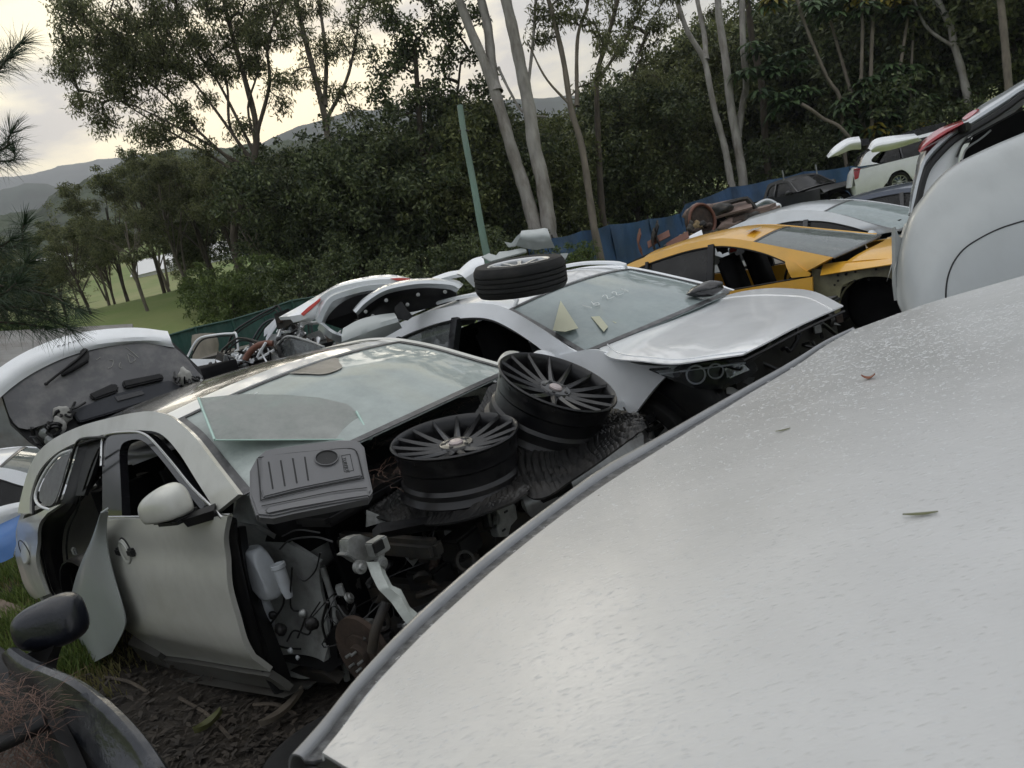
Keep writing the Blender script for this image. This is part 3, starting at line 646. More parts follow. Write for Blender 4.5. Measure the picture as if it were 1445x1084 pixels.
# trees with a crown of their own, copied about
def bush_proto(seed, H, R, leaf, nclump, n_each, ls, bark='bark_dark', stem=.25, airy=0):
    rng = np.random.default_rng(seed); C = []; Sp = []
    lobes = [(rng.uniform(-.55, .55) * R, rng.uniform(-.55, .55) * R, rng.uniform(.25, .88) * H, rng.uniform(.28, .5) * R) for _ in range(15)]
    for _ in range(nclump):
        lx, ly, lz, lr = lobes[rng.integers(len(lobes))]
        o = rng.normal(size=3); o /= np.linalg.norm(o); q = np.array([lx, ly, lz]) + o * lr * rng.uniform(.6, 1.12) * [1, 1, .9]
        if q[2] < .04 * H: continue
        C.append(q); Sp.append(rng.uniform(.25, .6) * R / 3.2)
    C = np.array(C); crown = leaves_mesh('crown', C, n_each, np.array(Sp), ls[0], ls[1], rng, .4)
    tr = [(resample([(0, 0, -.3), (rng.uniform(-.2, .2), 0, H * .3), (rng.uniform(-.5, .5), rng.uniform(-.4, .4), H * .75)], 10), np.linspace(.17, .05, 10) * H / 8)]
    for i in range(7):
        a = rng.uniform(0, 2 * PI); z0 = rng.uniform(.15, .5) * H; l_ = lobes[i]
        tr.append((resample([(0, 0, z0), (l_[0] * .5, l_[1] * .5, (z0 + l_[2]) / 2 + .2), (l_[0], l_[1], l_[2])], 7), np.linspace(.07, .02, 7) * H / 8))
    VV = []; QQ = []; o = 0
    for P, r_ in tr:
        V, Q = _tube(P, r_, 6); VV.append(V); QQ.append(np.array(Q) + o); o += len(V)
    trunk = quadmesh('trunk', np.vstack(VV), np.vstack(QQ))
    crown.materials.append(M[leaf]); trunk.materials.append(M[bark]); return crown, trunk
PROTO = [bush_proto(1, 8.5, 3.6, 'leaf_bush', 420, 60, (.20, .085)), bush_proto(2, 9.5, 3.9, 'leaf_dark', 440, 60, (.20, .09)),
         bush_proto(3, 7.5, 3.4, 'leaf_bush', 380, 60, (.18, .08)), bush_proto(4, 8, 3.2, 'leaf_gum', 240, 44, (.24, .07), 'bark_mid'),
         bush_proto(5, 2.6, 1.7, 'leaf_lime', 200, 44, (.13, .05)), bush_proto(6, 3.4, 2.1, 'leaf_dark', 220, 50, (.15, .07))]
def tall_proto(seed, H, R, leaf, bark):
    rng = np.random.default_rng(seed); C = []; Sp = []; tr = []
    nb = 13
    base = [(resample([(0, 0, -.4), (rng.uniform(-.3, .3), rng.uniform(-.2, .2), H * .35), (rng.uniform(-.8, .8), rng.uniform(-.5, .5), H * .8)], 10), np.linspace(.13, .04, 10) * H / 8)]
    if seed % 2: base.append((resample([(0, 0, H * .08), (rng.uniform(.4, .8), 0, H * .4), (rng.uniform(.8, 1.5), 0, H * .75)], 10), np.linspace(.08, .03, 10) * H / 8))
    tr += base
    for i in range(nb):
        a = rng.uniform(0, 2 * PI); z0 = rng.uniform(.28, .62) * H; q = np.array([math.cos(a) * R * rng.uniform(.3, .9), math.sin(a) * R * rng.uniform(.3, .9), rng.uniform(.45, .98) * H])
        P0 = base[0][0][int(np.clip(z0 / H * 11, 1, 9))]; tr.append((resample([P0, (P0 + q) / 2 + [0, 0, .15], q], 7), np.linspace(.045, .012, 7) * H / 8))
        for _ in range(16):
            o = rng.normal(size=3); o /= np.linalg.norm(o); C.append(q + o * rng.uniform(.2, 1.0) * R * .34 * [1.1, 1.1, .7]); Sp.append(rng.uniform(.22, .42))
    C = np.array(C); crown = leaves_mesh('crown', C, 58, np.array(Sp), .17, .055, rng, .8)
    VV = []; QQ = []; o = 0
    for P, r_ in tr:
        V, Q = _tube(P, r_, 6); VV.append(V); QQ.append(np.array(Q) + o); o += len(V)
    trunk = quadmesh('trunk', np.vstack(VV), np.vstack(QQ)); crown.materials.append(M[leaf]); trunk.materials.append(M[bark]); return crown, trunk
PROTO += [tall_proto(11, 8.0, 2.6, 'leaf_gum', 'bark_mid'), tall_proto(12, 8.5, 2.4, 'leaf_bush', 'bark_dark'), tall_proto(13, 7.5, 2.8, 'leaf_gum', 'bark_dark')]
def plant(name, label, k, x, y, sc, rz, group, cat='tree', z=None, szz=1.0):
    root = thing(name, label, cat, (x, y, gz(x, y) if z is None else z), group)
    root.rotation_euler = (0, 0, rz); root.scale = (sc, sc, sc * szz)
    for nm, me in zip(('crown', 'trunk'), PROTO[k]):
        o = bpy.data.objects.new(nm, me); COL.objects.link(o); o.parent = root
    return root
rng = np.random.default_rng(11)
def azpos(px, dist):
    d = ray(px, 339 - .253 * (px - RX)); a = math.atan2(d[0], d[1]); return math.sin(a) * dist, math.cos(a) * dist
GRP = 'dense forest trees beyond the fences'
rowspec = [  # px, distance, scale, proto
    (455, 31, .8, 1), (520, 29, .95, 1), (580, 30, 1.05, 1), (640, 31, 1.0, 0), (700, 32, 1.0, 1), (760, 34, .95, 0),
    (830, 33, .9, 0), (890, 32, .95, 1), (945, 31, .98, 0), (1000, 33, 1.1, 2), (1060, 34, 1.2, 0), (1120, 34, 1.3, 1), (1185, 33, 1.45, 0), (1250, 32, 1.5, 1),
    (1310, 31, 1.55, 0), (1370, 30, 1.6, 1), (1430, 30, 1.7, 0), (1490, 30, 1.7, 1), (1560, 31, 1.7, 0),
    (480, 44, 1.15, 3), (545, 46, 1.2, 0), (615, 45, 1.25, 3), (680, 46, 1.2, 0), (735, 48, 1.1, 3), (800, 50, 1.0, 0), (870, 47, 1.0, 3), (930, 47, 1.15, 0), (990, 46, 1.35, 0),
    (1050, 47, 1.6, 1), (1110, 47, 1.8, 0), (1180, 46, 2.0, 1), (1250, 46, 2.1, 0), (1320, 45, 2.2, 1), (1400, 44, 2.3, 0), (1480, 44, 2.3, 1),
    (410, 52, 1.0, 1), (300, 62, .7, 0), (125, 70, .6, 3), (75, 64, .6, 0), (25, 66, .7, 3), (-40, 64, 1.0, 0), (-110, 60, 1.0, 3),
    (60, 50, .5, 6), (118, 46, .58, 7), (160, 44, .66, 6), (200, 41, .78, 8), (238, 40, .9, 7), (275, 38, 1.05, 6), (312, 37, 1.0, 8), (350, 35, 1.05, 7), (388, 34, 1.1, 6), (425, 34, 1.05, 8), (180, 52, .7, 8), (255, 50, 1.0, 6), (330, 48, 1.1, 7), (20, 48, .5, 8), (225, 33, .55, 6), (150, 36, .5, 8),
    (90, 42, .4, 0), (40, 40, .5, 3), (-30, 40, .6, 0), (300, 44, .55, 0), (365, 42, .7, 1), (410, 40, .8, 1)]
TOPX, TOPY = [-120, 0, 60, 110, 160, 240, 330, 430, 520, 600, 700, 760, 850, 920, 980, 1040, 1100, 1200, 1500], [330, 300, 290, 285, 235, 215, 205, 190, 160, 130, 122, 118, 112, 92, 75, 45, 5, -60, -220]
HT = [8.4, 9.4, 7.4, 7.6, 2.6, 3.4, 8.3, 8.8, 7.8]
for px, d, s_, k in rowspec:
    if px > 980: d += 15; s_ *= 1.42
    elif px > 790: d += 9; s_ *= 1.25
    x, y = azpos(px + rng.uniform(-12, 12), d + rng.uniform(-1.2, 1.2))
    g_ = gz(x, y); q_ = at(px, np.interp(px, TOPX, TOPY), (np.array([x, y, g_]) - CAMP) @ _f + .22 * s_ * HT[k])
    s_ = min(s_, (q_[2] - g_) / HT[k] * .97)
    plant('forest_tree', 'bushy evergreen tree in the dense dark forest behind the yard fences', k, x, y, s_ * rng.uniform(.93, 1.07), rng.uniform(0, 6.28), GRP)
for px, d, s_, k in [(330, 25, .85, 4), (300, 30, .7, 4), (375, 27, .9, 4), (430, 24, .8, 5), (30, 30, .6, 4), (560, 25, .7, 5), (620, 26, .8, 5), (500, 25, .8, 5), (680, 25, .8, 5),
                     (740, 26, .7, 5), (850, 24, .7, 4), (900, 26, .8, 5), (960, 25, .8, 5), (1080, 26, .9, 5), (1130, 26, .9, 5), (1230, 27, 1.1, 5), (1300, 25, 1.1, 5), (810, 24.5, .6, 4)]:
    if px > 820: d += 15; s_ *= 1.4
    x, y = azpos(px, d)
    plant('shrub', 'light green leafy shrub growing behind the fence' if k == 4 else 'dark undergrowth shrub growing behind the fence', k, x, y, s_, rng.uniform(0, 6), 'light shrubs behind the fence' if k == 4 else 'dark undergrowth behind the fence', 'shrub')

# gum trees traced trunk by trunk
tracedtree('gum_tree', 'big spreading gum tree with feathery drooping crown against the bright sky at left',
    [([(330, 330), (352, 255), (362, 185), (345, 110), (328, 50), (310, -20)], 13, 5), ([(352, 255), (290, 215), (230, 180), (165, 140)], 5, 1.5), ([(362, 190), (380, 120), (378, 60), (400, 0)], 6, 3), ([(355, 225), (325, 180), (318, 110), (280, 50)], 5, 2),
     ([(352, 250), (285, 190), (215, 120), (120, 60)], 5, 1.2), ([(356, 230), (300, 150), (250, 90), (180, 20)], 5, 1.2), ([(354, 240), (270, 190), (190, 150), (110, 125)], 4, 1.2), ([(358, 215), (310, 120), (270, 60), (240, -20)], 5, 1.5), ([(360, 200), (350, 150), (365, 90), (350, 20)], 4, 1.2)],
    [(112, 45, 36), (98, 100, 24), (150, 65, 50), (118, 140, 26), (200, 45, 58), (180, 125, 38), (255, 50, 58), (245, 165, 36), (300, 110, 36), (325, 35, 58), (160, 160, 24), (385, 45, 48), (392, 130, 26), (285, 205, 22), (205, 190, 24), (345, -30, 60), (200, -30, 60), (270, -60, 60), (130, 95, 44), (230, 100, 44), (150, 20, 48), (330, 175, 20), (90, 70, 24), (135, 175, 16), (230, 200, 18), (180, 85, 46), (280, 80, 40), (350, 90, 30), (100, 10, 34)],
    28, 'bark_dark', 'leaf_gum', 1, 52, 1.3, (.18, .045), 1.2, .5)
tracedtree('gum_tree', 'slender forked gum tree just right of the big spreading one, dark thin limbs',
    [([(470, 300), (463, 200), (455, 150), (437, 80), (420, 10), (412, -40)], 13, 6), ([(458, 150), (460, 80), (450, 0)], 7, 4), ([(460, 170), (490, 110), (505, 40)], 6, 3)],
    [(420, 20, 45), (455, 60, 45), (500, 50, 45), (478, 130, 30), (470, 190, 22), (430, 110, 30), (440, -30, 55), (520, 0, 40), (500, 160, 22)],
    30, 'bark_mid', 'leaf_gum', 2, 30, 1.0, (.19, .045), 1.2, .42)
tracedtree('leafy_tree', 'dark round-crowned leafy tree directly left of the white-trunked gums',
    [([(600, 330), (596, 230), (590, 140), (585, 60)], 12, 6), ([(596, 230), (640, 150), (650, 90)], 6, 3)],
    [(560, 60, 45), (610, 50, 50), (650, 90, 32), (540, 110, 32), (600, 120, 45), (575, 10, 45), (640, 20, 40), (560, 150, 30), (640, 150, 30)],
    29, 'bark_dark', 'leaf_dark', 3, 34, 1.0, (.17, .08), .5, .5)
tracedtree('gum_tree', 'tall gum tree with two thick pale trunks rising behind the roof tyre',
    [([(757, 335), (755, 321), (740, 266), (721, 207), (703, 144), (684, 89), (666, 48), (648, 0), (636, -40)], 22, 11), ([(701, 130), (695, 100), (688, 37), (679, 0), (672, -40)], 15, 11),
     ([(776, 335), (775, 325), (766, 258), (754, 207), (747, 155), (732, 81), (721, 30), (714, 0), (708, -40)], 24, 14), ([(703, 95), (720, 130), (740, 160), (770, 165)], 4, 3), ([(742, 150), (752, 60), (756, 0)], 5, 4)],
    [(640, -70, 70), (720, -90, 70), (780, -60, 60), (560, -40, 60), (770, 20, 22), (690, -40, 40), (520, 10, 30)],
    27, 'bark_white', 'leaf_gum', 4, 34, .8, (.22, .055), 1.2, .45)
tracedtree('gum_tree', 'thin grey gum tree with open forked crown right of the two thick pale trunks',
    [([(840, 330), (836, 306), (821, 207), (806, 155), (795, 85), (780, 22), (765, -30)], 12, 6), ([(814, 150), (815, 55), (828, 11), (835, -30)], 6, 4), ([(806, 150), (770, 110), (745, 60)], 4, 2)],
    [(800, 20, 32), (840, 30, 32), (775, -20, 40), (830, -40, 50), (860, 70, 26), (760, 60, 18), (850, 110, 20)],
    27, 'bark_mid', 'leaf_gum', 5, 26, .9, (.22, .055), 1.1, .42)
tracedtree('gum_tree', 'dark crooked tree with ragged crown against the glowing sky at centre',
    [([(850, 300), (843, 166), (843, 103), (854, 66), (869, 11), (880, -30)], 11, 5), ([(846, 110), (880, 60), (905, 10)], 5, 3)],
    [(870, 60, 30), (900, 40, 36), (925, 70, 28), (895, 100, 26), (940, 30, 28), (880, 0, 40), (940, -20, 40), (920, 115, 20)],
    31, 'bark_dark', 'leaf_gum', 6, 28, 1.0, (.22, .06), 1.0, .42)
tracedtree('gum_tree', 'clump of three pale slender gum trunks rising behind the blue tarp fence',
    [([(1033, 265), (1032, 260), (1022, 205), (1008, 154), (996, 92), (989, 75), (970, 44), (957, 7), (945, -30)], 11, 6), ([(996, 85), (994, 51), (984, 0), (978, -40)], 8, 5),
     ([(1049, 265), (1049, 257), (1041, 205), (1032, 154), (1024, 86), (1015, 27), (1013, 0), (1008, -40)], 14, 9), ([(1041, 195), (1048, 147), (1053, 120), (1049, 68), (1047, 0), (1046, -40)], 10, 8)],
    [(960, -50, 50), (1030, -60, 55), (1080, -30, 40), (945, 20, 18), (1000, 20, 14)],
    35, 'bark_white', 'leaf_gum', 7, 16, .7, (.22, .055), 1.2, .42)
tracedtree('gum_tree', 'leaning pale gum tree in front of the dark forest at upper right',
    [([(1372, 190), (1368, 154), (1358, 103), (1347, 65), (1340, 34), (1323, 0), (1310, -40)], 12, 8), ([(1346, 66), (1313, 44), (1296, 17), (1285, -20)], 5, 3)],
    [(1310, -60, 50), (1350, -40, 40), (1280, -40, 30)], 33, 'bark_white', 'leaf_gum', 8, 16, .7, (.22, .055), 1.1, .42)
tracedtree('gum_tree', 'slim straight brown trunk in deep shade right of the three pale trunks',
    [([(1085, 250), (1080, 200), (1075, 120), (1062, 60), (1055, 0)], 11, 8)], [(1060, -30, 40)], 36, 'bark_dark', 'leaf_dark', 9, 16, .7)
tracedtree('gum_tree', 'faint dark trunk standing deepest at the far right of the forest',
    [([(1425, 140), (1418, 60), (1412, 0), (1408, -40)], 12, 9)], [(1420, -50, 50)], 30, 'bark_mid', 'leaf_dark', 10, 16, .7)
# umbrella trees: whorls of big drooping leaflets
def whorls(name, C, rng, n=9, ln=.75, wd=.2, mt='leaf_umb', parent=None):
    VV = []; QQ = []; o = 0
    for c in C:
        k = n + int(rng.integers(-1, 2)); a0 = rng.uniform(0, 6)
        tilt = rng.uniform(-.3, .3, 2)
        for i in range(k):
            a = a0 + 2 * PI * i / k; d = np.array([math.cos(a), math.sin(a), 0]); sd = np.array([-d[1], d[0], 0]); L_ = ln * rng.uniform(.75, 1.1)
            V = []
            for s, wv, dz in ((.12, .25, .02), (.4, 1, .03), (.72, .9, -.06), (1, .1, -.26)):
                for sg in (-1, 1): V.append(c + d * L_ * s + sd * sg * wd * wv * .5 + np.array([0, 0, dz * L_ / .4 * .5 + (d[:2] @ tilt) * s * L_]))
            VV += V
            for j in range(3): QQ.append((o + 2 * j, o + 2 * j + 1, o + 2 * j + 3, o + 2 * j + 2))
            o += 8
    return link(name, quadmesh(name, np.array(VV), np.array(QQ)), mt, parent, False)
def umbrella(label, trunks, clusters, ylw, dist, seed):
    r = tracedtree('umbrella_tree', label, trunks, [], dist, 'bark_mid', seed=seed)
    rng = np.random.default_rng(seed); o = np.array(r.matrix_world.translation)
    for nm, cl, mt in (('crown', clusters, 'leaf_umb'), ('yellow_leaves', ylw, 'leaf_yel')):
        C = []
        for bx, by, br, k in cl:
            for _ in range(k):
                u = rng.normal(size=3); u /= np.linalg.norm(u); C.append(at(bx, by, dist) + u * br * dist / F * rng.random() ** .5 - o)
        if C: whorls(nm, C, rng, mt=mt, parent=r)
    return r
umbrella('umbrella tree with two long bare leaning stems left of the white wagon',
    [([(1190, 200), (1186, 140), (1169, 113), (1152, 75), (1131, 20), (1120, -20)], 6, 4), ([(1224, 210), (1224, 192), (1203, 137), (1186, 79), (1172, 30)], 6, 4)],
    [(1066, 68, 14, 5), (1053, 103, 14, 5), (1083, 92, 18, 8), (1114, 89, 18, 8), (1104, 137, 22, 12), (1130, 130, 14, 5), (1190, 150, 16, 6), (1070, 125, 14, 4), (1150, 5, 22, 8), (1200, 175, 12, 4), (1090, 5, 16, 5)], [(1095, -2, 12, 5)], 34, 21)
umbrella('upright umbrella tree with yellowing leaves directly behind the white wagon',
    [([(1231, 215), (1231, 192), (1229, 103), (1232, 20), (1233, -20)], 6, 5), ([(1284, 160), (1284, 137), (1288, 60), (1292, 0)], 4, 3), ([(1215, 118), (1217, 44), (1216, 0)], 5, 4), ([(1262, 130), (1270, 96), (1282, 20), (1287, -10)], 5, 4)],
    [(1220, 120, 16, 6), (1258, 104, 18, 8), (1285, 98, 16, 6), (1296, 147, 16, 6), (1258, 155, 20, 9), (1235, 150, 18, 7), (1180, 10, 20, 7), (1215, 15, 20, 8), (1275, 10, 20, 8), (1240, 175, 14, 4), (1272, 130, 14, 5)],
    [(1238, 182, 9, 3), (1284, 178, 9, 4), (1258, 188, 8, 2), (1262, 2, 14, 5), (1210, 0, 10, 3)], 33.5, 22)
fb = tube('fallen_branch', [at(1200, 196, 33), at(1183, 178, 33), at(1162, 168, 33.1), at(1146, 156, 33), at(1131, 147, 33)], .08, 'bark_mid'); tag(fb, 'bare curved grey branch reaching left from behind the white wagon', 'branch')

# pine beside the photographer
def pine_branch(parent, pts, r, rng, m_each=16, ln=.13):
    P = resample(pts, 40); tw = [(P, np.linspace(r, r * .35, 40))]; C = []; D = []
    for i in range(6, 40, 1):
        T = P[min(39, i + 1)] - P[i - 1]; T /= np.linalg.norm(T)
        for _ in range(m_each):
            d = rng.normal(size=3) * .75 + T * 1.0; d /= np.linalg.norm(d); C.append(P[i] + rng.normal(size=3) * .006); D.append(d)
    for _ in range(50):
        d = rng.normal(size=3) * .6 + T * 1.3; d /= np.linalg.norm(d); C.append(P[-1]); D.append(d)
    C = np.array(C); D = np.array(D); A = rng.normal(size=C.shape); S = np.cross(D, A); S /= np.linalg.norm(S, axis=1, keepdims=True)
    Ln = ln * rng.uniform(.7, 1.15, (len(C), 1)); sag = np.array([0, 0, -.02])
    V = np.stack([C - S * .0012, C + S * .0012, C + D * Ln * .6 + S * .001 + sag * .3, C + D * Ln * .6 - S * .001 + sag * .3, C + D * Ln + sag, C + D * Ln + sag + S * .0003], 1).reshape(-1, 3)
    n = len(C); I = np.arange(n)[:, None] * 6
    Q = np.vstack([I + [0, 1, 2, 3], I + [3, 2, 5, 4]])
    return tw[0], V, Q
pr = thing('pine_tree', 'pine tree at the left edge, its needled branch tips hanging into view', 'tree', (-4.6, 3.4, 0))
po = np.array([-4.6, 3.4, 0]); rng = np.random.default_rng(5)
tr = [(resample([(0, 0, -.1), (.05, 0, 2.5), (-.05, .05, 6)], 14), np.linspace(.16, .07, 14))]; VV = []; QQ = []; o = 0
for tip, mid, base, k_ in [((28, 62), (-20, 95), (-220, 120), 16), ((14, 80), (-30, 110), (-220, 140), 14), ((20, 215), (0, 228), (-220, 230), 14), ((14, 190), (-10, 215), (-200, 240), 12), ((34, 318), (5, 350), (-220, 330), 16), ((38, 372), (0, 392), (-220, 380), 16), ((70, 440), (10, 432), (-220, 400), 16),
                       ((106, 436), (40, 410), (-200, 380), 18), ((62, 462), (0, 455), (-220, 450), 15), ((24, 400), (-20, 420), (-220, 430), 14), ((96, 462), (50, 446), (-100, 410), 14), ((14, 340), (-20, 350), (-200, 350), 12)]:
    dd = 3.6 + rng.uniform(-.25, .25)
    pts = [at(*base, dd) - po, at(*mid, dd) - po, at(*tip, dd) - po]
    tr.append((resample([np.array([0, 0, pts[0][2] + .1]), pts[0]], 6), np.full(6, .02)))
    a, V, Q = pine_branch(pr, pts, .012, rng, int(k_ * 1.15)); tr.append(a); VV.append(V); QQ.append(Q + o); o += len(V)
merge_tubes('trunk', tr, 'bark_dark', pr, 7)
link('needles', quadmesh('needles', np.vstack(VV), np.vstack(QQ)), 'pine', pr, False)

# far things in the valley
def shed(name, label, px, py, dist, w_, d_, h_, wall, roofm, yaw=0.0, pitch=.25):
    p = at(px, py, dist); z = p[2]
    r = thing(name, label, 'shed', (p[0], p[1], z)); r.rotation_euler = (0, 0, yaw)
    box('wall', (0, 0, h_ / 2), (w_, d_, h_), wall, r, bev=0)
    pyd('roof', [(-w_ / 2 - .3, -d_ / 2 - .3, h_), (w_ / 2 + .3, -d_ / 2 - .3, h_), (w_ / 2 + .3, 0, h_ + pitch * d_), (-w_ / 2 - .3, 0, h_ + pitch * d_), (-w_ / 2 - .3, d_ / 2 + .3, h_), (w_ / 2 + .3, d_ / 2 + .3, h_)],
        [(0, 1, 2, 3), (3, 2, 5, 4), (0, 3, 4), (1, 5, 2)], roofm, r, False)
    return r
M['bright_roof'] = mat('pale_roof', (0.7, 0.7, 0.68), 0.3, 0.2)
for px, py, d, w_, lb in ((300, 385, 95, 16, 'long pale roofed shed glinting between the trees on the hillside'), (385, 372, 100, 10, 'smaller pale roofed shed further right on the hillside'), (60, 395, 110, 12, 'pale roofed farm shed at the far left hillside'), (880, 292, 60, 4, 'small pale shed glimpsed through the trees above the tarp fence')):
    shed('farm_shed', lb, px, py, d, w_, 8, 1.6, 'bright_roof', 'bright_roof', .1)

# ------------------------------------------------------------------ fences
def wpt(px, py, dist, z=None):
    p = at(px, py, dist); return np.array([p[0], p[1], gz(p[0], p[1]) if z is None else z])
fr_ = thing('tarp_fence', 'sagging dark blue tarp fence along the forest edge', 'fence', wpt(1000, 290, 31))
fo = np.array(fr_.location)
TF = [(745, 352, 25), (780, 336, 26), (820, 326, 27), (860, 317, 28), (915, 309, 29), (960, 301, 30), (967, 288, 30), (1030, 264, 31), (1085, 254, 31.5), (1134, 242, 32), (1198, 235, 32), (1260, 226, 32), (1320, 214, 32)]
for i, ((a, b, d), (a2, b2, d2)) in enumerate(zip(TF[:-1], TF[1:])):
    T0, T1 = at(a, b, d), at(a2, b2, d2); k = 9; rows = []
    for s in np.linspace(0, 1, 6):
        row = []
        for u in np.linspace(0, 1, k):
            p = T0 + (T1 - T0) * u; g = gz(p[0], p[1]); z = (p[2] - .05 * math.sin(PI * u)) * (1 - s) + g * s
            off = .07 * math.sin(u * 9 + i * 3) * (.3 + s) + .05 * math.sin(s * 5 + u * 4 + i)
            row.append((p[0] - fo[0], p[1] - fo[1] + off, z - fo[2]))
        rows.append(row)
    sheet('tarp_panel', rows, 16, 10, 'tarp', fr_, .01)
    tube('post', [(T0[0] - fo[0], T0[1] - fo[1] + .12, gz(T0[0], T0[1]) - fo[2]), (T0[0] - fo[0], T0[1] - fo[1] + .12, T0[2] + .12 - fo[2])], .03, 'steel_dark', fr_, k=6)
gf = thing('steel_fence', 'dark green ribbed steel sheet fence behind the scrap pile', 'fence', wpt(330, 470, 15))
go_ = np.array(gf.location)
GF = [(225, 478, 14.6), (276, 463, 14.9), (328, 452, 15.2), (372, 439, 15.5), (412, 425, 15.8), (455, 418, 16.2), (510, 408, 16.6)]
for i, ((a, b, d), (a2, b2, d2)) in enumerate(zip(GF[:-1], GF[1:])):
    T0, T1 = at(a, b, d), at(a2, b2, d2); dv = (T1 - T0) / np.linalg.norm((T1 - T0)[:2]); nn = np.array([dv[1], -dv[0], 0]); Ln = np.linalg.norm(T1 - T0); V = []; Fc = []
    k = int(Ln / .06); 
    for j in range(k + 1):
        p = T0 + (T1 - T0) * j / k + nn * (.018 if (j // 2) % 2 else 0); g = gz(p[0], p[1])
        V += [(p[0] - go_[0], p[1] - go_[1], g - go_[2]), (p[0] - go_[0], p[1] - go_[1], p[2] - go_[2])]
    for j in range(k): Fc.append((2 * j, 2 * j + 2, 2 * j + 3, 2 * j + 1))
    pyd('steel_panel', V, Fc, 'green_fence', gf, False)
    tube('rail', [T0 - go_ + [0, -.03, .01], T1 - go_ + [0, -.03, .01]], .022, 'green_fence', gf, k=6)
    tube('post', [(T0[0] - go_[0], T0[1] - go_[1] - .03, gz(T0[0], T0[1]) - go_[2]), T0 - go_ + [0, -.03, .02]], .03, 'green_fence', gf, k=6)
sp = tracedtree('tree_stump', 'weathered grey tree stump against the green steel fence', [([(292, 545), (292, 520), (290, 490), (288, 472)], 44, 34)], [], 13.5, 'concrete', seed=3)
pl = wpt(690, 380, 15.5)
P = [at(691, 380, 15.5), at(686, 355, 15.5), at(668, 258, 15.5), at(655, 190, 15.5), at(649, 149, 15.5)]
P = [np.array([P[0][0], P[0][1], pl[2] - .2])] + P[1:]
gp = thing('wooden_pole', 'slightly bent pale green pole standing before the dark forest', 'pole', pl)
tubes('pole_shaft', [(resample([p - pl for p in P], 30), np.linspace(.085, .06, 30))], 'pole', gp, 12)
tube('bracket', [P[-2] - pl + [-.1, 0, .1], P[-2] - pl + [.12, -.02, .05]], .02, 'steel_dark', gp, k=6)
# shed with corrugated roof at left
s0, s1 = at(-60, 474, 12), at(188, 460, 12.8)
sh = thing('corrugated_shed', 'low shed with weathered corrugated iron roof at the left edge', 'shed', (s0[0], s0[1], gz(s0[0], s0[1])))
so = np.array(sh.location); dv = s1 - s0; bk = np.array([-dv[1], dv[0], 0]); bk /= np.linalg.norm(bk)
V = []; Fc = []; k = 80
base0 = s0 - bk * 0; dn = -bk
for j in range(k + 1):
    u = j / k; off = .045 * math.sin(j * PI / 2)
    a = s0 + bk * .0 + np.array([0, 0, .0]); top = a + dv * 0; 
    # corrugations run across the slope: each row one corrugation
    p0 = s0 + dn * (2.2 * u) + np.array([0, 0, -.62 * u + off]); p1 = s1 + dn * (2.2 * u) + np.array([0, 0, -.62 * u + off])
    V += [p0 - so, p1 - so]
for j in range(k): Fc.append((2 * j, 2 * j + 1, 2 * j + 3, 2 * j + 2))
pyd('roof_sheet', V, Fc, 'zinc', sh, True)
e0 = s0 + dn * 2.2 + np.array([0, 0, -.64]); e1 = s1 + dn * 2.2 + np.array([0, 0, -.64]); up = np.array([0, 0, 1])
for a, b, nm in ((e0, e1, 'front_wall'), (s0, s1, 'back_wall')):
    g0 = np.array([a[0], a[1], gz(a[0], a[1])]); g1 = np.array([b[0], b[1], gz(b[0], b[1])])
    sheet(nm, [[a - so, b - so], [g0 - so, g1 - so]], 4, 4, 'shed_wall', sh, .04)
sheet('side_wall', [[s1 - so - [0, 0, .03], e1 - so - [0, 0, .03]], [np.array([s1[0], s1[1], 0]) - so, np.array([e1[0], e1[1], 0]) - so]], 4, 4, 'shed_wall', sh, .04)

# ------------------------------------------------------------------ vehicles
from mathutils.bvhtree import BVHTree
def onsurface(obj, pts, lift=.001):
    """drop points along sight lines onto an existing surface (object's own coordinates)"""
    me = obj.data; mw_ = (obj.parent.matrix_world if obj.parent else Matrix.Identity(4)) if obj.parent else obj.matrix_world
    bv = BVHTree.FromPolygons([mw_ @ v.co for v in me.vertices], [tuple(p.vertices) for p in me.polygons]); o = []
    for px, py in pts:
        d = Vector(ray(px, py)).normalized(); h = bv.ray_cast(Vector(CAMP), d)
        if h[0] is None: continue
        o.append(np.array(h[0] - d * lift))
    return o

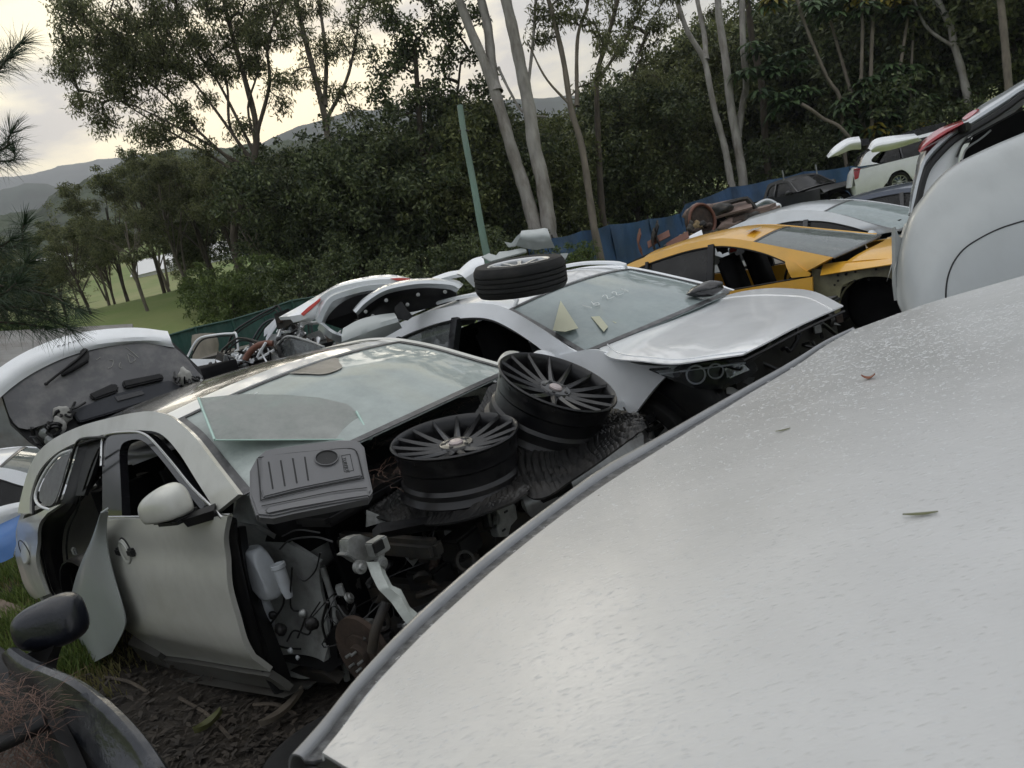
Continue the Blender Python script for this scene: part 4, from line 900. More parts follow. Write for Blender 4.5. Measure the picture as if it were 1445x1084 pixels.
class Car:
    """car-local frame: x forward from the front axle, y to its left, z up from the ground"""
    def __init__(s, name, label, cat, x, y, z, yaw, tilt=0.0, group=None, zb=.98, wb=.9, zr=1.5, wr=.6, far=.94):
        c, n = math.cos(yaw), math.sin(yaw); ct, st = math.cos(tilt), math.sin(tilt)
        s.o = np.array([x, y, z]); s.M = np.array([[c * ct, -n, c * st], [n * ct, c, n * st], [-st, 0, ct]])
        m = Matrix([[*s.M[i], s.o[i]] for i in range(3)] + [[0, 0, 0, 1]])
        s.root = thing(name, label, cat, group=group, matrix=m); s.m = m
        s.zb, s.wb, s.zr, s.wr, s.far = zb, wb, zr, wr, far
        s.eye = s.M.T @ (CAMP - s.o)
    def cut(s, px, py, p0, nn):
        d = s.M.T @ ray(px, py); p0 = np.array(p0, float); nn = np.array(nn, float)
        return s.eye + d * ((p0 - s.eye) @ nn / (d @ nn))
    def ax(s, px, py, a, v):
        n_ = [0, 0, 0]; n_[a] = 1; p = [0, 0, 0]; p[a] = v; return s.cut(px, py, p, n_)
    def green(s, px, py):
        q = s.cut(px, py, [0, -s.wb, s.zb], [0, s.zr - s.zb, -(s.wb - s.wr)] if False else [0, (s.zr - s.zb), -(s.wb - s.wr)])
        return q
    def wld(s, p): return s.M @ np.asarray(p, float) + s.o
    def Y(s, x, z):
        """half width of the body at x, z"""
        if z > s.zb: y = s.wb + (s.wr - s.wb) * (z - s.zb) / (s.zr - s.zb)
        else:
            u = (s.zb - z) / s.zb
            y = s.wb + .035 * math.sin(PI * min(1, u * 1.25)) - .05 * max(0, u - .62) / .38
        zc_ = getattr(s, 'crease', None)
        if zc_:
            y += .009 * math.exp(-((z - zc_ - .07) / .08) ** 2) - .012 * math.exp(-((z - .82) / .07) ** 2)
            if z < zc_: y -= .28 * (zc_ - z)
        y -= .30 * max(0, (x - .15) / .8) ** 2
        xr = getattr(s, 'xr', -3.6)
        y -= getattr(s, 'rt', .22) * max(0, (xr + .75 - x) / .75) ** 2 * (1 if z <= s.zb else .5)
        return y
    def side(s, pts, sg=-1, off=0.0):
        return [(x, sg * (s.Y(x, z) + off) * (s.far if sg > 0 and z > s.zb else 1), z) for x, z in pts]
    def panel(s, name, rows, mt, sg=-1, n=16, m=10, thick=.03, off=0.0, label=None, dense=True, rowsmooth=True, parent=None):
        R = [[(x, 0, z) for x, z in r] for r in rows]
        def fn(G):
            H = G.copy()
            for j in range(G.shape[0]):
                for i in range(G.shape[1]):
                    x, z = G[j, i, 0], G[j, i, 2]; H[j, i, 1] = sg * (s.Y(x, z) + off) * (s.far if sg > 0 and z > s.zb else 1)
            return H
        return sheet(name, R, n, m, mt, parent or s.root, thick, True, rowsmooth, 0, fn, label, flip=(sg > 0) ^ s._flip(R))
    @staticmethod
    def _flip(R):
        # keep the outward side outermost whichever way the rows run
        a = np.array(R[0][-1]) - np.array(R[0][0]); b = np.array(R[-1][0]) - np.array(R[0][0])
        return (a[0] * b[2] - a[2] * b[0]) > 0
def lerp_curve(c, x):
    c = sorted(c); return float(np.interp(x, [a for a, _ in c], [b for _, b in c]))

def wheel(name, parent, c, r=.34, w_=.22, sg=-1, spokes=10, rimmat='alloy', label=None, discs=True):
    """tyre with grooves, rim barrel and spokes as one part with sub-parts; axis along y"""
    mx = Matrix.Translation(Vector([float(a) for a in c])) @ Matrix.Rotation(rad(90), 4, 'X')
    ri = r * .68; h = w_ / 2
    prof = [(ri, -h * .85), (r * .8, -h), (r * .93, -h * .95), (r * .985, -h * .75)]
    for g in (-.45, 0, .45): prof += [(r, h * (g - .18)), (r, h * (g - .06)), (r - .012, h * (g - .05)), (r - .012, h * (g + .05)), (r, h * (g + .06))]
    prof += [(r * .985, h * .75), (r * .93, h * .95), (r * .8, h), (ri, h * .85)]
    t_ = lathe('wheel', prof, 'rubber', parent, 40, mx)
    if label: t_['label'] = label
    rim_geo('rim', t_, mx @ Matrix.Rotation(PI if sg > 0 else 0, 4, 'X'), ri, w_ * .8, spokes, rimmat)
    return t_
def rim_geo(name, parent, mx, R, depth, spokes, mt, spoke_mt=None):
    lathe(name, [(R + .012, depth / 2), (R + .004, depth / 2 + .006), (R - .012, depth / 2), (R - .02, depth / 2 - .015), (R - .035, 0), (R - .03, -depth / 2), (R + .012, -depth / 2)], mt, parent, 40, mx)
    V = []; Fc = []
    for i in range(spokes):
        a = 2 * PI * i / spokes; d = np.array([math.cos(a), math.sin(a), 0]); sd = np.array([-d[1], d[0], 0]); o = len(V)
        for rr, wv, z in ((.03, .03, depth / 2 - .02), (R * .5, .018, depth / 2 - .012), (R - .014, .026, depth / 2 - .004)):
            for q, dz in ((-1, 0), (1, 0), (1, -.03), (-1, -.03)): V.append(d * rr + sd * wv * q * .6 + np.array([0, 0, z + dz]))
        for j in range(2):
            for k in range(4): Fc.append((o + 4 * j + k, o + 4 * j + (k + 1) % 4, o + 4 * j + 4 + (k + 1) % 4, o + 4 * j + 4 + k))
    V = [tuple(mx @ Vector([float(x) for x in v])) for v in V]
    pyd('spokes', V, Fc, spoke_mt or mt, parent, False)
    lathe('hub', [(0.001, depth / 2 - .008), (.05, depth / 2 - .012), (.055, depth / 2 - .05), (.001, depth / 2 - .05)], mt, parent, 20, mx)

def seat(car, x, y, z=.35, name='seat', tilt=.2, mt='interior'):
    b = box(name, (x, y, z + .12), (.5, .48, .16), mt, car.root, bev=.05, seg=3)
    r_ = Matrix.Rotation(-tilt, 4, 'Y')
    box('backrest', (x - .28, y, z + .5), (.14, .46, .6), mt, b, r_, bev=.05, seg=3)
    box('headrest', (x - .37, y, z + .92), (.1, .26, .19), mt, b, r_, bev=.045, seg=3)
    return b
def steering(car, x, y, z):
    m_ = basis((x, y, z), (-.85, 0, .5), (0, 1, 0)); a = np.linspace(0, 2 * PI, 28, endpoint=False)
    P = [tuple(m_ @ Vector((.18 * math.cos(t), .18 * math.sin(t), 0))) for t in a]
    rg = ring('steering_wheel', P, .014, 'interior', car.root)
    box('wheel_hub', (0, 0, 0), (.12, .1, .04), 'interior', rg, m_, bev=.01)
    tube('spoke', [m_ @ Vector((-.17, 0, 0)), m_ @ Vector((.17, 0, 0))], .012, 'interior', rg, k=6)

def body(car, sp):
    """general body from profile curves: rail (outer roof edge), dlo (top of side glass), belt, etc."""
    r = car.root; P = sp['paint']; car.xr = sp['xr']
    rail, dlo = sp['rail'], sp['dlo']; belt = sp['belt']          # lists of (x, z) from the windscreen base rearwards
    sides = sp.get('sides', (-1, 1)); gl = sp.get('glass', 'glass_side')
    zbelt = lambda x: lerp_curve(belt, x); zs = sp.get('sill', .25)
    xB = sp.get('xB', -1.62); xA = sp.get('xA', -.48); xC = sp.get('xC', -2.55)
    for sg in sides:
        rr = sp.get('cut_' + ('r' if sg < 0 else 'l'), ())
        # roof side, A pillar and rear pillar in one sweep between rail and glass line
        car.panel('roof_side', [rail, dlo], P, sg, 60, 4, .02, rowsmooth=False)
        def topx(x): return lerp_curve([(a, b) for a, b in dlo], x)
        x0, x1 = dlo[0][0], dlo[-1][0]
        def glasspane(nm, xa, xb, mt_, off=-.012):
            xs = np.linspace(xa, xb, 14)
            car.panel(nm, [[(x, max(topx(x) + .012, zbelt(x))) for x in xs], [(x, zbelt(x) - .01) for x in xs]], mt_, sg, 14, 5, .004, off, rowsmooth=False)
        gx0 = dlo[0][0] - .03
        if 'fg' not in rr: glasspane('front_window', gx0, xB + .03, gl)
        if 'rg' not in rr: glasspane('rear_window', xB - .05, max(xC + .03, dlo[-1][0] + .05), sp.get('glass_rear', gl))
        if 'qg' not in rr and dlo[-1][0] < xC - .1: glasspane('quarter_window', xC - .03, dlo[-1][0] + .04, sp.get('glass_rear', gl))
        for xp, w_ in ((xB, .075), (xC, .04)):
            if 'dp' in rr: continue
            if xp < dlo[-1][0] + .05 or ('xc' in rr and xp == xC): continue
            car.panel('door_pillar', [[(xp + w_ / 2, topx(xp) + .01), (xp - w_ / 2 - .0, topx(xp) + .01)], [(xp + w_ / 2 + .03, zbelt(xp) - .01), (xp - w_ / 2 + .03, zbelt(xp) - .01)]], sp.get('pillar', 'black_gloss'), sg, 5, 5, .05, -.004)
        # frame line round the glass, belt trim
        L_ = car.side([(x, z - .004) for x, z in dlo], sg, .002)
        tube('window_seal', L_, .009, sp.get('seal', 'seal'), r, n=50, k=6)
        bx = np.linspace(dlo[0][0] + .02, max(dlo[-1][0], -3.4), 14)
        if 'bt' not in rr: tube('belt_trim', car.side([(x, zbelt(x)) for x in bx], sg, .006), .009, sp.get('belt_mat', 'seal'), r, k=6)
        def lower(nm, xs_top, xs_bot, zbot, mt_=P, off=0., m_=10, lab=None):
            rows = []
            for u in np.linspace(0, 1, 6):
                row = []
                for i in range(10):
                    s_ = i / 9; x = (xs_top[0] + (xs_top[1] - xs_top[0]) * s_) * (1 - u) + (xs_bot[0] + (xs_bot[1] - xs_bot[0]) * s_) * u
                    zt_ = zbelt(x) - .012; row.append((x, zt_ * (1 - u) + zbot(x) * u))
                rows.append(row)
            return car.panel(nm, rows, mt_, sg, 22, m_, .03, off, lab)
        rad_ = sp.get('arch', .37); zc = sp.get('axle', .32)
        def arch(xc):
            return lambda x: max(zs, zc + math.sqrt(max(0, rad_ ** 2 - (x - xc) ** 2)) if abs(x - xc) < rad_ else zs)
        if 'fd' not in rr:
            d = lower('front_door', (xA - .005, xB + .005), (xA - .06, xB + .0), lambda x: zs)
            hx = xB + .2; box('door_handle', car.side([(hx, zbelt(hx) - .12)], sg, .02)[0], (.16, .03, .03), P, d, bev=.012)
        wbx = sp.get('wb', -2.7)
        if 'rd' not in rr:
            d = lower('rear_door', (xB - .005, xC + .005), (xB - .0, wbx + rad_ + .02), lambda x: zs)
            hx = xC + .2; box('door_handle', car.side([(hx, zbelt(hx) - .12)], sg, .02)[0], (.16, .03, .03), P, d, bev=.012)
        if 'qp' not in rr:
            lower('quarter_panel', (xC - .005, sp['xr']), (wbx + rad_ + .01, sp['xr']), arch(wbx), m_=14)
        if 'fe' not in rr:
            lower('front_fender', (sp.get('xf', .72), xA), (sp.get('xf', .72) - .05, xA - .05), arch(0), m_=14)
        if 'sl' not in rr:
            car.panel('sill', [[(xA - .05, zs + .0), (wbx + rad_, zs)], [(xA - .05, zs - .1), (wbx + rad_, zs - .1)]], sp.get('sill_mat', 'black_plastic'), sg, 12, 4, .06, -.01)
        for xc, ky in ((0, 'fw'), (wbx, 'rw')):
            if ('al' in rr and xc == 0) or 'nal' in rr: continue
            # inner arch liner
            a = np.linspace(-.1, PI + .1, 14); y0 = sg * (car.wb - .03); y1 = sg * (car.wb - .35)
            sheet('arch_liner', [[(xc + (rad_ + .015) * math.cos(t), y0, zc + (rad_ + .015) * math.sin(t)) for t in a], [(xc + (rad_ + .015) * math.cos(t), y1, zc + (rad_ + .015) * math.sin(t)) for t in a]], 14, 3, 'black_plastic', r, .01)
            if ky not in rr: wheel('wheel', r, (xc, sg * (car.wb - .11), zc), sp.get('wr', .32), .21, sg)
        if sp.get('mirror', True) and 'mi' not in rr:
            mx_, mz = xA - .12, zbelt(xA) + .07
            mirror(car, mx_, sg, mz, P)
        if sp.get('rails'):
            q = [(x, z) for x, z in rail if z > sp['rails']]
            pts = car.side([(x, z + .055) for x, z in q], sg, -.06); pts = [car.side([(q[0][0], q[0][1] + .0)], sg, -.06)[0]] + pts[0:] + [car.side([(q[-1][0] - .05, q[-1][1] - .01)], sg, -.06)[0]]
            tube('roof_rail', pts, .016, sp.get('rail_mat', P), r, n=40, k=8)
    # roof, screens
    i0, i1 = sp['i_ws'], sp['i_rw']         # indices in rail where the windscreen ends and the rear screen begins
    def span(rl, crown, k=9, push=0.0, dx=0.0):
        rows = []
        for x, z in rl:
            yl = car.Y(x, z) * car.far; yr = -car.Y(x, z); row = []
            for u in np.linspace(0, 1, k):
                y = yr + (yl - yr) * u; q = 1 - (2 * u - 1) ** 2
                row.append((x + push * q, y, z + crown * q))
            rows.append(row)
        return rows
    cr_ = sp.get('crown', .06)
    roofrows = span(rail[i0:i1 + 1], cr_)
    # forward edge bows forward with the glass
    def bowed(rows, amount):
        o = []
        for j, row in enumerate(rows):
            f = amount[j]; o.append([(x + f * (1 - (2 * i / (len(row) - 1) - 1) ** 2), y, z) for i, (x, y, z) in enumerate(row)])
        return o
    nb = len(roofrows); roofrows = bowed(roofrows, [.08 * (1 - j / (nb - 1)) - .05 * j / (nb - 1) for j in range(nb)])
    if sp.get('split_roof'):
        R_ = np.array([resample(q, 9) for q in roofrows]); tt = np.linspace(0, len(R_) - 1, 40); G = cr_interp(R_.reshape(len(R_), -1), tt).reshape(40, 9, 3)
        kk = sp['split_roof']; sheet('roof_header', [list(map(tuple, q)) for q in G[:kk]], 24, 10, sp.get('header', P), r, .015)
        g2 = G[kk - 1:-3].copy(); g2[:, :, 2] -= .004
        sheet('panoramic_roof', [list(map(tuple, q)) for q in g2], 24, 24, 'roof_glass', r, .01)
    else: sheet('roof', roofrows, 26, 24, P, r, .02)
    ws = bowed(span(rail[:i0 + 1], cr_ * .9), [.22 - .14 * (j / max(1, i0)) for j in range(i0 + 1)])
    car.ws = ws
    if not sp.get('no_ws'):
        inset = lambda rows, dz: [[(x, y * .985, z - dz) for x, y, z in row] for row in rows]
        sheet('windscreen', inset(ws, .008), 26, 16, sp.get('glass_ws', 'glass_ws'), r, .005)
        # black border band
        R_ = np.array([resample(q, 51) for q in ws]); tt = np.linspace(0, len(R_) - 1, 51); G = cr_interp(R_.reshape(len(R_), -1), tt).reshape(51, 51, 3)
        G[:, :, 2] -= .002
        bands = [G[:3], G[-2:], G[:, :2], G[:, -2:]]
        for bnd in bands: sheet('windscreen_border', [list(map(tuple, q)) for q in bnd], 51 if bnd.shape[1] > 3 else 3, 3 if bnd.shape[1] > 3 else 51, 'ws_band', r, .003, smooth=False, rowsmooth=False)
    rw = bowed(span(rail[i1:], cr_), [-.05 - .1 * (j / max(1, len(rail) - 1 - i1)) for j in range(len(rail) - i1)])
    if not sp.get('no_rw'): sheet('rear_screen', rw, 20, 12, 'glass_dark', r, .005)
    # tailgate lower and rear bumper
    xe = rail[-1][0]; xr = sp['xr']
    if not sp.get('no_tail'):
        rows = []
        for u in np.linspace(0, 1, 5):
            x = xe - .08 + (xr - .06 - xe) * (u ** .5); z = rail[-1][1] * (1 - u) + .5 * u
            rows.append([(x - .12 * (1 - (2 * v - 1) ** 2), -car.Y(xr + .05, z) + 2 * car.Y(xr + .05, z) * v, z) for v in np.linspace(0, 1, 9)])
        sheet('tailgate', rows, 20, 12, P, r, .03)
        rows = []
        for u in np.linspace(0, 1, 5):
            z = .52 - .3 * u
            rows.append([(xr - .14 * (1 - (2 * v - 1) ** 4) * (1 - .3 * u), -car.Y(xr + .05, z) + 2 * car.Y(xr + .05, z) * v, z) for v in np.linspace(0, 1, 11)])
        sheet('rear_bumper', rows, 20, 8, sp.get('bumper', P), r, .03)
        for sg in (-1, 1):
            if sp.get('no_tl'): break
            car.panel('tail_light', [[(xr + .02, rail[-1][1] - .02), (xr + .22, rail[-1][1] - .06)], [(xr + .01, .72), (xr + .12, .74)]], 'red_lens', sg, 8, 8, .03, .006)
    # cabin
    zi = zs + .02
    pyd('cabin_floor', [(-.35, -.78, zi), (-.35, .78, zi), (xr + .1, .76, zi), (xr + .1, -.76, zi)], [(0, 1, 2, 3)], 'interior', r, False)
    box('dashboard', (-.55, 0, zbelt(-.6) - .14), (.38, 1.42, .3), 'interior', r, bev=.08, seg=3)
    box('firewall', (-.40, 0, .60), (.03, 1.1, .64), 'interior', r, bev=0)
    if not sp.get('no_seats'):
        for y in (-.36, .36): seat(car, -1.35, y)
        b = box('rear_bench', (-2.25, 0, .5), (.5, 1.25, .2), 'interior', r, bev=.05, seg=3)
        box('backrest', (-2.56, 0, .78), (.16, 1.25, .6), 'interior', b, Matrix.Rotation(-.25, 4, 'Y'), bev=.05, seg=3)
        steering(car, -.92, -.36, .88)
    if 'no_hood' not in sp:
        xf = sp.get('xh', .78); zh0 = rail[0][1] - .03; zh1 = sp.get('zh', .74)
        rows = []
        for u in np.linspace(0, 1, 7):
            rows.append([])
            for v in np.linspace(-1, 1, 11):
                x = -.22 + .18 * (1 - v * v) * 1 + (xf - .1 * v * v + .22 - .18 * (1 - v * v)) * u
                z = zh0 - .02 * abs(v) ** 2 + (zh1 - zh0) * (u ** 1.8) - .045 * v ** 4 + sp.get('hood_lift', 0) * u
                rows[-1].append((x, v * (car.wb - .11 - .14 * u ** 2), z))
        sheet('bonnet', rows, 26, 16, P, r, .02)
        # wing tops between bonnet and side
        for sg in (-1, 1):
            if 'fe' in sp.get('cut_' + ('r' if sg < 0 else 'l'), ()) and not sp.get('keep_top'): continue
            a, b_ = [], []
            for u in np.linspace(0, 1, 6):
                x = -.45 + (xf + .4) * u; z = zh0 - .03 + (zh1 - zh0) * max(0, u) ** 1.8
                a.append((x, sg * (car.wb - .13 - .14 * u ** 2), z)); b_.append((x, sg * car.Y(x, zbelt(x)), zbelt(x) - .012))
            sheet('wing_top', [a, [(p[0], (p[1] * .5 + q[1] * .5), (p[2] + q[2]) / 2 + .008) for p, q in zip(a, b_)], b_], 12, 5, P, r, .01, flip=sg < 0)

def mirror(car, x, sg, z, paint, sc=1.0, parent=None):
    y = sg * (car.Y(x, z) + .17)
    def f(v): return Vector((v.x * (1.0 if v.x > 0 else .35), v.y * (1 - .15 * v.z), v.z * (1 if v.z > 0 else .8)))
    b = blob('mirror', (x, y, z), (.085 * sc, .13 * sc, .085 * sc), paint, parent or car.root, sub=3, fn=f)
    box('mirror_base', (x - .0, y - sg * .02, z - .075 * sc), (.08, .24 * sc, .028), 'black_plastic', b, bev=.012)
    pyd('mirror_glass', [(x - .034, y - .1, z - .05), (x - .034, y + .1, z - .05), (x - .034, y + .1, z + .055), (x - .034, y - .1, z + .055)], [(0, 1, 2, 3)], 'glass_dark', b, False)
    return b
def headlight(car, outline, ydep, name='headlight'): pass
M['roof_glass'] = mat('panoramic_roof_glass', (0.06, 0.06, 0.055), 0.22, 0, 0.6, dirt=(0.16, 0.15, 0.12), dirt_amt=0.5, dscale=6)
M['body_gold'] = M['paint_beige']

def pxs(car, pts, fn='green'):
    return [getattr(car, fn)(px, py) for px, py in pts]
def xz(P): return [(float(p[0]), float(p[2])) for p in P]

# ---- A: stripped beige SUV in the middle
A = Car('stripped_suv', 'dusty beige SUV with no bonnet or front fender, wheels and covers piled on it', 'car', -.24, 3.236, 0, -.72, -.05, 'wrecked cars parked side by side', 1.0, .91, 1.56, .62, .97)
A.rt = .04
rail = xz(pxs(A, [(343, 700), (310, 655), (285, 615), (251, 598), (235, 584), (208, 583), (166, 590), (111, 606), (66, 631), (45, 665), (25, 740)]))
railA = [(-.34, 1.06), (-.56, 1.175), (-.78, 1.29), (-1.0, 1.375), (-1.15, 1.41), (-1.34, 1.43), (-1.7, 1.435), (-2.25, 1.42), (-2.72, 1.36), (-2.96, 1.24), (-3.06, 1.0)]
dloA = [(-.5, 1.0), (-.70, 1.115), (-.9, 1.23), (-1.1, 1.315), (-1.3, 1.345), (-1.6, 1.36), (-2.1, 1.35), (-2.5, 1.305), (-2.75, 1.22), (-2.84, 1.1), (-2.80, 1.0)]
specA = dict(paint='paint_beige', xr=-3.42, rail=railA, dlo=dloA, belt=[(-.3, .985), (-1.7, .97), (-3.5, .97)], i_ws=3, i_rw=7, xA=-.41, xB=-1.69, xC=-2.62, sill=.2, wb=-2.62, arch=.36, axle=.30,
             cut_r=('fd', 'rd', 'fe', 'fw', 'rw', 'fg', 'rg', 'qg', 'xc', 'mi', 'qp', 'sl', 'bt', 'al', 'dp'), cut_l=('fe', 'fw', 'al'), no_hood=1, split_roof=9, header='paint_roof', glass_ws='glass_ws', no_tl=1, crown=.05, no_rw=1)
body(A, specA)
def onplane(c, n):
    c = np.array(c, float); n = np.array(n, float); n /= np.linalg.norm(n)
    def f(px, py, lift=0.0):
        d = ray(px, py); return CAMP + d * (((c + n * lift) - CAMP) @ n / (d @ n))
    f.c = c; f.n = n; return f
def facing(px, py, dist, up=0.5, side=0.0):
    """plane through that spot, leaning between facing the viewer's side and facing the sky"""
    c = at(px, py, dist); h = CAMP - c; h[2] = 0; h /= np.linalg.norm(h); s = np.array([-h[1], h[0], 0])
    return onplane(c, h * math.cos(up) + np.array([0, 0, 1]) * math.sin(up) + s * side)
def loc(car, P): return [tuple(car.M.T @ (np.array(p) - car.o)) for p in P]

def px_panel(car, name, rows, mt, val=-.93, off=0.0, n=16, m=12, thick=.03, green=False, label=None, parent=None):
    R = []
    for r in rows: R.append(xz([car.green(*p) if green else car.ax(*p, 1, val) for p in r]))
    return car.panel(name, R, mt, -1, n, m, thick, off, label, parent=parent)
# front door, standing a touch proud of the body
A.crease = .385
d = px_panel(A, 'front_door', [[(148, 732), (200, 731), (260, 729), (326, 728)], [(152, 771), (205, 769), (265, 768), (324, 767)], [(163, 825), (220, 824), (280, 823), (336, 822)], [(178, 868), (230, 868), (290, 868), (350, 868)], [(190, 905), (240, 906), (300, 908), (364, 912)], [(212, 936), (255, 939), (315, 944), (375, 948)]], 'paint_beige', n=30, m=26, off=.012, thick=.022)
d['label'] = 'beige front door, closed, window missing'
px_panel(A, 'door_cladding', [[(206, 940), (255, 944), (315, 950), (374, 953)], [(222, 962), (260, 968), (320, 977), (390, 984)]], 'door_clad', n=14, m=5, off=.02, thick=.03, parent=d)
outer = [(150, 732), (150, 700), (150, 655), (151, 622), (155, 613), (166, 609), (194, 607), (208, 609), (222, 618), (249, 648), (277, 682), (300, 705), (322, 727)]
inner = [(178, 731), (177, 700), (175, 662), (174, 640), (177, 626), (186, 620), (198, 618), (206, 620), (216, 627), (238, 652), (263, 684), (284, 709), (300, 729)]
px_panel(A, 'door_frame', [outer, inner], 'black_gloss', green=True, off=.02, n=60, m=4, thick=.04, parent=d)
tube('frame_trim', [A.green(*p) + [0, -.026, 0] for p in outer[2:]], .0075, 'chrome', d, n=60, k=8)
tube('belt_trim', A.side(xz([A.ax(*p, 1, -.93) for p in [(149, 730), (210, 729), (326, 727)]]), -1, .02), .008, 'chrome', d, n=20, k=8)
tube('door_crease', A.side(xz([A.ax(*p, 1, -.93) for p in [(191, 908), (240, 909), (300, 911), (364, 914)]]), -1, .013), .004, 'paint_beige', d, n=20, k=6)
tube('scratch', A.side(xz([A.ax(*p, 1, -.93) for p in [(222, 799), (270, 798), (326, 795)]]), -1, .0125), .0016, 'black_plastic', d, n=20, k=4)
bpy.context.view_layer.update(); d.parent = A.root; hp = A.M.T @ (onsurface(d, [(179, 778)])[0] - A.o)
hb = blob('door_handle_recess', hp + [0, -.004, 0], (.046, .012, .066), 'paint_beige', d, sub=3)
ring('recess_shadow', [hp + [.05 * math.cos(t), -.0, .07 * math.sin(t)] for t in np.linspace(0, 2 * PI, 30, endpoint=False)], .004, 'seal', hb, 5)
lathe('handle_bezel', [(.028, 0), (.045, .004), (.05, 0)], 'paint_beige', hb, 24, Matrix.Translation(Vector(hp + [0, -.012, 0])) @ Matrix.Rotation(rad(90), 4, 'X') @ Matrix.Scale(1.25, 4, (0, 1, 0)))
for dx in (-.07, .07): box('handle_mount', hp + [dx, -.006, 0], (.06, .03, .04), 'seal', d, bev=.008)
# far-side glimpses: inner trim of the door opening
# mirror
mp_ = A.ax(236, 714, 1, -1.02)
def sq(v, p): k = (abs(v.x) ** p + abs(v.y) ** p + abs(v.z) ** p) ** (-1 / p); return v * k
def mfn(v):
    v = sq(v, 2.7); z = max(-.55, v.z) if v.z < 0 else v.z
    return Vector((v.x, v.y * (1.0 if v.y < 0 else .7), z * (1.0 + .24 * v.x)))
mb = blob('mirror', mp_, (.118, .09, .080), 'paint_beige', A.root, sub=4, fn=mfn, rot=Matrix.Rotation(rad(-6), 4, 'Y') @ Matrix.Rotation(rad(12), 4, 'Z'))
box('mirror_base', mp_ + [.01, .02, -.058], (.21, .13, .035), 'black_plastic', mb, Matrix.Rotation(rad(-3), 4, 'Y'), bev=.016)
sheet('mirror_arm', [[mp_ + [.08, .02, -.05], mp_ + [.19, .10, -.035]], [mp_ + [.08, .03, -.085], mp_ + [.17, .11, -.075]]], 4, 3, 'black_plastic', mb, .04)
# rear door opening and quarter panel
q = px_panel(A, 'quarter_panel', [[(24, 736), (80, 716)], [(20, 758), (58, 738)], [(18, 785), (56, 776)], [(24, 815), (62, 806)], [(36, 850), (74, 836)]], 'paint_beige', n=14, m=24, thick=.02, off=.0)
bpy.context.view_layer.update(); fz = A.M.T @ (onsurface(q, [(37, 779)])[0] - A.o); fy = fz[1] - .004; fz[2] = float(fz[2])
lathe('fuel_flap', [(.001, .012), (.07, .010), (.078, .004), (.08, -.01)], 'paint_beige', q, 36, Matrix.Translation(Vector((float(fz[0]), float(fy) + .004, float(fz[2])))) @ Matrix.Rotation(rad(90), 4, 'X') @ Matrix.Rotation(rad(-18), 4, 'X'), sharp=20)
ring('flap_gap', [(fz[0] + .083 * math.cos(t), fy - .003 - .0 * math.sin(t), fz[2] + .083 * math.sin(t)) for t in np.linspace(0, 2 * PI, 30, endpoint=False)], .003, 'seal', q, 5)
qw = [(103, 638), (97, 655), (90, 680), (82, 703), (73, 713), (62, 708), (58, 700), (61, 685), (72, 664), (88, 645)]
plate('quarter_window', [A.green(*p) + [0, -.012, 0] for p in qw], .006, 'glass_dusty', A.root, True, 40, toward=A.eye)
tube('window_trim', [A.green(*p) + [0, -.016, 0] for p in [(105, 634), (88, 641), (71, 660), (58, 684), (54, 701), (60, 712), (75, 718)]], .009, 'paint_roof', A.root, n=40)
def opp(px, py, ins): return A.green(px, py) + [0, ins, 0] if py < 722 else A.ax(px, py, 1, -.915 + ins)
sheet('opening_liner', [[opp(*p, .015) for p in [(108, 627), (96, 668), (80, 715), (60, 741), (60, 778), (73, 830), (88, 850)]], [opp(*p, .05) for p in [(120, 625), (107, 668), (91, 718), (73, 744), (73, 780), (87, 832), (104, 855)]], [opp(*p, .12) for p in [(132, 624), (120, 670), (104, 722), (90, 750), (89, 790), (103, 842), (126, 868)]]], 40, 8, 'black_plastic', A.root, .03)
px_panel(A, 'c_pillar_trim', [[(112, 632), (124, 630), (134, 628)], [(102, 668), (112, 668), (122, 668)], [(88, 706), (98, 706), (108, 706)]], 'black_plastic', green=True, off=-.06, n=8, m=8, thick=.02)
tube('door_seal', [A.ax(*p, 1, -.90) for p in [(150, 617), (118, 619), (107, 628), (95, 668), (78, 717), (58, 740), (58, 778), (71, 831), (86, 852)]], .007, 'seal', A.root, n=50)
tube('door_seal', [A.ax(*p, 1, -.82) for p in [(140, 632), (128, 660), (110, 715), (96, 750), (95, 790), (110, 850)]], .006, 'seal', A.root, n=40)
box('rear_seat_side', (-2.35, -.55, .72), (.3, .3, .8), 'interior', A.root, bev=.08)
box('door_latch', A.ax(105, 778, 1, -.84), (.05, .02, .05), 'steel', A.root, bev=.008)
px_panel(A, 'sill', [[(172, 905), (190, 918), (206, 930)], [(176, 925), (195, 936), (214, 950)], [(178, 945), (200, 962), (232, 975)]], 'door_clad', n=8, m=6, off=.0, thick=.06)
pyd('sill_beam', [A.ax(178, 948, 1, -.9), A.ax(400, 985, 1, -.9), A.ax(400, 985, 1, -.9) + [0, .2, -.04], A.ax(178, 948, 1, -.9) + [0, .2, -.04]], [(0, 1, 2, 3)], 'door_clad', A.root)
px_panel(A, 'underbody_skirt', [[(165, 925), (280, 968), (408, 975)], [(170, 948), (290, 990), (425, 998)]], 'steel_dark', n=10, m=4, off=-.12, thick=.05)
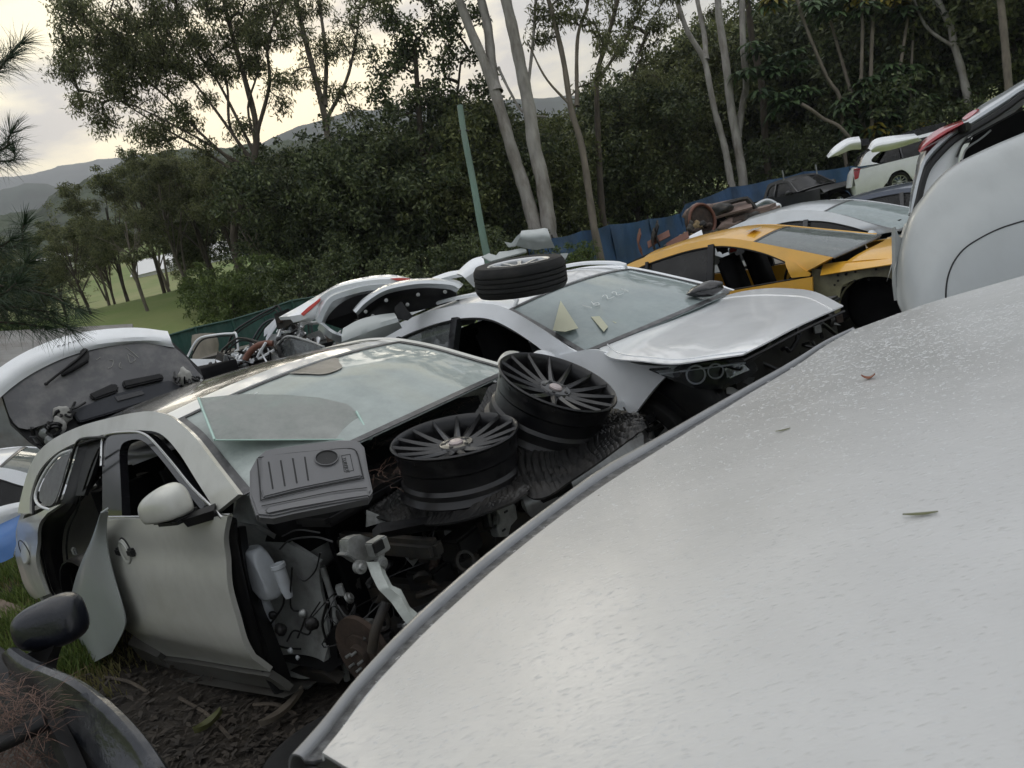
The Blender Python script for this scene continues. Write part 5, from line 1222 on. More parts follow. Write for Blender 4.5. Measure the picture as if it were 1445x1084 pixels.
# rear axle bare hub and brake
def hub(car, c, sg=-1, r=.15, name='brake_disc', lab=None):
    mx = Matrix.Translation(Vector([float(v) for v in c])) @ Matrix.Rotation(rad(90), 4, 'X')
    b = lathe(name, [(.001, .03), (.05, .03), (.055, .01), (r * .55, .008), (r * .56, 0), (r, 0), (r, -.022), (.06, -.022), (.05, -.06), (.001, -.06)], 'rust', car.root, 36, mx)
    if lab: b['label'] = lab
    for i in range(5):
        a = 2 * PI * i / 5; tube('stud', [mx @ Vector((.036 * math.cos(a), .036 * math.sin(a), .03)), mx @ Vector((.036 * math.cos(a), .036 * math.sin(a), .055))], .006, 'steel', b, k=6)
    return b
hub(A, A.ax(160, 925, 1, -.8), r=.16)
box('brake_caliper', A.ax(140, 908, 1, -.78), (.12, .07, .16), 'rust', A.root, bev=.02)
hub(A, A.ax(512, 925, 1, -.78), r=.16)
tube('axle_arm', [A.ax(512, 925, 1, -.7), A.ax(512, 925, 1, -.3)], .03, 'steel_dark', A.root, k=8)
# engine bay: aprons, strut tower, firewall, beams
P_ = lambda px, py, y: A.ax(px, py, 1, y)
Xp = lambda px, py, x: A.ax(px, py, 0, x)
sheet('inner_wing', [[P_(333, 735, -.72), P_(372, 742, -.70), P_(415, 765, -.66), P_(455, 790, -.62)], [P_(345, 800, -.74), P_(385, 800, -.70), P_(420, 810, -.66), P_(455, 820, -.62)], [P_(362, 860, -.74), P_(395, 870, -.70), P_(430, 880, -.68), P_(468, 895, -.66)], [P_(385, 930, -.76), P_(410, 950, -.74), P_(440, 955, -.72), P_(462, 940, -.72)]], 24, 24, 'primer', A.root, .02, bulge=.03)
sheet('cowl_corner', [[P_(331, 700, -.80), P_(352, 704, -.74), P_(380, 730, -.68)], [P_(328, 735, -.84), P_(360, 745, -.78), P_(405, 772, -.66)]], 14, 8, 'primer', A.root, .03, bulge=.05)
tube('fender_seal', [P_(326, 735, -.9), P_(328, 770, -.9), P_(338, 820, -.9), (P_(352, 875, -.9)), P_(372, 935, -.88), P_(395, 978, -.86)], .024, 'black_plastic', A.root, n=40)
sheet('fender_bracket', [[P_(330, 745, -.88), P_(340, 742, -.82)], [P_(342, 820, -.88), P_(352, 815, -.8)], [P_(366, 900, -.88), P_(380, 890, -.8)], [P_(392, 968, -.86), P_(408, 960, -.8)]], 4, 24, 'black_plastic', A.root, .02)
blob('strut_tower', P_(440, 770, -.5) , (.15, .14, .11), 'primer', A.root, sub=3, seed=3, amp=.05)
lathe('strut_mount', [(.001, .02), (.05, .02), (.07, 0), (.07, -.03)], 'steel_dark', A.root, 24, Matrix.Translation(Vector([float(v) for v in P_(440, 770, -.5) + [0, 0, .1]])))
box('apron_rail', (0.0, -.56, .70), (.60, .07, .08), 'steel_dark', A.root, Matrix.Rotation(rad(2), 4, 'Y'), bev=.02)
box('apron_rail', (0.0, .56, .70), (.60, .07, .08), 'steel_dark', A.root, Matrix.Rotation(rad(2), 4, 'Y'), bev=.02)
box('chassis_rail', (.05, -.45, .42), (.8, .09, .11), 'steel_dark', A.root, bev=.02)
box('chassis_rail', (.05, .45, .42), (.8, .09, .11), 'steel_dark', A.root, bev=.02)
box('cowl_tray', (-.25, 0, .86), (.24, 1.4, .06), 'black_plastic', A.root, bev=.02)
box('crossbeam', (.34, 0, .36), (.08, 1.1, .08), 'steel_dark', A.root, bev=.02)
box('engine_block', (.02, .12, .56), (.42, .62, .36), 'steel_dark', A.root, bev=.05, seg=3)
rng = np.random.default_rng(7)
for i in range(16):
    c = (rng.uniform(-.15, .3), rng.uniform(-.45, .6), rng.uniform(.45, .74)); s_ = rng.uniform(.04, .12, 3)
    if i % 2: box('engine_part', c, s_ * 1.4, ('steel_dark', 'black_plastic', 'steel_dark', 'primer')[i % 4 if i % 4 != 3 else 1], A.root, rng.uniform(-.5, .5), bev=.012)
    else: blob('engine_part', c, s_ * .75, ('steel_dark', 'black_plastic')[i // 2 % 2], A.root, seed=i, amp=.1)
for i in range(12):
    a = np.array([rng.uniform(-.1, .3), rng.uniform(-.6, .5), rng.uniform(.5, .75)]); b_ = a + rng.uniform(-.3, .3, 3) * [.6, 1, .5]; mid = (a + b_) / 2 + [0, 0, rng.uniform(-.08, .1)]
    tube('hose', [a, mid, b_], rng.uniform(.008, .02), ('wire', 'black_plastic', 'steel_dark')[i % 3], A.root, n=16, k=6)
lathe('exhaust_flange', [(.03, 0), (.042, 0), (.042, .012), (.03, .012)], 'steel_dark', A.root, 24, basis(Xp(655, 792, .25), (1, -.2, .3)), closed=True)
# packed small hardware through the bay
def bay_clutter(car, n, lo, hi, seed, big=1.0):
    rng = np.random.default_rng(seed); mts = ['steel_dark', 'black_plastic', 'primer', 'steel_dark', 'rust', 'black_plastic', 'steel', 'steel_dark']
    for i in range(n):
        c = rng.uniform(lo, hi); k = i % 5; m_ = mts[rng.integers(8)]; sz = rng.uniform(.015, .055, 3) * big
        if k == 0: box('bracket', c, sz * [1.2, 1, 1.4], m_, car.root, rng.uniform(-1, 1), bev=.003)
        elif k == 1:
            b_ = c + rng.uniform(-.18, .18, 3) * [.5, 1, .8]; tube('hose', [c, (c + b_) / 2 + rng.uniform(-.06, .06, 3), (c + b_ * 2) / 3 + rng.uniform(-.04, .04, 3), b_], rng.uniform(.004, .014), ('wire', 'wire', 'black_plastic', 'steel_dark')[rng.integers(4)], car.root, n=18, k=6)
        elif k == 2: lathe('fitting', [(.001, sz[0] * .6), (sz[1] * .5, sz[0] * .6), (sz[1] * .55, sz[0] * .2), (sz[1] * .8, sz[0] * .1), (sz[1] * .8, -sz[0] * .5), (.001, -sz[0] * .5)], m_, car.root, 14, basis(c, rng.normal(size=3)))
        elif k == 3:
            a = rng.uniform(0, 2 * PI, 6); a.sort(); rr = rng.uniform(.02, .06, 6) * big; u = rng.normal(size=3); u /= np.linalg.norm(u); mx = basis(c, [.7, -.6, .2] + rng.normal(size=3) * .3)
            plate('bracket', [tuple(mx @ Vector((q * math.cos(t), q * math.sin(t), 0))) for t, q in zip(a, rr)], .004, m_, car.root, toward=car.eye)
        else:
            P = [c + rng.uniform(-.09, .09, 3) for _ in range(6)]; tube('wiring', P, .003, 'wire', car.root, n=26, k=4)
bay_clutter(A, 70, [-.10, -.62, .30], [.26, .1, .80], 5)
bay_clutter(A, 22, [-.30, -.74, .25], [.05, -.62, .60], 6, .9)
bay_clutter(A, 45, [.0, .0, .35], [.30, .65, .76], 7)
# washer bottle with filler neck
wbt = blob('washer_bottle', P_(368, 808, -.80), (.075, .05, .125), 'white_plastic', A.root, sub=4, seed=2, amp=.04, fn=lambda v: Vector((max(-.85, min(.85, v.x * 1.25)) + .25 * v.z * -1, max(-.8, min(.8, v.y * 1.2)), max(-.9, min(.9, v.z * 1.15)))))
lathe('filler_neck', [(.016, -.10), (.024, -.06), (.026, .03), (.031, .035), (.031, .05), (.025, .052), (.022, .03), (.001, .02)], 'white_plastic', wbt, 24, Matrix.Translation(Vector([float(v) for v in P_(397, 812, -.80)])))
blob('bottle_foot', P_(372, 862, -.78), (.05, .04, .09), 'white_plastic', wbt, sub=3)
lathe('blue_cap', [(.001, .01), (.02, .009), (.024, 0), (.024, -.015)], 'blue_cap', A.root, 20, Matrix.Translation(Vector([float(v) for v in P_(449, 748, -.5)])))
for pts, r_ in (([(398, 828), (400, 852), (386, 875), (374, 893), (382, 906), (402, 914), (424, 916)], .006), ([(412, 800), (410, 835), (412, 860), (430, 864), (428, 880), (420, 900)], .005), ([(395, 775), (410, 762), (445, 758), (470, 765)], .005), ([(398, 757), (420, 748), (452, 752)], .004),
                ([(452, 780), (445, 805), (430, 820), (420, 812)], .004), ([(462, 850), (455, 880), (462, 910)], .007), ([(405, 905), (415, 890), (436, 895), (440, 870)], .005)):
    tube('cable', [P_(a, b_, -.80 + .004 * i) for i, (a, b_) in enumerate(pts)], r_ * .8, 'wire', A.root, n=30, k=6)
for px, py, s_, mt_ in ((396, 889, .03, 'black_plastic'), (410, 918, .014, 'white_plastic'), (420, 928, .011, 'white_plastic'), (428, 866, .02, 'steel'), (440, 880, .03, 'black_plastic'), (385, 868, .02, 'black_plastic')):
    blob('connector', P_(px, py, -.80), (s_, s_ * .8, s_), mt_, A.root, sub=2, seed=px, amp=.15)
plate('lower_bracket', [P_(*p, -.72) for p in [(408, 962), (425, 944), (440, 948), (440, 968), (428, 978), (410, 976)]], .03, 'primer', A.root, bev=.004, toward=A.eye)
plate('lower_bracket', [P_(*p, -.70) for p in [(455, 922), (462, 915), (468, 948), (462, 960)]], .02, 'steel', A.root, bev=.003, toward=A.eye)
plate('side_shield', [P_(*p, -.69) for p in [(436, 952), (458, 900), (474, 880), (478, 960), (450, 972)]], .01, 'black_plastic', A.root, toward=A.eye)
tube('damper_strut', [P_(480, 860, -.6), P_(508, 915, -.66)], .028, 'steel_dark', A.root, k=10)
tube('apron_edge', [P_(455, 800, -.62), P_(470, 850, -.62), P_(478, 900, -.64), P_(490, 960, -.66)], .014, 'primer', A.root, n=20)
tube('subframe_arm', [Xp(545, 850, .12), Xp(530, 890, .1), Xp(525, 920, .08)], .02, 'steel_dark', A.root, n=14)
# headlight mount and white horn bracket at the near corner
hx_ = .24
hm_ = plate('headlight_mount', [Xp(*p, hx_) for p in [(491, 762), (500, 757), (512, 754), (514, 765), (540, 762), (545, 775), (543, 788), (520, 792), (516, 796), (506, 794), (494, 786), (485, 784), (493, 778)]], .05, 'steel', A.root, bev=.004, toward=A.eye)
box('mount_box', Xp(533, 771, hx_ + .05), (.05, .07, .055), 'steel', hm_, bev=.006)
box('mount_hole', Xp(534, 771, hx_ + .078), (.01, .045, .035), 'black_plastic', hm_, bev=.002)
for px, py in ((508, 800), (537, 795)): lathe('bolt_boss', [(.001, .02), (.01, .02), (.014, .012), (.024, .01), (.024, -.01)], 'steel', hm_, 18, basis(Xp(px, py, hx_ + .01), (1, -.1, 0)))
hb_ = [Xp(517, 793, hx_), Xp(524, 812, hx_ + .02), Xp(534, 832, hx_ + .04), Xp(552, 850, hx_ + .05), Xp(567, 872, hx_ + .07), Xp(575, 882, hx_ + .08)]
hc_ = [Xp(540, 792, hx_), Xp(545, 810, hx_ + .02), Xp(553, 826, hx_ + .04), Xp(566, 832, hx_ + .05), Xp(578, 856, hx_ + .07), Xp(590, 866, hx_ + .08)]
hn_ = sheet('horn_bracket', [hb_, [(np.array(a) + np.array(b_)) / 2 + [.022, 0, 0] for a, b_ in zip(hb_, hc_)], hc_], 36, 5, 'white_metal', A.root, .006, smooth=False, rowsmooth=False)
for u_, v_ in ((530, 818), (545, 840), (562, 862), (558, 838)): lathe('bolt_hole', [(.001, .002), (.0045, .002), (.005, -.004)], 'black_plastic', hn_, 12, basis(Xp(u_, v_, hx_ + .078), (1, 0, 0)))
tube('cooler_pipe', [Xp(575, 868, .2), Xp(610, 855, .2), Xp(660, 820, .2), Xp(700, 790, .2)], .02, 'black_plastic', A.root, n=20)
tube('cooler_pipe', [Xp(570, 885, .3), Xp(600, 862, .3), Xp(632, 840, .3)], .011, 'alloy', A.root, n=12)
# dark upper beam and pale crash bar on the far half
sheet('radiator_beam', [[Xp(525, 748, .2), Xp(600, 740, .2), Xp(660, 728, .2), Xp(705, 712, .2)], [Xp(527, 762, .22), Xp(600, 750, .22), Xp(660, 742, .22), Xp(708, 726, .22)]], 20, 5, 'black_plastic', A.root, .05, bulge=.01)
cbx = .30
sheet('crash_bar', [[Xp(733, 702, cbx), Xp(780, 682, cbx), Xp(835, 650, cbx), Xp(905, 617, cbx)], [Xp(737, 716, cbx + .03), Xp(785, 697, cbx + .03), Xp(838, 668, cbx + .03), Xp(905, 634, cbx + .03)], [Xp(745, 726, cbx), Xp(790, 706, cbx), Xp(840, 680, cbx), Xp(905, 645, cbx)]], 24, 8, 'alloy_dull', A.root, .02)
plate('crash_bar_bracket', [Xp(*p, cbx + .01) for p in [(700, 716), (712, 710), (728, 712), (731, 732), (722, 742), (718, 757), (704, 758), (700, 746), (708, 740), (706, 728)]], .04, 'steel', A.root, bev=.004, toward=A.eye)
for px, py in ((714, 722), (711, 748)): box('slot', Xp(px, py, cbx + .012), (.004, .02, .008), 'black_plastic', A.root, bev=0)
plate('far_wing_edge', [Xp(*p, -.05) for p in [(862, 582), (870, 566), (900, 566), (925, 575), (938, 587), (915, 582), (890, 580)]], .015, 'paint_white', A.root, bev=.003, toward=A.eye)
for pts in ([(880, 575), (890, 592), (905, 612)], [(862, 600), (880, 595), (900, 605)], [(890, 610), (915, 600), (930, 590)]): tube('cable', [Xp(a, b_, .1) for a, b_ in pts], .005, 'wire', A.root, n=14, k=5)
for i, (px, py) in enumerate(((880, 595), (895, 588), (908, 598), (885, 612), (900, 615), (918, 590))): box('far_bracket', Xp(px, py, .08), (.05, .06, .05), ('steel', 'primer', 'black_plastic')[i % 3], A.root, i, bev=.01)
pyd('headliner', [(-1.1, -.62, 1.37), (-1.1, .6, 1.37), (-2.8, .6, 1.34), (-2.8, -.62, 1.34)], [(0, 1, 2, 3)], 'interior', A.root)
# marker scrawl on the windscreen
wsG = np.array([resample(q, 21) for q in A.ws]); tt = np.linspace(0, len(wsG) - 1, 21); wsG = cr_interp(wsG.reshape(len(wsG), -1), tt).reshape(21, 21, 3)
def wspt(G, u, v, lift=.004):
    j = min(19.999, v * 20); i = min(19.999, u * 20); a, b_ = int(j), int(i); fj, fi = j - a, i - b_
    return G[a, b_] * (1 - fj) * (1 - fi) + G[a + 1, b_] * fj * (1 - fi) + G[a, b_ + 1] * (1 - fj) * fi + G[a + 1, b_ + 1] * fj * fi + np.array([.3, 0, .9]) * lift
for a, b_, c_, d_ in ((.12, .80, .19, .90), (.15, .79, .22, .89), (.18, .80, .12, .86), (.14, .84, .24, .86)): tube('marker_stroke', [wspt(wsG, a, b_, .006), wspt(wsG, (a + c_) / 2 + .01, (b_ + d_) / 2, .006), wspt(wsG, c_, d_, .006)], .0016, 'marker', A.root, n=8, k=4)
# band behind the inner mirror, printed on the glass
for poly in ([(.40, .97), (.60, .97), (.57, .86), (.53, .76), (.46, .76), (.43, .86)],): plate('sensor_patch', [wspt(wsG, u_, v_, .001) for u_, v_ in poly], .002, 'ws_band', A.root, True, 30, toward=A.eye)

# ---- things lying on the beige SUV
rng = np.random.default_rng(3)
pg = facing(400, 600, 2.95, .62)
pg = onplane(A.wld(wspt(wsG, .25, .45, .03)), A.M @ np.array([.52, -.08, .85]))
lg = plate('loose_window_glass', [pg(*p) for p in [(280, 562), (303, 621), (524, 620), (506, 584), (490, 570), (450, 561), (400, 557), (340, 556)]], .005, 'glass_loose', None, bev=0)
tag(lg, 'loose wet side window glass lying across the beige SUV windscreen', 'glass pane')
tube('glass_edge', [pg(280, 562, .004), pg(291, 591, .004), pg(303, 621, .004)], .006, 'glass_edge', lg, k=6); tube('glass_edge', [pg(303, 621, .003), pg(524, 620, .003)], .003, 'glass_edge', lg, k=6)
tube('glass_edge', [pg(503, 581, .004), pg(524, 619, .004)], .006, 'glass_edge', lg, k=6)
# engine cover
pc = facing(440, 672, 2.62, .80, .12)
ec = thing('engine_cover', 'grey plastic engine cover resting upright on the windscreen base', 'engine cover', pc(440, 690))
eo = np.array(ec.location); c_ = lambda px, py, l=0: pc(px, py, l) - eo
base = [(352, 664), (362, 645), (375, 634), (398, 630), (440, 624), (480, 620), (505, 620), (514, 630), (519, 660), (526, 692), (520, 702), (500, 706), (462, 714), (420, 722), (385, 730), (362, 728), (352, 700)]
plate('cover_body', [c_(*p, -.0) for p in base], .055, 'cover', ec, bev=.008)
plate('raised_panel', [c_(*p, .012) for p in [(368, 648), (372, 642), (400, 639), (450, 634), (488, 632), (500, 634), (505, 645), (511, 672), (470, 680), (420, 690), (372, 702), (368, 690)]], .02, 'cover', ec, bev=.005)
for a, b_ in (([(363, 648), (366, 680), (368, 706)], .002), ([(368, 706), (420, 694), (470, 683), (514, 675)], .002), ([(364, 646), (400, 641), (450, 636), (490, 633), (502, 636), (507, 650), (513, 675)], .002), ([(369, 714), (420, 704), (470, 694), (518, 688)], .0015)):
    tube('groove', [c_(*p, .006) for p in a], b_, 'cover_dark', ec, n=40, k=6)
for x0, y0, x1, y1 in ((379, 652, 385, 690), (396, 650, 402, 686), (413, 647, 419, 682), (430, 645, 435, 678)): tube('rib', [c_(x0, y0, .012), c_(x1, y1, .012)], .0028, 'cover_dark', ec, k=6)
plate('lower_lip', [c_(*p, .006) for p in [(372, 722), (378, 714), (420, 705), (470, 696), (500, 692), (520, 690), (522, 700), (490, 705), (450, 712), (410, 719), (378, 726)]], .02, 'cover', ec, bev=.006)
hmx = basis(c_(461, 646, .017), pc.n, (c_(480, 644) - c_(440, 649)))
lathe('oil_cap_recess', [(.040, .0015), (.037, .001), (.034, -.002), (.001, -.003)], 'cover_dark', ec, 36, hmx @ Matrix.Scale(.8, 4, (0, 1, 0)))
ring('recess_rim', [tuple(hmx @ Vector((.04 * math.cos(t), .032 * math.sin(t), .002))) for t in np.linspace(0, 2 * PI, 36, endpoint=False)], .0022, 'cover', ec)
tx = basis(c_(489, 655, .013), pc.n, c_(493, 668) - c_(487, 645))
for q in ([(482, 643), (494, 641)], [(494, 641), (499, 664)], [(482, 643), (486, 666)], [(486, 666), (499, 664)]): tube('badge_frame', [c_(*q[0], .0125), c_(*q[1], .0125)], .0011, 'cover_dark', ec, k=4)
text('badge_text', 'TUREJUT', .017, tx @ Matrix.Translation(Vector((.004, -.004, 0))), 'cover_dark', ec)
# rims
def image_axis(ix, iy, t): a = _r * ix + _u * iy; a /= np.linalg.norm(a); return a * math.cos(t) - _f * math.sin(t)
def big_rim(label, c, axis, R, Wd, seed):
    th = thing('black_alloy_rim', label, 'wheel rim', matrix=basis(c, axis, (1, .3, 0)), group='black alloy rims on the beige SUV')
    h = Wd
    lathe('barrel', [(R - .002, 0), (R + .003, -.006), (R - .003, -.013), (R - .008, -.02), (R - .011, -.05), (R - .014, -.058), (R - .014, -.085), (R - .020, -.095), (R - .022, -.15), (R - .012, -.165), (R - .012, -h + .03), (R - .006, -h + .018), (R + .002, -h + .006), (R, -h), (R - .012, -h), (R - .02, -h + .02), (R - .034, -.15), (R - .026, -.06), (R - .018, -.02), (R - .008, -.004)], 'rim_black', th, 96, closed=True, sharp=25)
    n_ = 15
    for i in range(n_):
        a = 2 * PI * (i + .15 * (1 if i % 3 == 0 else -1) * 0) / n_; d = np.array([math.cos(a), math.sin(a), 0]); sd = np.array([-d[1], d[0], 0]); V = []
        rr = np.linspace(.062, R - .008, 7)
        for j, q in enumerate(rr):
            u = j / 6; wv = .011 * (1 - u) ** 1.2 + .0055 + .001 * u; z = -.045 + .040 * u ** 1.4; 
            V += [d * q + sd * wv + [0, 0, z - .006], d * q + [0, 0, z + .004], d * q - sd * wv + [0, 0, z - .006], d * q - sd * wv * .7 + [0, 0, z - .032], d * q + sd * wv * .7 + [0, 0, z - .032]]
        Fc = [(5 * j + k, 5 * j + (k + 1) % 5, 5 * j + 5 + (k + 1) % 5, 5 * j + 5 + k) for j in range(6) for k in range(5)]
        pyd('spoke', V, Fc, 'rim_edge', th, False)
    hb2 = lathe('hub', [(.030, -.040), (.042, -.040), (.046, -.036), (.066, -.038), (.072, -.046), (.072, -.09), (.030, -.09)], 'rim_edge', th, 40, closed=True)
    for i in range(5):
        a = 2 * PI * i / 5 + .3; lathe('lug_hole', [(.001, -.0345), (.009, -.0345), (.0095, -.05)], 'cover_dark', hb2, 14, Matrix.Translation(Vector((.053 * math.cos(a), .053 * math.sin(a), 0))))
    lathe('centre_cap', [(.001, -.026), (.022, -.028), (.029, -.034), (.03, -.045)], 'cap', th, 28)
    return th
c1 = at(641, 612, 2.98); R1 = 91 * 2.98 / F
big_rim('lower black multi-spoke alloy rim, nearest the engine cover, lying face up', c1, image_axis(-.16, .985, .26), R1, .215, 1)
c2 = at(788, 536, 3.22); R2 = 87 * 3.22 / F
big_rim('upper black multi-spoke alloy rim, tilted, right in front of the white wagon', c2, image_axis(.30, .95, .40), R2, .235, 2)
# rubber mats draped over the bay
def ribmat(name, label, far_e, near_e, amp=.006, nr=26, wave=.01, seed=0):
    rng = np.random.default_rng(seed); ph = rng.uniform(0, 6, 4)
    c = np.mean(far_e + near_e, 0)
    def fn(G):
        m_, n_ = G.shape[:2]; U = np.linspace(0, 1, n_)[None, :]; Vv = np.linspace(0, 1, m_)[:, None]
        rib = amp * np.clip(np.sin(2 * PI * (U * nr + 1.3 * np.sin(Vv * 7 + ph[0] + 3 * U) + .7 * np.sin(U * 23 + ph[3]) + Vv * 2.0)) * 2.2, -1, .8) * (.45 + .55 * (np.sin(2 * PI * (Vv * 6 + 2.2 * np.sin(U * 9))) > -.72))
        G = G.copy(); G[:, :, 2] += rib * (np.minimum(1, 8 * Vv) * np.minimum(1, 8 * (1 - Vv))) + wave * np.sin(U * 5 + ph[1]) * np.sin(Vv * 4 + ph[2]); return G
    o = sheet(name, [list(far_e), list(near_e)], nr * 6, 26, 'mat', None, .008, fn=fn, rowsmooth=False)
    return tag(o, label, 'rubber mat', 'ribbed rubber mats under the rims')
zh = lambda px, py, z: A.wld(A.ax(px, py, 2, z))
ribmat('rubber_mat', 'flat ribbed black rubber mat under the lower rim with its tip pointing left', [zh(514, 712, .835), zh(560, 682, .84), zh(620, 665, .84), zh(700, 655, .84), zh(760, 650, .84)], [zh(508, 725, .81), zh(560, 737, .79), zh(640, 738, .79), zh(715, 718, .79), zh(745, 702, .80)], seed=1)
ribmat('rubber_mat', 'ribbed black rubber mat curling up behind and under the tilted upper rim', [zh(640, 628, .98), zh(676, 572, 1.06), zh(700, 546, 1.08), zh(770, 560, .95), zh(840, 575, .88), zh(905, 584, .88)], [zh(700, 655, .82), zh(735, 692, .80), zh(765, 702, .80), zh(810, 674, .80), zh(860, 642, .80), zh(912, 606, .82)], nr=34, seed=2, wave=.02)
# loose grey door skin leaning in the rear opening
lp = onplane(A.wld(A.ax(145, 840, 1, -1.0)), A.M @ np.array([-.12, -1, .1]))
lf = thing('loose_fender', 'loose pale grey pointed fender panel leaning against the rear door opening', 'car panel', lp(135, 935))
lo_ = np.array(lf.location)
L1 = [(152, 716), (134, 752), (116, 790), (104, 825), (98, 862), (104, 895), (131, 936)]; L2 = [(153, 722), (150, 757), (154, 790), (162, 822), (172, 856), (176, 884), (158, 921)]
sheet('skin', [[lp(*p) - lo_ for p in L1], [(lp(*a) + lp(*b)) / 2 - lo_ + A.M @ np.array([0, -.035, 0]) for a, b in zip(L1, L2)], [lp(*p) - lo_ for p in L2]], 30, 12, 'paint_grey2', lf, .006)

# ---- B: white wagon
GC = 'wrecked cars parked side by side'
B = Car('white_wagon', 'white wagon with roof rails, bent bonnet edge and missing front bumper', 'car', 1.36, 4.93, 0, -.87, 0, GC, 1.0, .88, 1.52, .58, .95)
specB = dict(paint='paint_white', xr=-3.75, rail=[(-.32, .95), (-.7, 1.12), (-1.09, 1.275), (-1.35, 1.33), (-1.63, 1.35), (-2.1, 1.335), (-2.5, 1.28), (-3.05, 1.17), (-3.4, .98)],
             dlo=[(-.52, .93), (-1.01, 1.14), (-1.35, 1.235), (-1.79, 1.25), (-2.3, 1.195), (-2.62, 1.11), (-2.85, 1.01), (-2.78, .90)], belt=[(-.3, .88), (-1.7, .86), (-3.8, .88)], i_ws=2, i_rw=6,
             xA=-.42, xB=-1.66, xC=-2.42, sill=.24, wb=-2.65, arch=.36, axle=.33, cut_r=('fe', 'fg'), cut_l=('fe', 'mi'), no_hood=1, glass_ws='glass_b', crown=.055, rails=1.15, pillar='black_gloss', rail_mat='paint_white')
body(B, specB)
rows = []
for z, row in ((.95, [(842, 489), (900, 468), (955, 445), (1006, 424)]), (.945, [(862, 506), (925, 480), (985, 450), (1045, 413)]), (.95, [(905, 511), (965, 488), (1030, 455), (1085, 408)]), (.955, [(950, 515), (1010, 488), (1070, 455), (1122, 409)]), (.965, [(1005, 508), (1050, 484), (1105, 452), (1152, 414)]), (.965, [(1048, 502), (1080, 486), (1130, 460), (1190, 433)])):
    rows.append([B.ax(px, py, 2, z + (.018 if i in (1, 2) else 0)) for i, (px, py) in enumerate(row)])
bon = sheet('bonnet', rows, 40, 30, 'paint_white', B.root, .007); bon['label'] = 'white bonnet, front corner bent upwards'
tube('bonnet_crease', [r_[0] * .8 + r_[1] * .2 + [0, 0, .008] for r_ in rows], .007, 'paint_white', bon, n=40)
tube('bonnet_crease', [r_[3] * .75 + r_[2] * .25 + [0, 0, .006] for r_ in rows], .006, 'paint_white', bon, n=40)
tube('bonnet_underframe', [r_ + [0, 0, -.025] for r_ in rows[-1]], .008, 'black_plastic', bon, n=30, k=6)
px_panel(B, 'front_fender', [[(780, 503), (842, 494), (900, 512), (955, 517)], [(790, 530), (850, 526), (900, 528), (934, 540)], [(800, 570), (850, 568), (890, 566), (912, 568)], [(805, 620), (840, 615), (865, 608), (885, 604)]], 'paint_white', val=-.9, n=24, m=16, off=0)
Bx = lambda px, py, x: B.ax(px, py, 0, x)
hpn = onplane(B.wld(B.ax(985, 530, 1, -.86)), B.M @ np.array([.62, -.78, .1]))
ho = [(915, 522), (962, 516), (1010, 510), (1056, 504), (1065, 510), (1070, 523), (1048, 538), (1021, 549), (1000, 550), (977, 548), (943, 534)]
hl = plate('headlight', loc(B, [hpn(*p, -.03) for p in ho]), .12, 'lamp_inner', B.root, bev=.006, toward=B.eye)
plate('lens', loc(B, [hpn(*p, .012) for p in ho]), .004, 'clear_lens', hl, toward=B.eye)
def disc(name, P, n, r, mt, parent, car, rin=0.0, dep=.02, sx=1.0):
    mx = basis(car.M.T @ (P - car.o), car.M.T @ n); 
    return lathe(name, [(max(.001, rin), .004), (r * .9, .004), (r, 0), (r, -dep), (max(.001, rin), -dep)], mt, parent, 28, mx @ Matrix.Scale(sx, 4, (1, 0, 0)))
for px, py, r_, ri in ((982, 529, .055, .046), (982, 529, .044, 0), (1010, 524, .044, .037), (1010, 524, .034, 0), (955, 527, .022, 0), (1040, 519, .024, .010)):
    disc('projector', hpn(px, py, .004 if ri else .001), hpn.n, r_, 'lamp_ring' if ri else 'lens_ball', hl, B, ri)
tube('light_bar', loc(B, [hpn(930, 528, .0), hpn(962, 524, .0), hpn(1052, 512, .0)]), .006, 'lamp_ring', hl, n=16); 
plate('reflector', loc(B, [hpn(*p, -.002) for p in [(1022, 520), (1050, 514), (1058, 522), (1030, 534)]]), .01, 'chrome', hl, toward=B.eye)
for q_ in ([(925, 524), (948, 521), (962, 527), (950, 533), (935, 529)], [(1024, 519), (1034, 517), (1036, 530), (1026, 533)]): plate('reflector', loc(B, [hpn(*p, -.002) for p in q_]), .01, 'alloy_dull', hl, toward=B.eye)
# dark bare nose
box('nose_frame', (.50, 0, .60), (.10, 1.35, .40), 'black_plastic', B.root, bev=.03)
box('radiator', (.42, 0, .58), (.06, .95, .5), 'steel_dark', B.root, bev=.01)
box('latch_panel', (.5, 0, .84), (.22, 1.3, .05), 'black_plastic', B.root, bev=.015)
rng = np.random.default_rng(9)
for i in range(22):
    c = (rng.uniform(.05, .6), rng.uniform(-.75, .7), rng.uniform(.45, .86)); sz = rng.uniform(.05, .15, 3)
    (box('nose_part', c, sz, ('black_plastic', 'steel_dark', 'primer')[i % 7 % 3 if i % 7 < 5 else 1], B.root, rng.uniform(-1, 1), bev=.012) if i % 2 else tube('hose', [c, np.array(c) + rng.uniform(-.15, .15, 3), np.array(c) + rng.uniform(-.25, .25, 3) * [.5, 1, .5]], .014, 'wire', B.root, n=12, k=6))
bay_clutter(B, 70, [.15, -.75, .45], [.68, .7, .86], 8, 1.2)
blob('arch_liner_front', (.1, -.68, .55), (.42, .16, .36), 'black_plastic', B.root, seed=4, amp=.08)
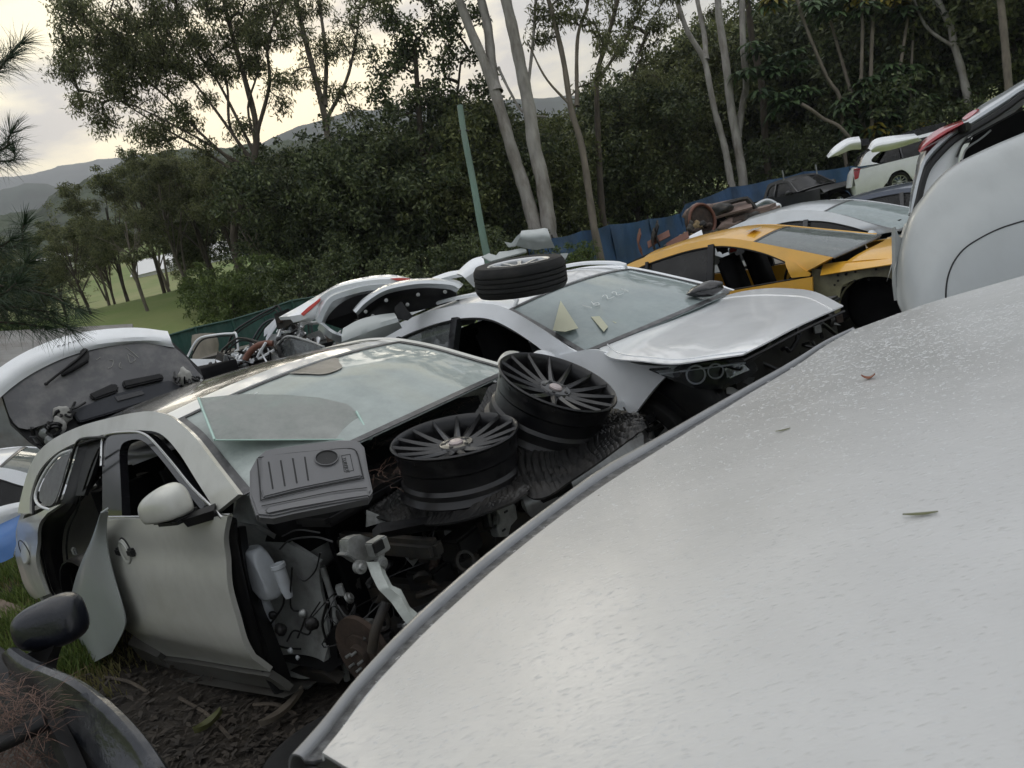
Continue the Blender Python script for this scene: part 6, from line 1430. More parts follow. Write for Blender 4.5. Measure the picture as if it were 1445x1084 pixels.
# yellow reflections painted as thin plates under the windscreen and chalk strokes on it
bw = np.array([resample(q, 21) for q in B.ws]); tt = np.linspace(0, len(bw) - 1, 21); bw = cr_interp(bw.reshape(len(bw), -1), tt).reshape(21, 21, 3)
def strokes(G, L_, parent, r_=.0028):
    for s_ in L_: tube('marker_stroke', [wspt(G, u, v, .006) for u, v in s_], r_, 'marker', parent, n=max(4, 3 * len(s_)), k=4)
strokes(bw, [[(.24, .58), (.245, .50)], [(.29, .58), (.275, .52), (.29, .50), (.30, .53), (.28, .54)], [(.36, .585), (.375, .60), (.385, .58), (.36, .53), (.40, .53)], [(.42, .585), (.44, .60), (.445, .58), (.42, .53), (.46, .53)], [(.50, .60), (.495, .53)]], B.root)
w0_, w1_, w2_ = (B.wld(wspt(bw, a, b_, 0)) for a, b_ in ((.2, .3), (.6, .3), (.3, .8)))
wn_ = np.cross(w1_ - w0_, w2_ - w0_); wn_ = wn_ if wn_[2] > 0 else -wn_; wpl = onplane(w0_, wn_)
for pl_ in ([(791, 424), (780, 466), (797, 468), (816, 463)], [(834, 447), (846, 446), (858, 461), (852, 468)], [(862, 452), (905, 440), (960, 428), (962, 432), (908, 446), (868, 456)]): plate('painted_reflection', loc(B, [wpl(*p, -.004) for p in pl_]), .003, 'yellow_reflection', B.root, toward=B.eye)
plate('shade_band', [wspt(bw, u_, v_, -.015) for u_, v_ in [(.02, .97), (.3, .985), (.42, .99), (.36, .90), (.22, .82), (.05, .83)]], .003, 'ws_band', B.root, True, 30, toward=B.eye)
lathe('badge', [(.001, .002), (.022, .002), (.024, -.002)], 'alloy', B.root, 20, Matrix.Translation(Vector((-.35, -.905, .8))) @ Matrix.Rotation(rad(90), 4, 'X'))
# tyre on its roof
tc_ = at(731, 368, 4.75); tax = image_axis(-.16, .99, .27); TR = 66 * 4.75 / F
ty = thing('roof_tyre', 'worn black tyre on a silver alloy lying on the white wagon roof', 'tyre', matrix=basis(tc_, tax, (1, .2, 0)))
TW = .20; ri = TR * .66
prof = [(ri, -.012), (TR * .80, 0), (TR * .93, -.006), (TR * .985, -.03)]
for g in (-.062, -.092, -.122, -.152): prof += [(TR, g + .012), (TR, g + .003), (TR - .011, g + .002), (TR - .011, g - .004), (TR, g - .005)]
prof += [(TR * .985, -TW + .03), (TR * .93, -TW + .006), (TR * .8, -TW), (ri, -TW + .012)]
lathe('tyre', prof, 'rubber', ty, 72, closed=True)
rim_geo('alloy', ty, Matrix.Translation(Vector((0, 0, -.10))), ri, .17, 10, 'alloy')
# broken grey bumper shards on the tyre
sh_ = thing('bumper_shard', 'jagged grey bumper shard standing on the roof tyre', 'bumper piece', at(750, 350, 4.7)); o_ = np.array(sh_.location)
pf = facing(757, 340, 4.7, .25, .3)
r1 = [pf(*p) - o_ for p in [(736, 327), (744, 326), (757, 325), (768, 323), (772, 324)]]; r2 = [pf(*p, .05) - o_ for p in [(733, 334), (745, 335), (758, 334), (768, 333), (776, 334)]]; r3 = [pf(*p) - o_ for p in [(728, 346), (742, 350), (756, 352), (770, 350), (783, 349)]]
sheet('shell', [r1, r2, r3], 26, 12, 'paint_grey2', sh_, .006, flip=False)
plate('torn_flap', [pf(*p) - o_ for p in [(735, 328), (733, 338), (728, 347), (718, 349), (712, 341), (722, 343), (728, 335)]], .012, 'paint_grey2', sh_, bev=.003)
pf2 = facing(712, 358, 4.65, 1.0)
s2 = plate('bumper_shard', [pf2(*p) for p in [(679, 362), (690, 357), (700, 360), (704, 355), (716, 354), (735, 350), (742, 351), (743, 355), (725, 360), (692, 369)]], .012, 'paint_grey2', None, bev=.003); tag(s2, 'flat grey bumper strip lying across the left top of the roof tyre', 'bumper piece')
pf3 = facing(797, 362, 5.0, .3)
s3 = plate('bumper_shard', [pf3(*p) for p in [(790, 358), (802, 357), (800, 362), (796, 369), (792, 366)]], .01, 'paint_grey2', None, bev=.003); tag(s3, 'small pointed grey shard sticking out right of the roof tyre', 'bumper piece')

# ---- C: yellow hatchback
C = Car('yellow_hatchback', 'yellow hatchback with its front fender removed and door glass missing', 'car', 4.39, 8.24, -.22, -.757, 0, GC, .93, .86, 1.42, .55, .88)
specC = dict(paint='paint_yellow', xr=-3.75, rail=[(-.30, .96), (-.71, 1.10), (-1.22, 1.27), (-1.46, 1.34), (-1.72, 1.38), (-2.19, 1.375), (-2.7, 1.32), (-3.1, 1.23), (-3.5, 1.08), (-3.62, .9)],
             dlo=[(-.58, .87), (-1.01, 1.10), (-1.38, 1.235), (-1.71, 1.30), (-2.11, 1.30), (-2.6, 1.245), (-2.9, 1.17), (-3.1, 1.05), (-3.0, .85)], belt=[(-.3, .82), (-1.7, .79), (-3.8, .85)], i_ws=2, i_rw=6,
             xA=-.52, xB=-1.72, xC=-2.6, sill=.22, wb=-2.6, arch=.35, axle=.31, cut_r=('fe', 'fg', 'mi', 'fw', 'al'), cut_l=('fg', 'rg'), keep_top=1, zh=.80, glass_ws='glass_side2', glass_rear='glass_dark', crown=.05, pillar='black_plastic', xh=.7)
body(C, specC)
px_panel(C, 'mirror_triangle', [[(1108, 364), (1125, 372), (1143, 387)], [(1112, 380), (1125, 387), (1142, 390)], [(1116, 393), (1128, 392), (1141, 391)]], 'paint_yellow', green=True, n=8, m=6, off=.005)
px_panel(C, 'inner_wing', [[(1145, 380), (1180, 382), (1220, 377), (1264, 373)], [(1150, 410), (1175, 400), (1200, 395), (1225, 390)], [(1158, 440), (1170, 425), (1180, 412), (1190, 403)], [(1165, 480), (1172, 462), (1180, 450), (1186, 440)]], 'primer_y', val=-.78, off=-.12, n=24, m=16)
px_panel(C, 'inner_wing', [[(1200, 384), (1230, 380), (1250, 378), (1275, 376)], [(1205, 396), (1225, 391), (1250, 391), (1275, 396)]], 'primer_y', val=-.78, off=-.13, n=16, m=5)
a = np.linspace(-.2, PI + .2, 24)
sheet('wheel_housing', [[(0 + .37 * math.cos(t), -.72, .34 + .37 * math.sin(t)) for t in a], [(0 + .34 * math.cos(t), -.45, .34 + .34 * math.sin(t)) for t in a]], 24, 4, 'black_plastic', C.root, .01)
blob('wheel_housing_back', (0, -.5, .34), (.36, .05, .36), 'interior', C.root, sub=3)
tube('housing_lip', [(.37 * math.cos(t), -.74, .34 + .37 * math.sin(t)) for t in a], .012, 'primer_y', C.root, n=40)
rng = np.random.default_rng(2)
for i in range(9): lathe('bolt_hole', [(.001, .002), (.012, .002), (.014, -.003)], 'black_plastic', C.root, 10, Matrix.Translation(Vector((rng.uniform(-.45, .1), -.80, rng.uniform(.66, .82)))) @ Matrix.Rotation(rad(90), 4, 'X'))
box('roof_sticker', (-1.32, -.30, 1.385), (.10, .22, .006), 'paint_white', C.root, bev=.002)
tube('wiper', [(-.32, -.60, .99), (-.36, -.3, 1.02), (-.38, .1, 1.03)], .012, 'black_plastic', C.root, k=6)
tube('front_bumper_edge', [(.45, -.80, .40), (.52, -.78, .55), (.5, -.74, .66)], .03, 'paint_yellow', C.root, k=8)
mw = blob('loose_mirror', at(995, 409, 5.3), (.14, .07, .05), 'black_gloss', None, seed=3, amp=.12); tag(mw, 'crumpled black door mirror lying where the white wagon meets the yellow car', 'mirror')

# ---- D: silver hatchback behind the yellow one
D = Car('silver_hatchback', 'silver hatchback behind the yellow car, roof and windscreen showing', 'car', 6.64, 10.85, -.25, -.838, 0, GC, .93, .86, 1.42, .55, .9)
specD = dict(paint='paint_silver', xr=-3.85, rail=[(-.30, .80), (-.65, .95), (-1.05, 1.13), (-1.41, 1.26), (-1.8, 1.345), (-2.16, 1.38), (-2.75, 1.34), (-3.26, 1.21), (-3.6, 1.05)],
             dlo=[(-.57, .80), (-.89, .945), (-1.36, 1.11), (-1.87, 1.20), (-2.27, 1.19), (-2.7, 1.1), (-2.95, .98), (-2.9, .80)], belt=[(-.3, .74), (-1.7, .74), (-3.8, .78)], i_ws=3, i_rw=6,
             xA=-.5, xB=-1.65, xC=-2.5, sill=.22, wb=-2.6, axle=.3, glass_ws='glass_b', glass='glass_dark', crown=.05, zh=.66, zb_=.7)
body(D, specD)
def generic(name, label, x, y, z, yaw, paint, H_=1.45, kind='hatch', group=GC, **kw):
    k = H_ / 1.42; c = Car(name, label, 'car' if kind != 'ute' else 'ute', x, y, z, yaw, 0, group, .93 * k, .86, 1.42 * k, .58, 1.0)
    if kind == 'hatch':
        rail = [(-.3, .95), (-.7, 1.12), (-1.15, 1.30), (-1.6, 1.38), (-2.2, 1.39), (-2.8, 1.34), (-3.3, 1.22), (-3.55, .95)]; dlo = [(-.55, .92), (-.95, 1.14), (-1.35, 1.27), (-2.0, 1.31), (-2.6, 1.26), (-3.0, 1.14), (-3.15, 1.0), (-3.0, .92)]
    elif kind == 'suv':
        rail = [(-.3, .95), (-.6, 1.12), (-1.0, 1.32), (-1.5, 1.39), (-2.2, 1.40), (-3.0, 1.37), (-3.45, 1.28), (-3.7, .97)]; dlo = [(-.5, .92), (-.85, 1.14), (-1.2, 1.29), (-2.0, 1.32), (-2.8, 1.28), (-3.2, 1.17), (-3.35, 1.03), (-3.15, .92)]
    else:
        rail = [(-.3, .93), (-.55, 1.08), (-.9, 1.30), (-1.2, 1.37), (-1.7, 1.38), (-2.1, 1.36), (-2.2, 1.2), (-2.25, .95)]; dlo = [(-.5, .92), (-.75, 1.12), (-1.0, 1.27), (-1.5, 1.30), (-1.9, 1.28), (-2.05, 1.15), (-2.08, 1.0), (-2.06, .92)]
    rail = [(a, b * k) for a, b in rail]; dlo = [(a, b * k) for a, b in dlo]
    sp = dict(paint=paint, xr=-3.9, rail=rail, dlo=dlo, belt=[(-.3, .9 * k), (-4, .9 * k)], i_ws=2, i_rw=5, xC=-2.5 if kind != 'ute' else -3.0, xB=-1.55 if kind != 'ute' else -1.6, glass='glass_dark', glass_ws='glass_side2', zh=.76 * k, wb=-2.65, sill=.25, axle=.32)
    sp.update(kw); body(c, sp); return c
E_ = generic('blue_sedan', 'dark blue-silver sedan roof showing between the silver hatchback and the far white SUV', 9.75, 13.9, -.48, -.82, 'paint_navy', 1.38)
Fc_ = generic('white_suv', 'white SUV seen from its rear corner with a red tail light, near the tarp fence', 16.3, 23.8, .2, -.41, 'paint_white', 1.6, 'suv')
px, py = 0, 0
G_ = generic('black_ute', 'old black ute with a work light bar in front of the blue tarp fence', 12.6, 27.4, -.15, -1.30, 'paint_dark2', 1.62, 'ute', glass_ws='glass_dark')
tube('roof_antenna', [(-1.2, -.62, 1.5), (-1.2, -.62, 1.95)], .03, 'steel', G_.root, k=5); tube('roof_antenna', [(-.9, .62, 1.5), (-.9, .62, 1.85)], .03, 'steel', G_.root, k=5)
# opened white tailgates beyond the white SUV
def open_gate(label, P0, P1, P2, P3, mt='paint_white'):
    t_ = thing('raised_tailgate', label, 'tailgate', P0[len(P0) // 2], 'raised tailgates by the far white SUV'); o = np.array(t_.location)
    sheet('shell', [[q - o for q in P0], [q - o for q in P1], [q - o for q in P2]], 20, 12, mt, t_, .03)
    plate('rear_glass', [q - o for q in P3], .02, 'glass_dark', t_); return t_
dg = 23.5
open_gate('raised white tailgate, leftmost, its lower corner pointing at the forest', [at(*p, dg) for p in [(1167, 221), (1178, 208), (1195, 197), (1212, 194)]], [at(*p, dg - .3) for p in [(1168, 222), (1184, 212), (1198, 203), (1214, 200)]], [at(*p, dg - .1) for p in [(1168, 222), (1185, 217), (1200, 211), (1215, 210)]], [at(*p, dg) for p in [(1200, 198), (1226, 195), (1228, 203), (1203, 209)]])
open_gate('raised white tailgate of the white SUV, right of the other raised one', [at(*p, dg - 1) for p in [(1226, 210), (1232, 200), (1245, 195), (1290, 190)]], [at(*p, dg - 1.3) for p in [(1228, 212), (1236, 206), (1256, 202), (1295, 194)]], [at(*p, dg - 1.1) for p in [(1230, 214), (1250, 212), (1270, 207), (1300, 197)]], [at(*p, dg - 1) for p in [(1250, 196), (1300, 180), (1335, 172), (1330, 182), (1290, 193)]])

# ---- silver hatch at the right edge, tailgate up
Hh = thing('silver_hatch', 'silver hatchback body at the right edge, tailgate open, red tail lamp on its pillar', 'car', (at(1420, 300, 3.0)[0], at(1420, 300, 3.0)[1], gz(*at(1420, 300, 3.0)[:2]))); o_ = np.array(Hh.location)
e = lambda px, py, d: at(px, py, d) - o_
O = [(1283, 305), (1287, 270), (1293, 244), (1299, 218), (1320, 196), (1358, 170), (1388, 148), (1417, 131), (1445, 114), (1500, 84)]
S_ = [(1292, 300), (1296, 282), (1304, 250), (1315, 229), (1343, 200), (1368, 184), (1400, 165), (1425, 148), (1445, 134), (1500, 110)]
I_ = [(1296, 305), (1299, 285), (1307, 256), (1318, 234), (1347, 205), (1376, 188), (1404, 173), (1430, 158), (1450, 144), (1502, 122)]
mid = [((a[0] + b[0]) / 2 - 2, (a[1] + b[1]) / 2 - 2) for a, b in zip(O, S_)]
sheet('rear_pillar', [[e(*p, 3.15) for p in O], [e(*p, 2.98) for p in mid], [e(*p, 3.0) for p in S_]], 60, 10, 'paint_silver', Hh, .004)
tube('hatch_seal', [e(*p, 2.97) for p in S_], .014, 'seal', Hh, n=80, k=6)
sheet('hatch_frame', [[e(*p, 3.0) for p in S_], [e(*p, 3.08) for p in I_]], 60, 4, 'paint_silver', Hh, .003)
sheet('inner_pillar', [[e(*p, 2.99) for p in [(1298, 300), (1302, 275), (1309, 248), (1334, 214), (1366, 190)]], [e(*p, 3.00) for p in [(1322, 300), (1326, 278), (1338, 240), (1351, 211), (1366, 190)]], [e(*p, 3.05) for p in [(1350, 300), (1350, 270), (1350, 238), (1358, 206), (1367, 190)]]], 30, 14, 'paint_white', Hh, .003, flip=True)
box('latch_slot', e(1314, 257, 3.02), (.03, .05, .012), 'black_plastic', Hh, bev=.003)
tube('wiring', [e(1350, 222, 3.0), e(1362, 200, 3.0), e(1395, 180, 3.02), e(1450, 150, 3.02)], .004, 'wire', Hh, n=30, k=5); tube('inner_seam', [e(1357, 226, 3.05), e(1364, 210, 3.05), e(1385, 195, 3.05), e(1398, 184, 3.05)], .004, 'alloy_dull', Hh, n=30, k=5); tube('inner_seam', [e(1371, 190, 3.03), e(1386, 177, 3.03), e(1412, 163, 3.03), e(1460, 140, 3.03)], .004, 'alloy_dull', Hh, n=30, k=5)
lens = sheet('tail_lamp', [[e(*p, 3.02) for p in [(1296, 212), (1303, 200), (1325, 183), (1358, 170)]], [e(*p, 2.93) for p in [(1297, 214), (1310, 202), (1334, 186), (1359, 173)]], [e(*p, 3.0) for p in [(1299, 217), (1318, 206), (1340, 192), (1362, 176)]]], 30, 10, 'red_lens', Hh, .003)
sheet('tail_lamp', [[e(*p, 3.05) for p in [(1358, 168), (1368, 160), (1380, 154)]], [e(*p, 3.0) for p in [(1362, 170), (1372, 164), (1382, 155)]]], 10, 4, 'red_lens', Hh, .003)
box('lamp_bracket', e(1361, 180, 2.95), (.05, .03, .035), 'black_plastic', Hh, rad(30), bev=.006)
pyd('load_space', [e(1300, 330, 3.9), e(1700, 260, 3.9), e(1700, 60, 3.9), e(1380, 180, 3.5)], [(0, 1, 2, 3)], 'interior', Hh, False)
sheet('side_body', [[e(1283, 305, 3.15), e(1281, 340, 3.2), e(1281, 400, 3.25), e(1290, 520, 3.3)], [e(1300, 305, 3.0), e(1330, 340, 3.05), e(1400, 400, 3.1), e(1500, 520, 3.1)]], 12, 6, 'paint_silver', Hh, .03)
box('body_lower', e(1520, 420, 3.6) * [1, 1, 0] + [0, 0, .55], (.9, 1.2, .7), 'paint_silver', Hh, -.6, bev=.12, seg=4)
# big grey curved panel in front of it
gp_ = thing('scrap_bumper', 'large smooth grey curved bumper panel with a round cut line, right edge', 'car panel', (at(1380, 400, 2.2)[0], at(1380, 400, 2.2)[1], 0)); o_ = np.array(gp_.location)
edge = [(1277, 442), (1269, 425), (1268, 395), (1272, 352), (1285, 308), (1303, 281), (1327, 252), (1355, 231), (1400, 209), (1445, 190), (1520, 158)]
def inw(k, dd):
    o = []
    for i, (a, b) in enumerate(edge):
        u = i / (len(edge) - 1); ax_, ay = (1310 + 240 * u, 520 + 10 * u); o.append(e(a + (ax_ - a) * k, b + (ay - b) * k, dd + (.06 * (1 - u))))
    return o
sheet('shell', [inw(0, 2.32), inw(.012, 2.262), inw(.05, 2.225), inw(.15, 2.19), inw(.35, 2.14), inw(.65, 2.12), inw(1, 2.16)], 90, 50, 'paint_grey', gp_, .006)
fl_ = [e(*p, d_) for p, d_ in [((1335, 425), 2.137), ((1335, 405), 2.139), ((1340, 383), 2.144), ((1354, 359), 2.152), ((1378, 339), 2.158), ((1410, 324), 2.162), ((1450, 312), 2.166)]]
def surf_ray(me_o, px, py):
    return None
gp_shell = gp_.children[0] if gp_.children else None
bpy.context.view_layer.update()
gsh = [c for c in bpy.data.objects if c.parent == gp_][0]
tube('cut_line', [p - o_ for p in onsurface(gsh, [(1335, 432), (1335, 410), (1338, 390), (1346, 370), (1360, 352), (1380, 338), (1410, 323), (1444, 312), (1480, 303)], .0005)], .0024, 'seal', gp_, n=50, k=5)
plate('side_flange', [e(*p, 2.33) for p in [(1264, 318), (1269, 332), (1275, 337), (1283, 312), (1272, 352), (1268, 395), (1268, 425), (1265, 400)]], .03, 'paint_grey', gp_, bev=.004)

# ---- near white roof
R_ = Car('white_sedan', 'white sedan right below the camera, wet streaky roof filling the corner', 'car', 0, 0, 0, 0, 0, GC)
r = R_.root
def zw(px, py, z): d = ray(px, py); return CAMP + d * ((z - CAMH) / d[2])
ZR = 1.38
out_ = [(400, 1072), (450, 1017), (500, 956), (570, 881), (641, 816), (701, 766), (781, 706), (852, 655), (927, 615), (1002, 573), (1062, 540), (1120, 508), (1165, 481), (1205, 463)]
inn_ = [(455, 1062), (478, 1034), (525, 971), (601, 891), (655, 841), (705, 797), (781, 736), (852, 685), (927, 637), (1002, 590), (1062, 553), (1120, 519), (1165, 488), (1203, 467)]
OL = np.array([zw(*p, ZR - .004) for p in out_]); IL = np.array([zw(*p, ZR) for p in inn_])
far = [(1203, 466, 0), (1270, 441, .006), (1340, 419, .012), (1445, 389, .02), (1560, 358, .02)]
FE = np.array([zw(a, b, ZR + c) for a, b, c in far])
Rf = np.array([.66, -.30, ZR]); Rb = np.array([2.05, 1.05, ZR - .01])
FEr = np.vstack([FE, [Rb]])
rows = []
I2 = resample(IL, 12)
for k_, p in enumerate(I2):
    u = k_ / 11; q = Rf + (Rb - Rf) * u; row = []
    for v in np.linspace(0, 1, 9):
        a_ = p + (q - p) * v; bow = 4 * v * (1 - v)
        a_[2] = p[2] + .052 * (1 - (2 * v - 1) ** 2) * (1 - .55 * u) + (.018 * bow * math.sin(PI * u))
        if u < .01: a_ = a_ + np.array([-.68, -.73, 0]) * .05 * bow
        row.append(a_)
    rows.append(row)
F2 = resample(FEr, 9); rows[-1] = [np.array(p) for p in F2]
w_ = rows[-2]; w2 = rows[-3]
rows[-2] = [(np.array(a) + .55 * (np.array(F2[i]) - np.array(a)) * (i / 8 if i < 8 else 1) * .6) for i, a in enumerate(w_)]
roof = sheet('roof', rows, 90, 70, 'roof_near', r, .004)
# rolled edge, dark ditch and bright strip
def offs(P, dz, t, Q): return [p + (q - p) * t + np.array([0, 0, dz]) for p, q in zip(P, Q)]
sheet('roof_flange', [IL, offs(IL, -.002, .03, OL), offs(IL, -.007, .07, OL)], 80, 5, 'roof_near', r, .002)
sheet('ditch', [offs(IL, -.005, .06, OL), offs(IL, -.006, .30, OL), offs(IL, -.004, .50, OL)], 80, 5, 'ditch', r, .003)
sheet('edge_strip', [offs(IL, -.006, .47, OL), offs(IL, .001, .56, OL), offs(IL, .003, .78, OL), offs(IL, -.008, .95, OL), offs(IL, -.03, 1.02, OL)], 80, 12, 'strip', r, .002)
sn = np.array([-.75, .66, 0])
sheet('door_frame', [offs(IL, -.03, 1.02, OL), [p + sn * .05 + [0, 0, -.10] for p in OL], [p + sn * .16 + [0, 0, -.42] for p in OL], [p + sn * .22 + [0, 0, -.75] for p in OL], [p + sn * .18 + [0, 0, -1.1] for p in OL]], 30, 16, 'paint_white', r, .03)
# windscreen falling away at the front
fr0 = [offs(IL[:1], -.010, .55, OL[:1])[0]] + [np.array(p) for p in resample(rows[0], 9)][1:]
fd = np.array([-.68, -.73, 0])
fr0 = [np.array(p) + [0, 0, -.010] for p in fr0]
sheet('windscreen', [fr0, [p + fd * .22 + [0, 0, -.10] for p in fr0], [p + fd * .55 + [0, 0, -.34] for p in fr0]], 24, 10, 'glass_dark', r, .005)
tube('screen_seal', [p + [0, 0, .004] - fd * .002 for p in fr0], .006, 'seal', r, n=40, k=8)
sheet('bonnet', [[p + fd * .55 + [0, 0, -.36] for p in fr0], [p + fd * 1.0 + [0, 0, -.45] for p in fr0], [p + fd * 1.5 + [0, 0, -.66] for p in fr0]], 20, 10, 'paint_white', r, .02)
for k_, p in enumerate((OL[2] + fd * .9, OL[-2] + fd * .1, Rf + fd * .9)): wheel('wheel', r, (p[0], p[1], .31), .31, .2, -1)
bk0 = [np.array(p) + [0, 0, -.004] for p in F2]; bd = np.array([.55, .84, 0])
sheet('rear_screen', [bk0, [p + bd * .10 + [0, 0, -.05] for p in bk0], [p + bd * .32 + [0, 0, -.25] for p in bk0], [p + bd * .42 + [0, 0, -1.0] for p in bk0]], 20, 10, 'paint_white', r, .01)
# rain beads: small flattened drops and short runs on the panel
rng = np.random.default_rng(44); me_ = roof.data; nf_ = len(me_.polygons) // 2 - 400
cen = np.zeros(len(me_.polygons) * 3, np.float32); me_.polygons.foreach_get('center', cen); cen = cen.reshape(-1, 3)
nor = np.zeros(len(me_.polygons) * 3, np.float32); me_.polygons.foreach_get('normal', nor); nor = nor.reshape(-1, 3)
up_ = np.where((nor[:, 2] > .5) | (nor[:, 2] < -.5))[0]; up_ = up_[up_ < 89 * 69]
V = []; Q = []; n_ = 0
while n_ < 5200:
    i = int(up_[rng.integers(len(up_))]); c = cen[i].astype(float); nn = nor[i].astype(float); nn = nn if nn[2] > 0 else -nn
    t1 = np.array([1, 0, 0]) - nn * nn[0]; t1 /= np.linalg.norm(t1); t2 = np.cross(nn, t1)
    c = c + t1 * rng.uniform(-.012, .012) + t2 * rng.uniform(-.012, .012)
    if math.sin(c[0] * 5.3 + 1) * math.sin(c[1] * 4.1) + rng.uniform(-1, 1) < -.15: continue
    px, py = proj(c)
    if not (-50 < px < 1500 and -50 < py < 1130): continue
    dd = np.linalg.norm(c - CAMP); a = rng.normal() * .6 + .1; u1 = t1 * math.cos(a) + t2 * math.sin(a); u2 = -t1 * math.sin(a) + t2 * math.cos(a)
    L_ = rng.uniform(.0012, .0042) * rng.choice([.6, 1, 1.5]); W_ = rng.uniform(.0005, .0011); kk = min(1.15, .35 + dd * .5); L_ *= kk; W_ *= kk; h_ = W_ * (.22 + .16 * min(1, dd / 1.5)); o = len(V)
    for k in range(8):
        t = k * PI / 4; q = rng.uniform(.75, 1.2); V.append(c + u1 * L_ * math.cos(t) * q + u2 * W_ * math.sin(t) * q - nn * .0001)
    for k in range(8):
        t = k * PI / 4; V.append(c + u1 * L_ * .6 * math.cos(t) + u2 * W_ * .55 * math.sin(t) + nn * h_)
    for k in range(8): Q.append((o + k, o + (k + 1) % 8, o + 8 + (k + 1) % 8, o + 8 + k))
    Q += [(o + 8, o + 9, o + 10, o + 11), (o + 8, o + 11, o + 12, o + 15), (o + 12, o + 13, o + 14, o + 15)]; n_ += 1
wb = link('water_beads', quadmesh('water_beads', np.array(V), np.array(Q)), 'bead', r, True); wb['kind'] = 'stuff'
# leaves stuck to it
def small_leaf(label, px, py, ang, ln, wd, mt, curl=.15, name='leaf'):
    c = onsurface(roof, [(px, py)], .002)
    c = c[0] if c else zw(px, py, ZR + .03)
    a0, a1 = ray(px - math.cos(ang) * 10, py + math.sin(ang) * 10), ray(px + math.cos(ang) * 10, py - math.sin(ang) * 10)
    p0 = CAMP + a0 * ((c[2] - CAMH) / a0[2]); p1 = CAMP + a1 * ((c[2] - CAMH) / a1[2]); d = (p1 - p0) / np.linalg.norm(p1 - p0); s_ = np.cross([0, 0, 1], d)
    rws = []
    for v in (-1, 0, 1): rws.append([c + d * ln * (u - .5) + s_ * wd * v * .5 * math.sin(PI * min(.97, max(.04, u))) ** .8 + np.array([0, 0, .001 + curl * ln * (u - .5) ** 2 + .15 * wd * abs(v)]) for u in np.linspace(0, 1, 7)])
    o = sheet(name, rws, 12, 5, mt, None, .0006); return tag(o, label, 'leaf')
small_leaf('thin green gum leaf on the white roof, right of centre', 1299, 727, .08, .026, .0042, 'gum_leaf')
small_leaf('thin green gum leaf on the white roof, upper left one', 1105, 608, .22, .019, .003, 'gum_leaf')
l_ = small_leaf('small curled red-brown leaf on the white roof near its far edge', 1226, 535, .1, .018, .011, 'brown_leaf', 1.2)

# ---- dark stripped car at bottom left
K = Car('dark_wreck', 'dark grey wreck at bottom left, wet fender, pine needles in its open bay', 'car', 0, 0, 0, 0, 0, GC)
r = K.root
k1 = [(8, 925), (30, 945), (58, 958), (90, 972), (122, 995), (150, 1022), (178, 1055), (200, 1090), (215, 1120)]
k2 = [(20, 940), (40, 965), (62, 985), (84, 1002), (108, 1028), (130, 1055), (150, 1085), (165, 1110), (175, 1130)]
k0 = [(16, 918), (50, 935), (84, 952), (118, 968), (150, 990), (182, 1018), (212, 1052), (240, 1092), (260, 1125)]
d1 = [1.95 - .045 * i for i in range(9)]
sheet('front_fender', [[at(*p, d + .02) - [0, 0, .03] for p, d in zip(k0, d1)], [at(*p, d - .02) for p, d in zip([( (a[0]+b[0])/2+6, (a[1]+b[1])/2-4) for a, b in zip(k1, k0)], d1)], [at(*p, d) for p, d in zip(k1, d1)], [at(*p, d - .01) - [0, 0, .03] for p, d in zip(k2, d1)]], 50, 14, 'paint_dark', r, .01, bulge=.0)
sheet('fender_side', [[at(*p, d + .03) - [0, 0, .02] for p, d in zip(k0, d1)], [at(*p, d + .10) - [0, 0, .25] for p, d in zip(k0, d1)], [at(*p, d + .12) - [0, 0, .6] for p, d in zip(k0, d1)]], 30, 8, 'paint_dark', r, .02)
sheet('inner_flange', [[at(*p, d) - [0, 0, .02] for p, d in zip(k2, d1)], [at(p[0] - 40, p[1] + 30, d) - [0, 0, .06] for p, d in zip(k2, d1)]], 30, 4, 'black_plastic', r, .01)
zb_ = at(40, 1060, 1.75)[2]
rail_ = [at(-30, 1062, 1.72), at(20, 1040, 1.75), at(66, 1018, 1.78)]; 
tube('bay_bar', rail_, .022, 'black_plastic', r, n=12, k=8)
sheet('bay_bar_side', [[at(66, 1018, 1.78), at(84, 1050, 1.72), at(104, 1100, 1.66)], [at(88, 1012, 1.80), at(108, 1050, 1.74), at(130, 1100, 1.68)]], 14, 5, 'black_plastic', r, .03)
pyd('bay_floor', [at(-80, 950, 2.3) - [0, 0, .18], at(120, 980, 2.2) - [0, 0, .25], at(170, 1130, 1.7) - [0, 0, .25], at(-80, 1130, 1.7) - [0, 0, .2]], [(0, 1, 2, 3)], 'black_plastic', r, False)
sheet('scuttle', [[at(-10, 905, 2.1), at(14, 925, 2.06), at(22, 960, 2.0), at(44, 1000, 1.92)], [at(-10, 935, 2.08), at(2, 950, 2.02), at(6, 985, 1.98), at(20, 1020, 1.92)]], 16, 5, 'black_plastic', r, .02)
# mirror on its stalk
def mf(v): return Vector((v.x * (1 if v.x < 0 else 1.0), v.y, v.z * (1.0 if v.z > 0 else .9) * (1 + .22 * v.x)))
mc = at(72, 882, 2.02)
fwd = Matrix((( _r[0], _f[0], _u[0]), (_r[1], _f[1], _u[1]), (_r[2], _f[2], _u[2]))).to_4x4()
hd = blob('mirror', mc, (.098, .06, .070), 'mirror_black', r, sub=4, rot=fwd @ Matrix.Rotation(rad(-18), 4, 'Y'), fn=lambda v: (lambda q: Vector((q.x * .93, q.y, q.z * (1.0 + .14 * q.x) * (1 if q.z > 0 else .86) + .06 * q.x * q.x)))(sq(v, 3.0)))
sheet('mirror_stalk', [[at(50, 915, 2.02), at(90, 905, 2.0)], [at(60, 935, 2.02), at(82, 930, 2.0)], [at(54, 965, 2.0), at(76, 960, 1.98)]], 6, 10, 'black_plastic', hd, .03)
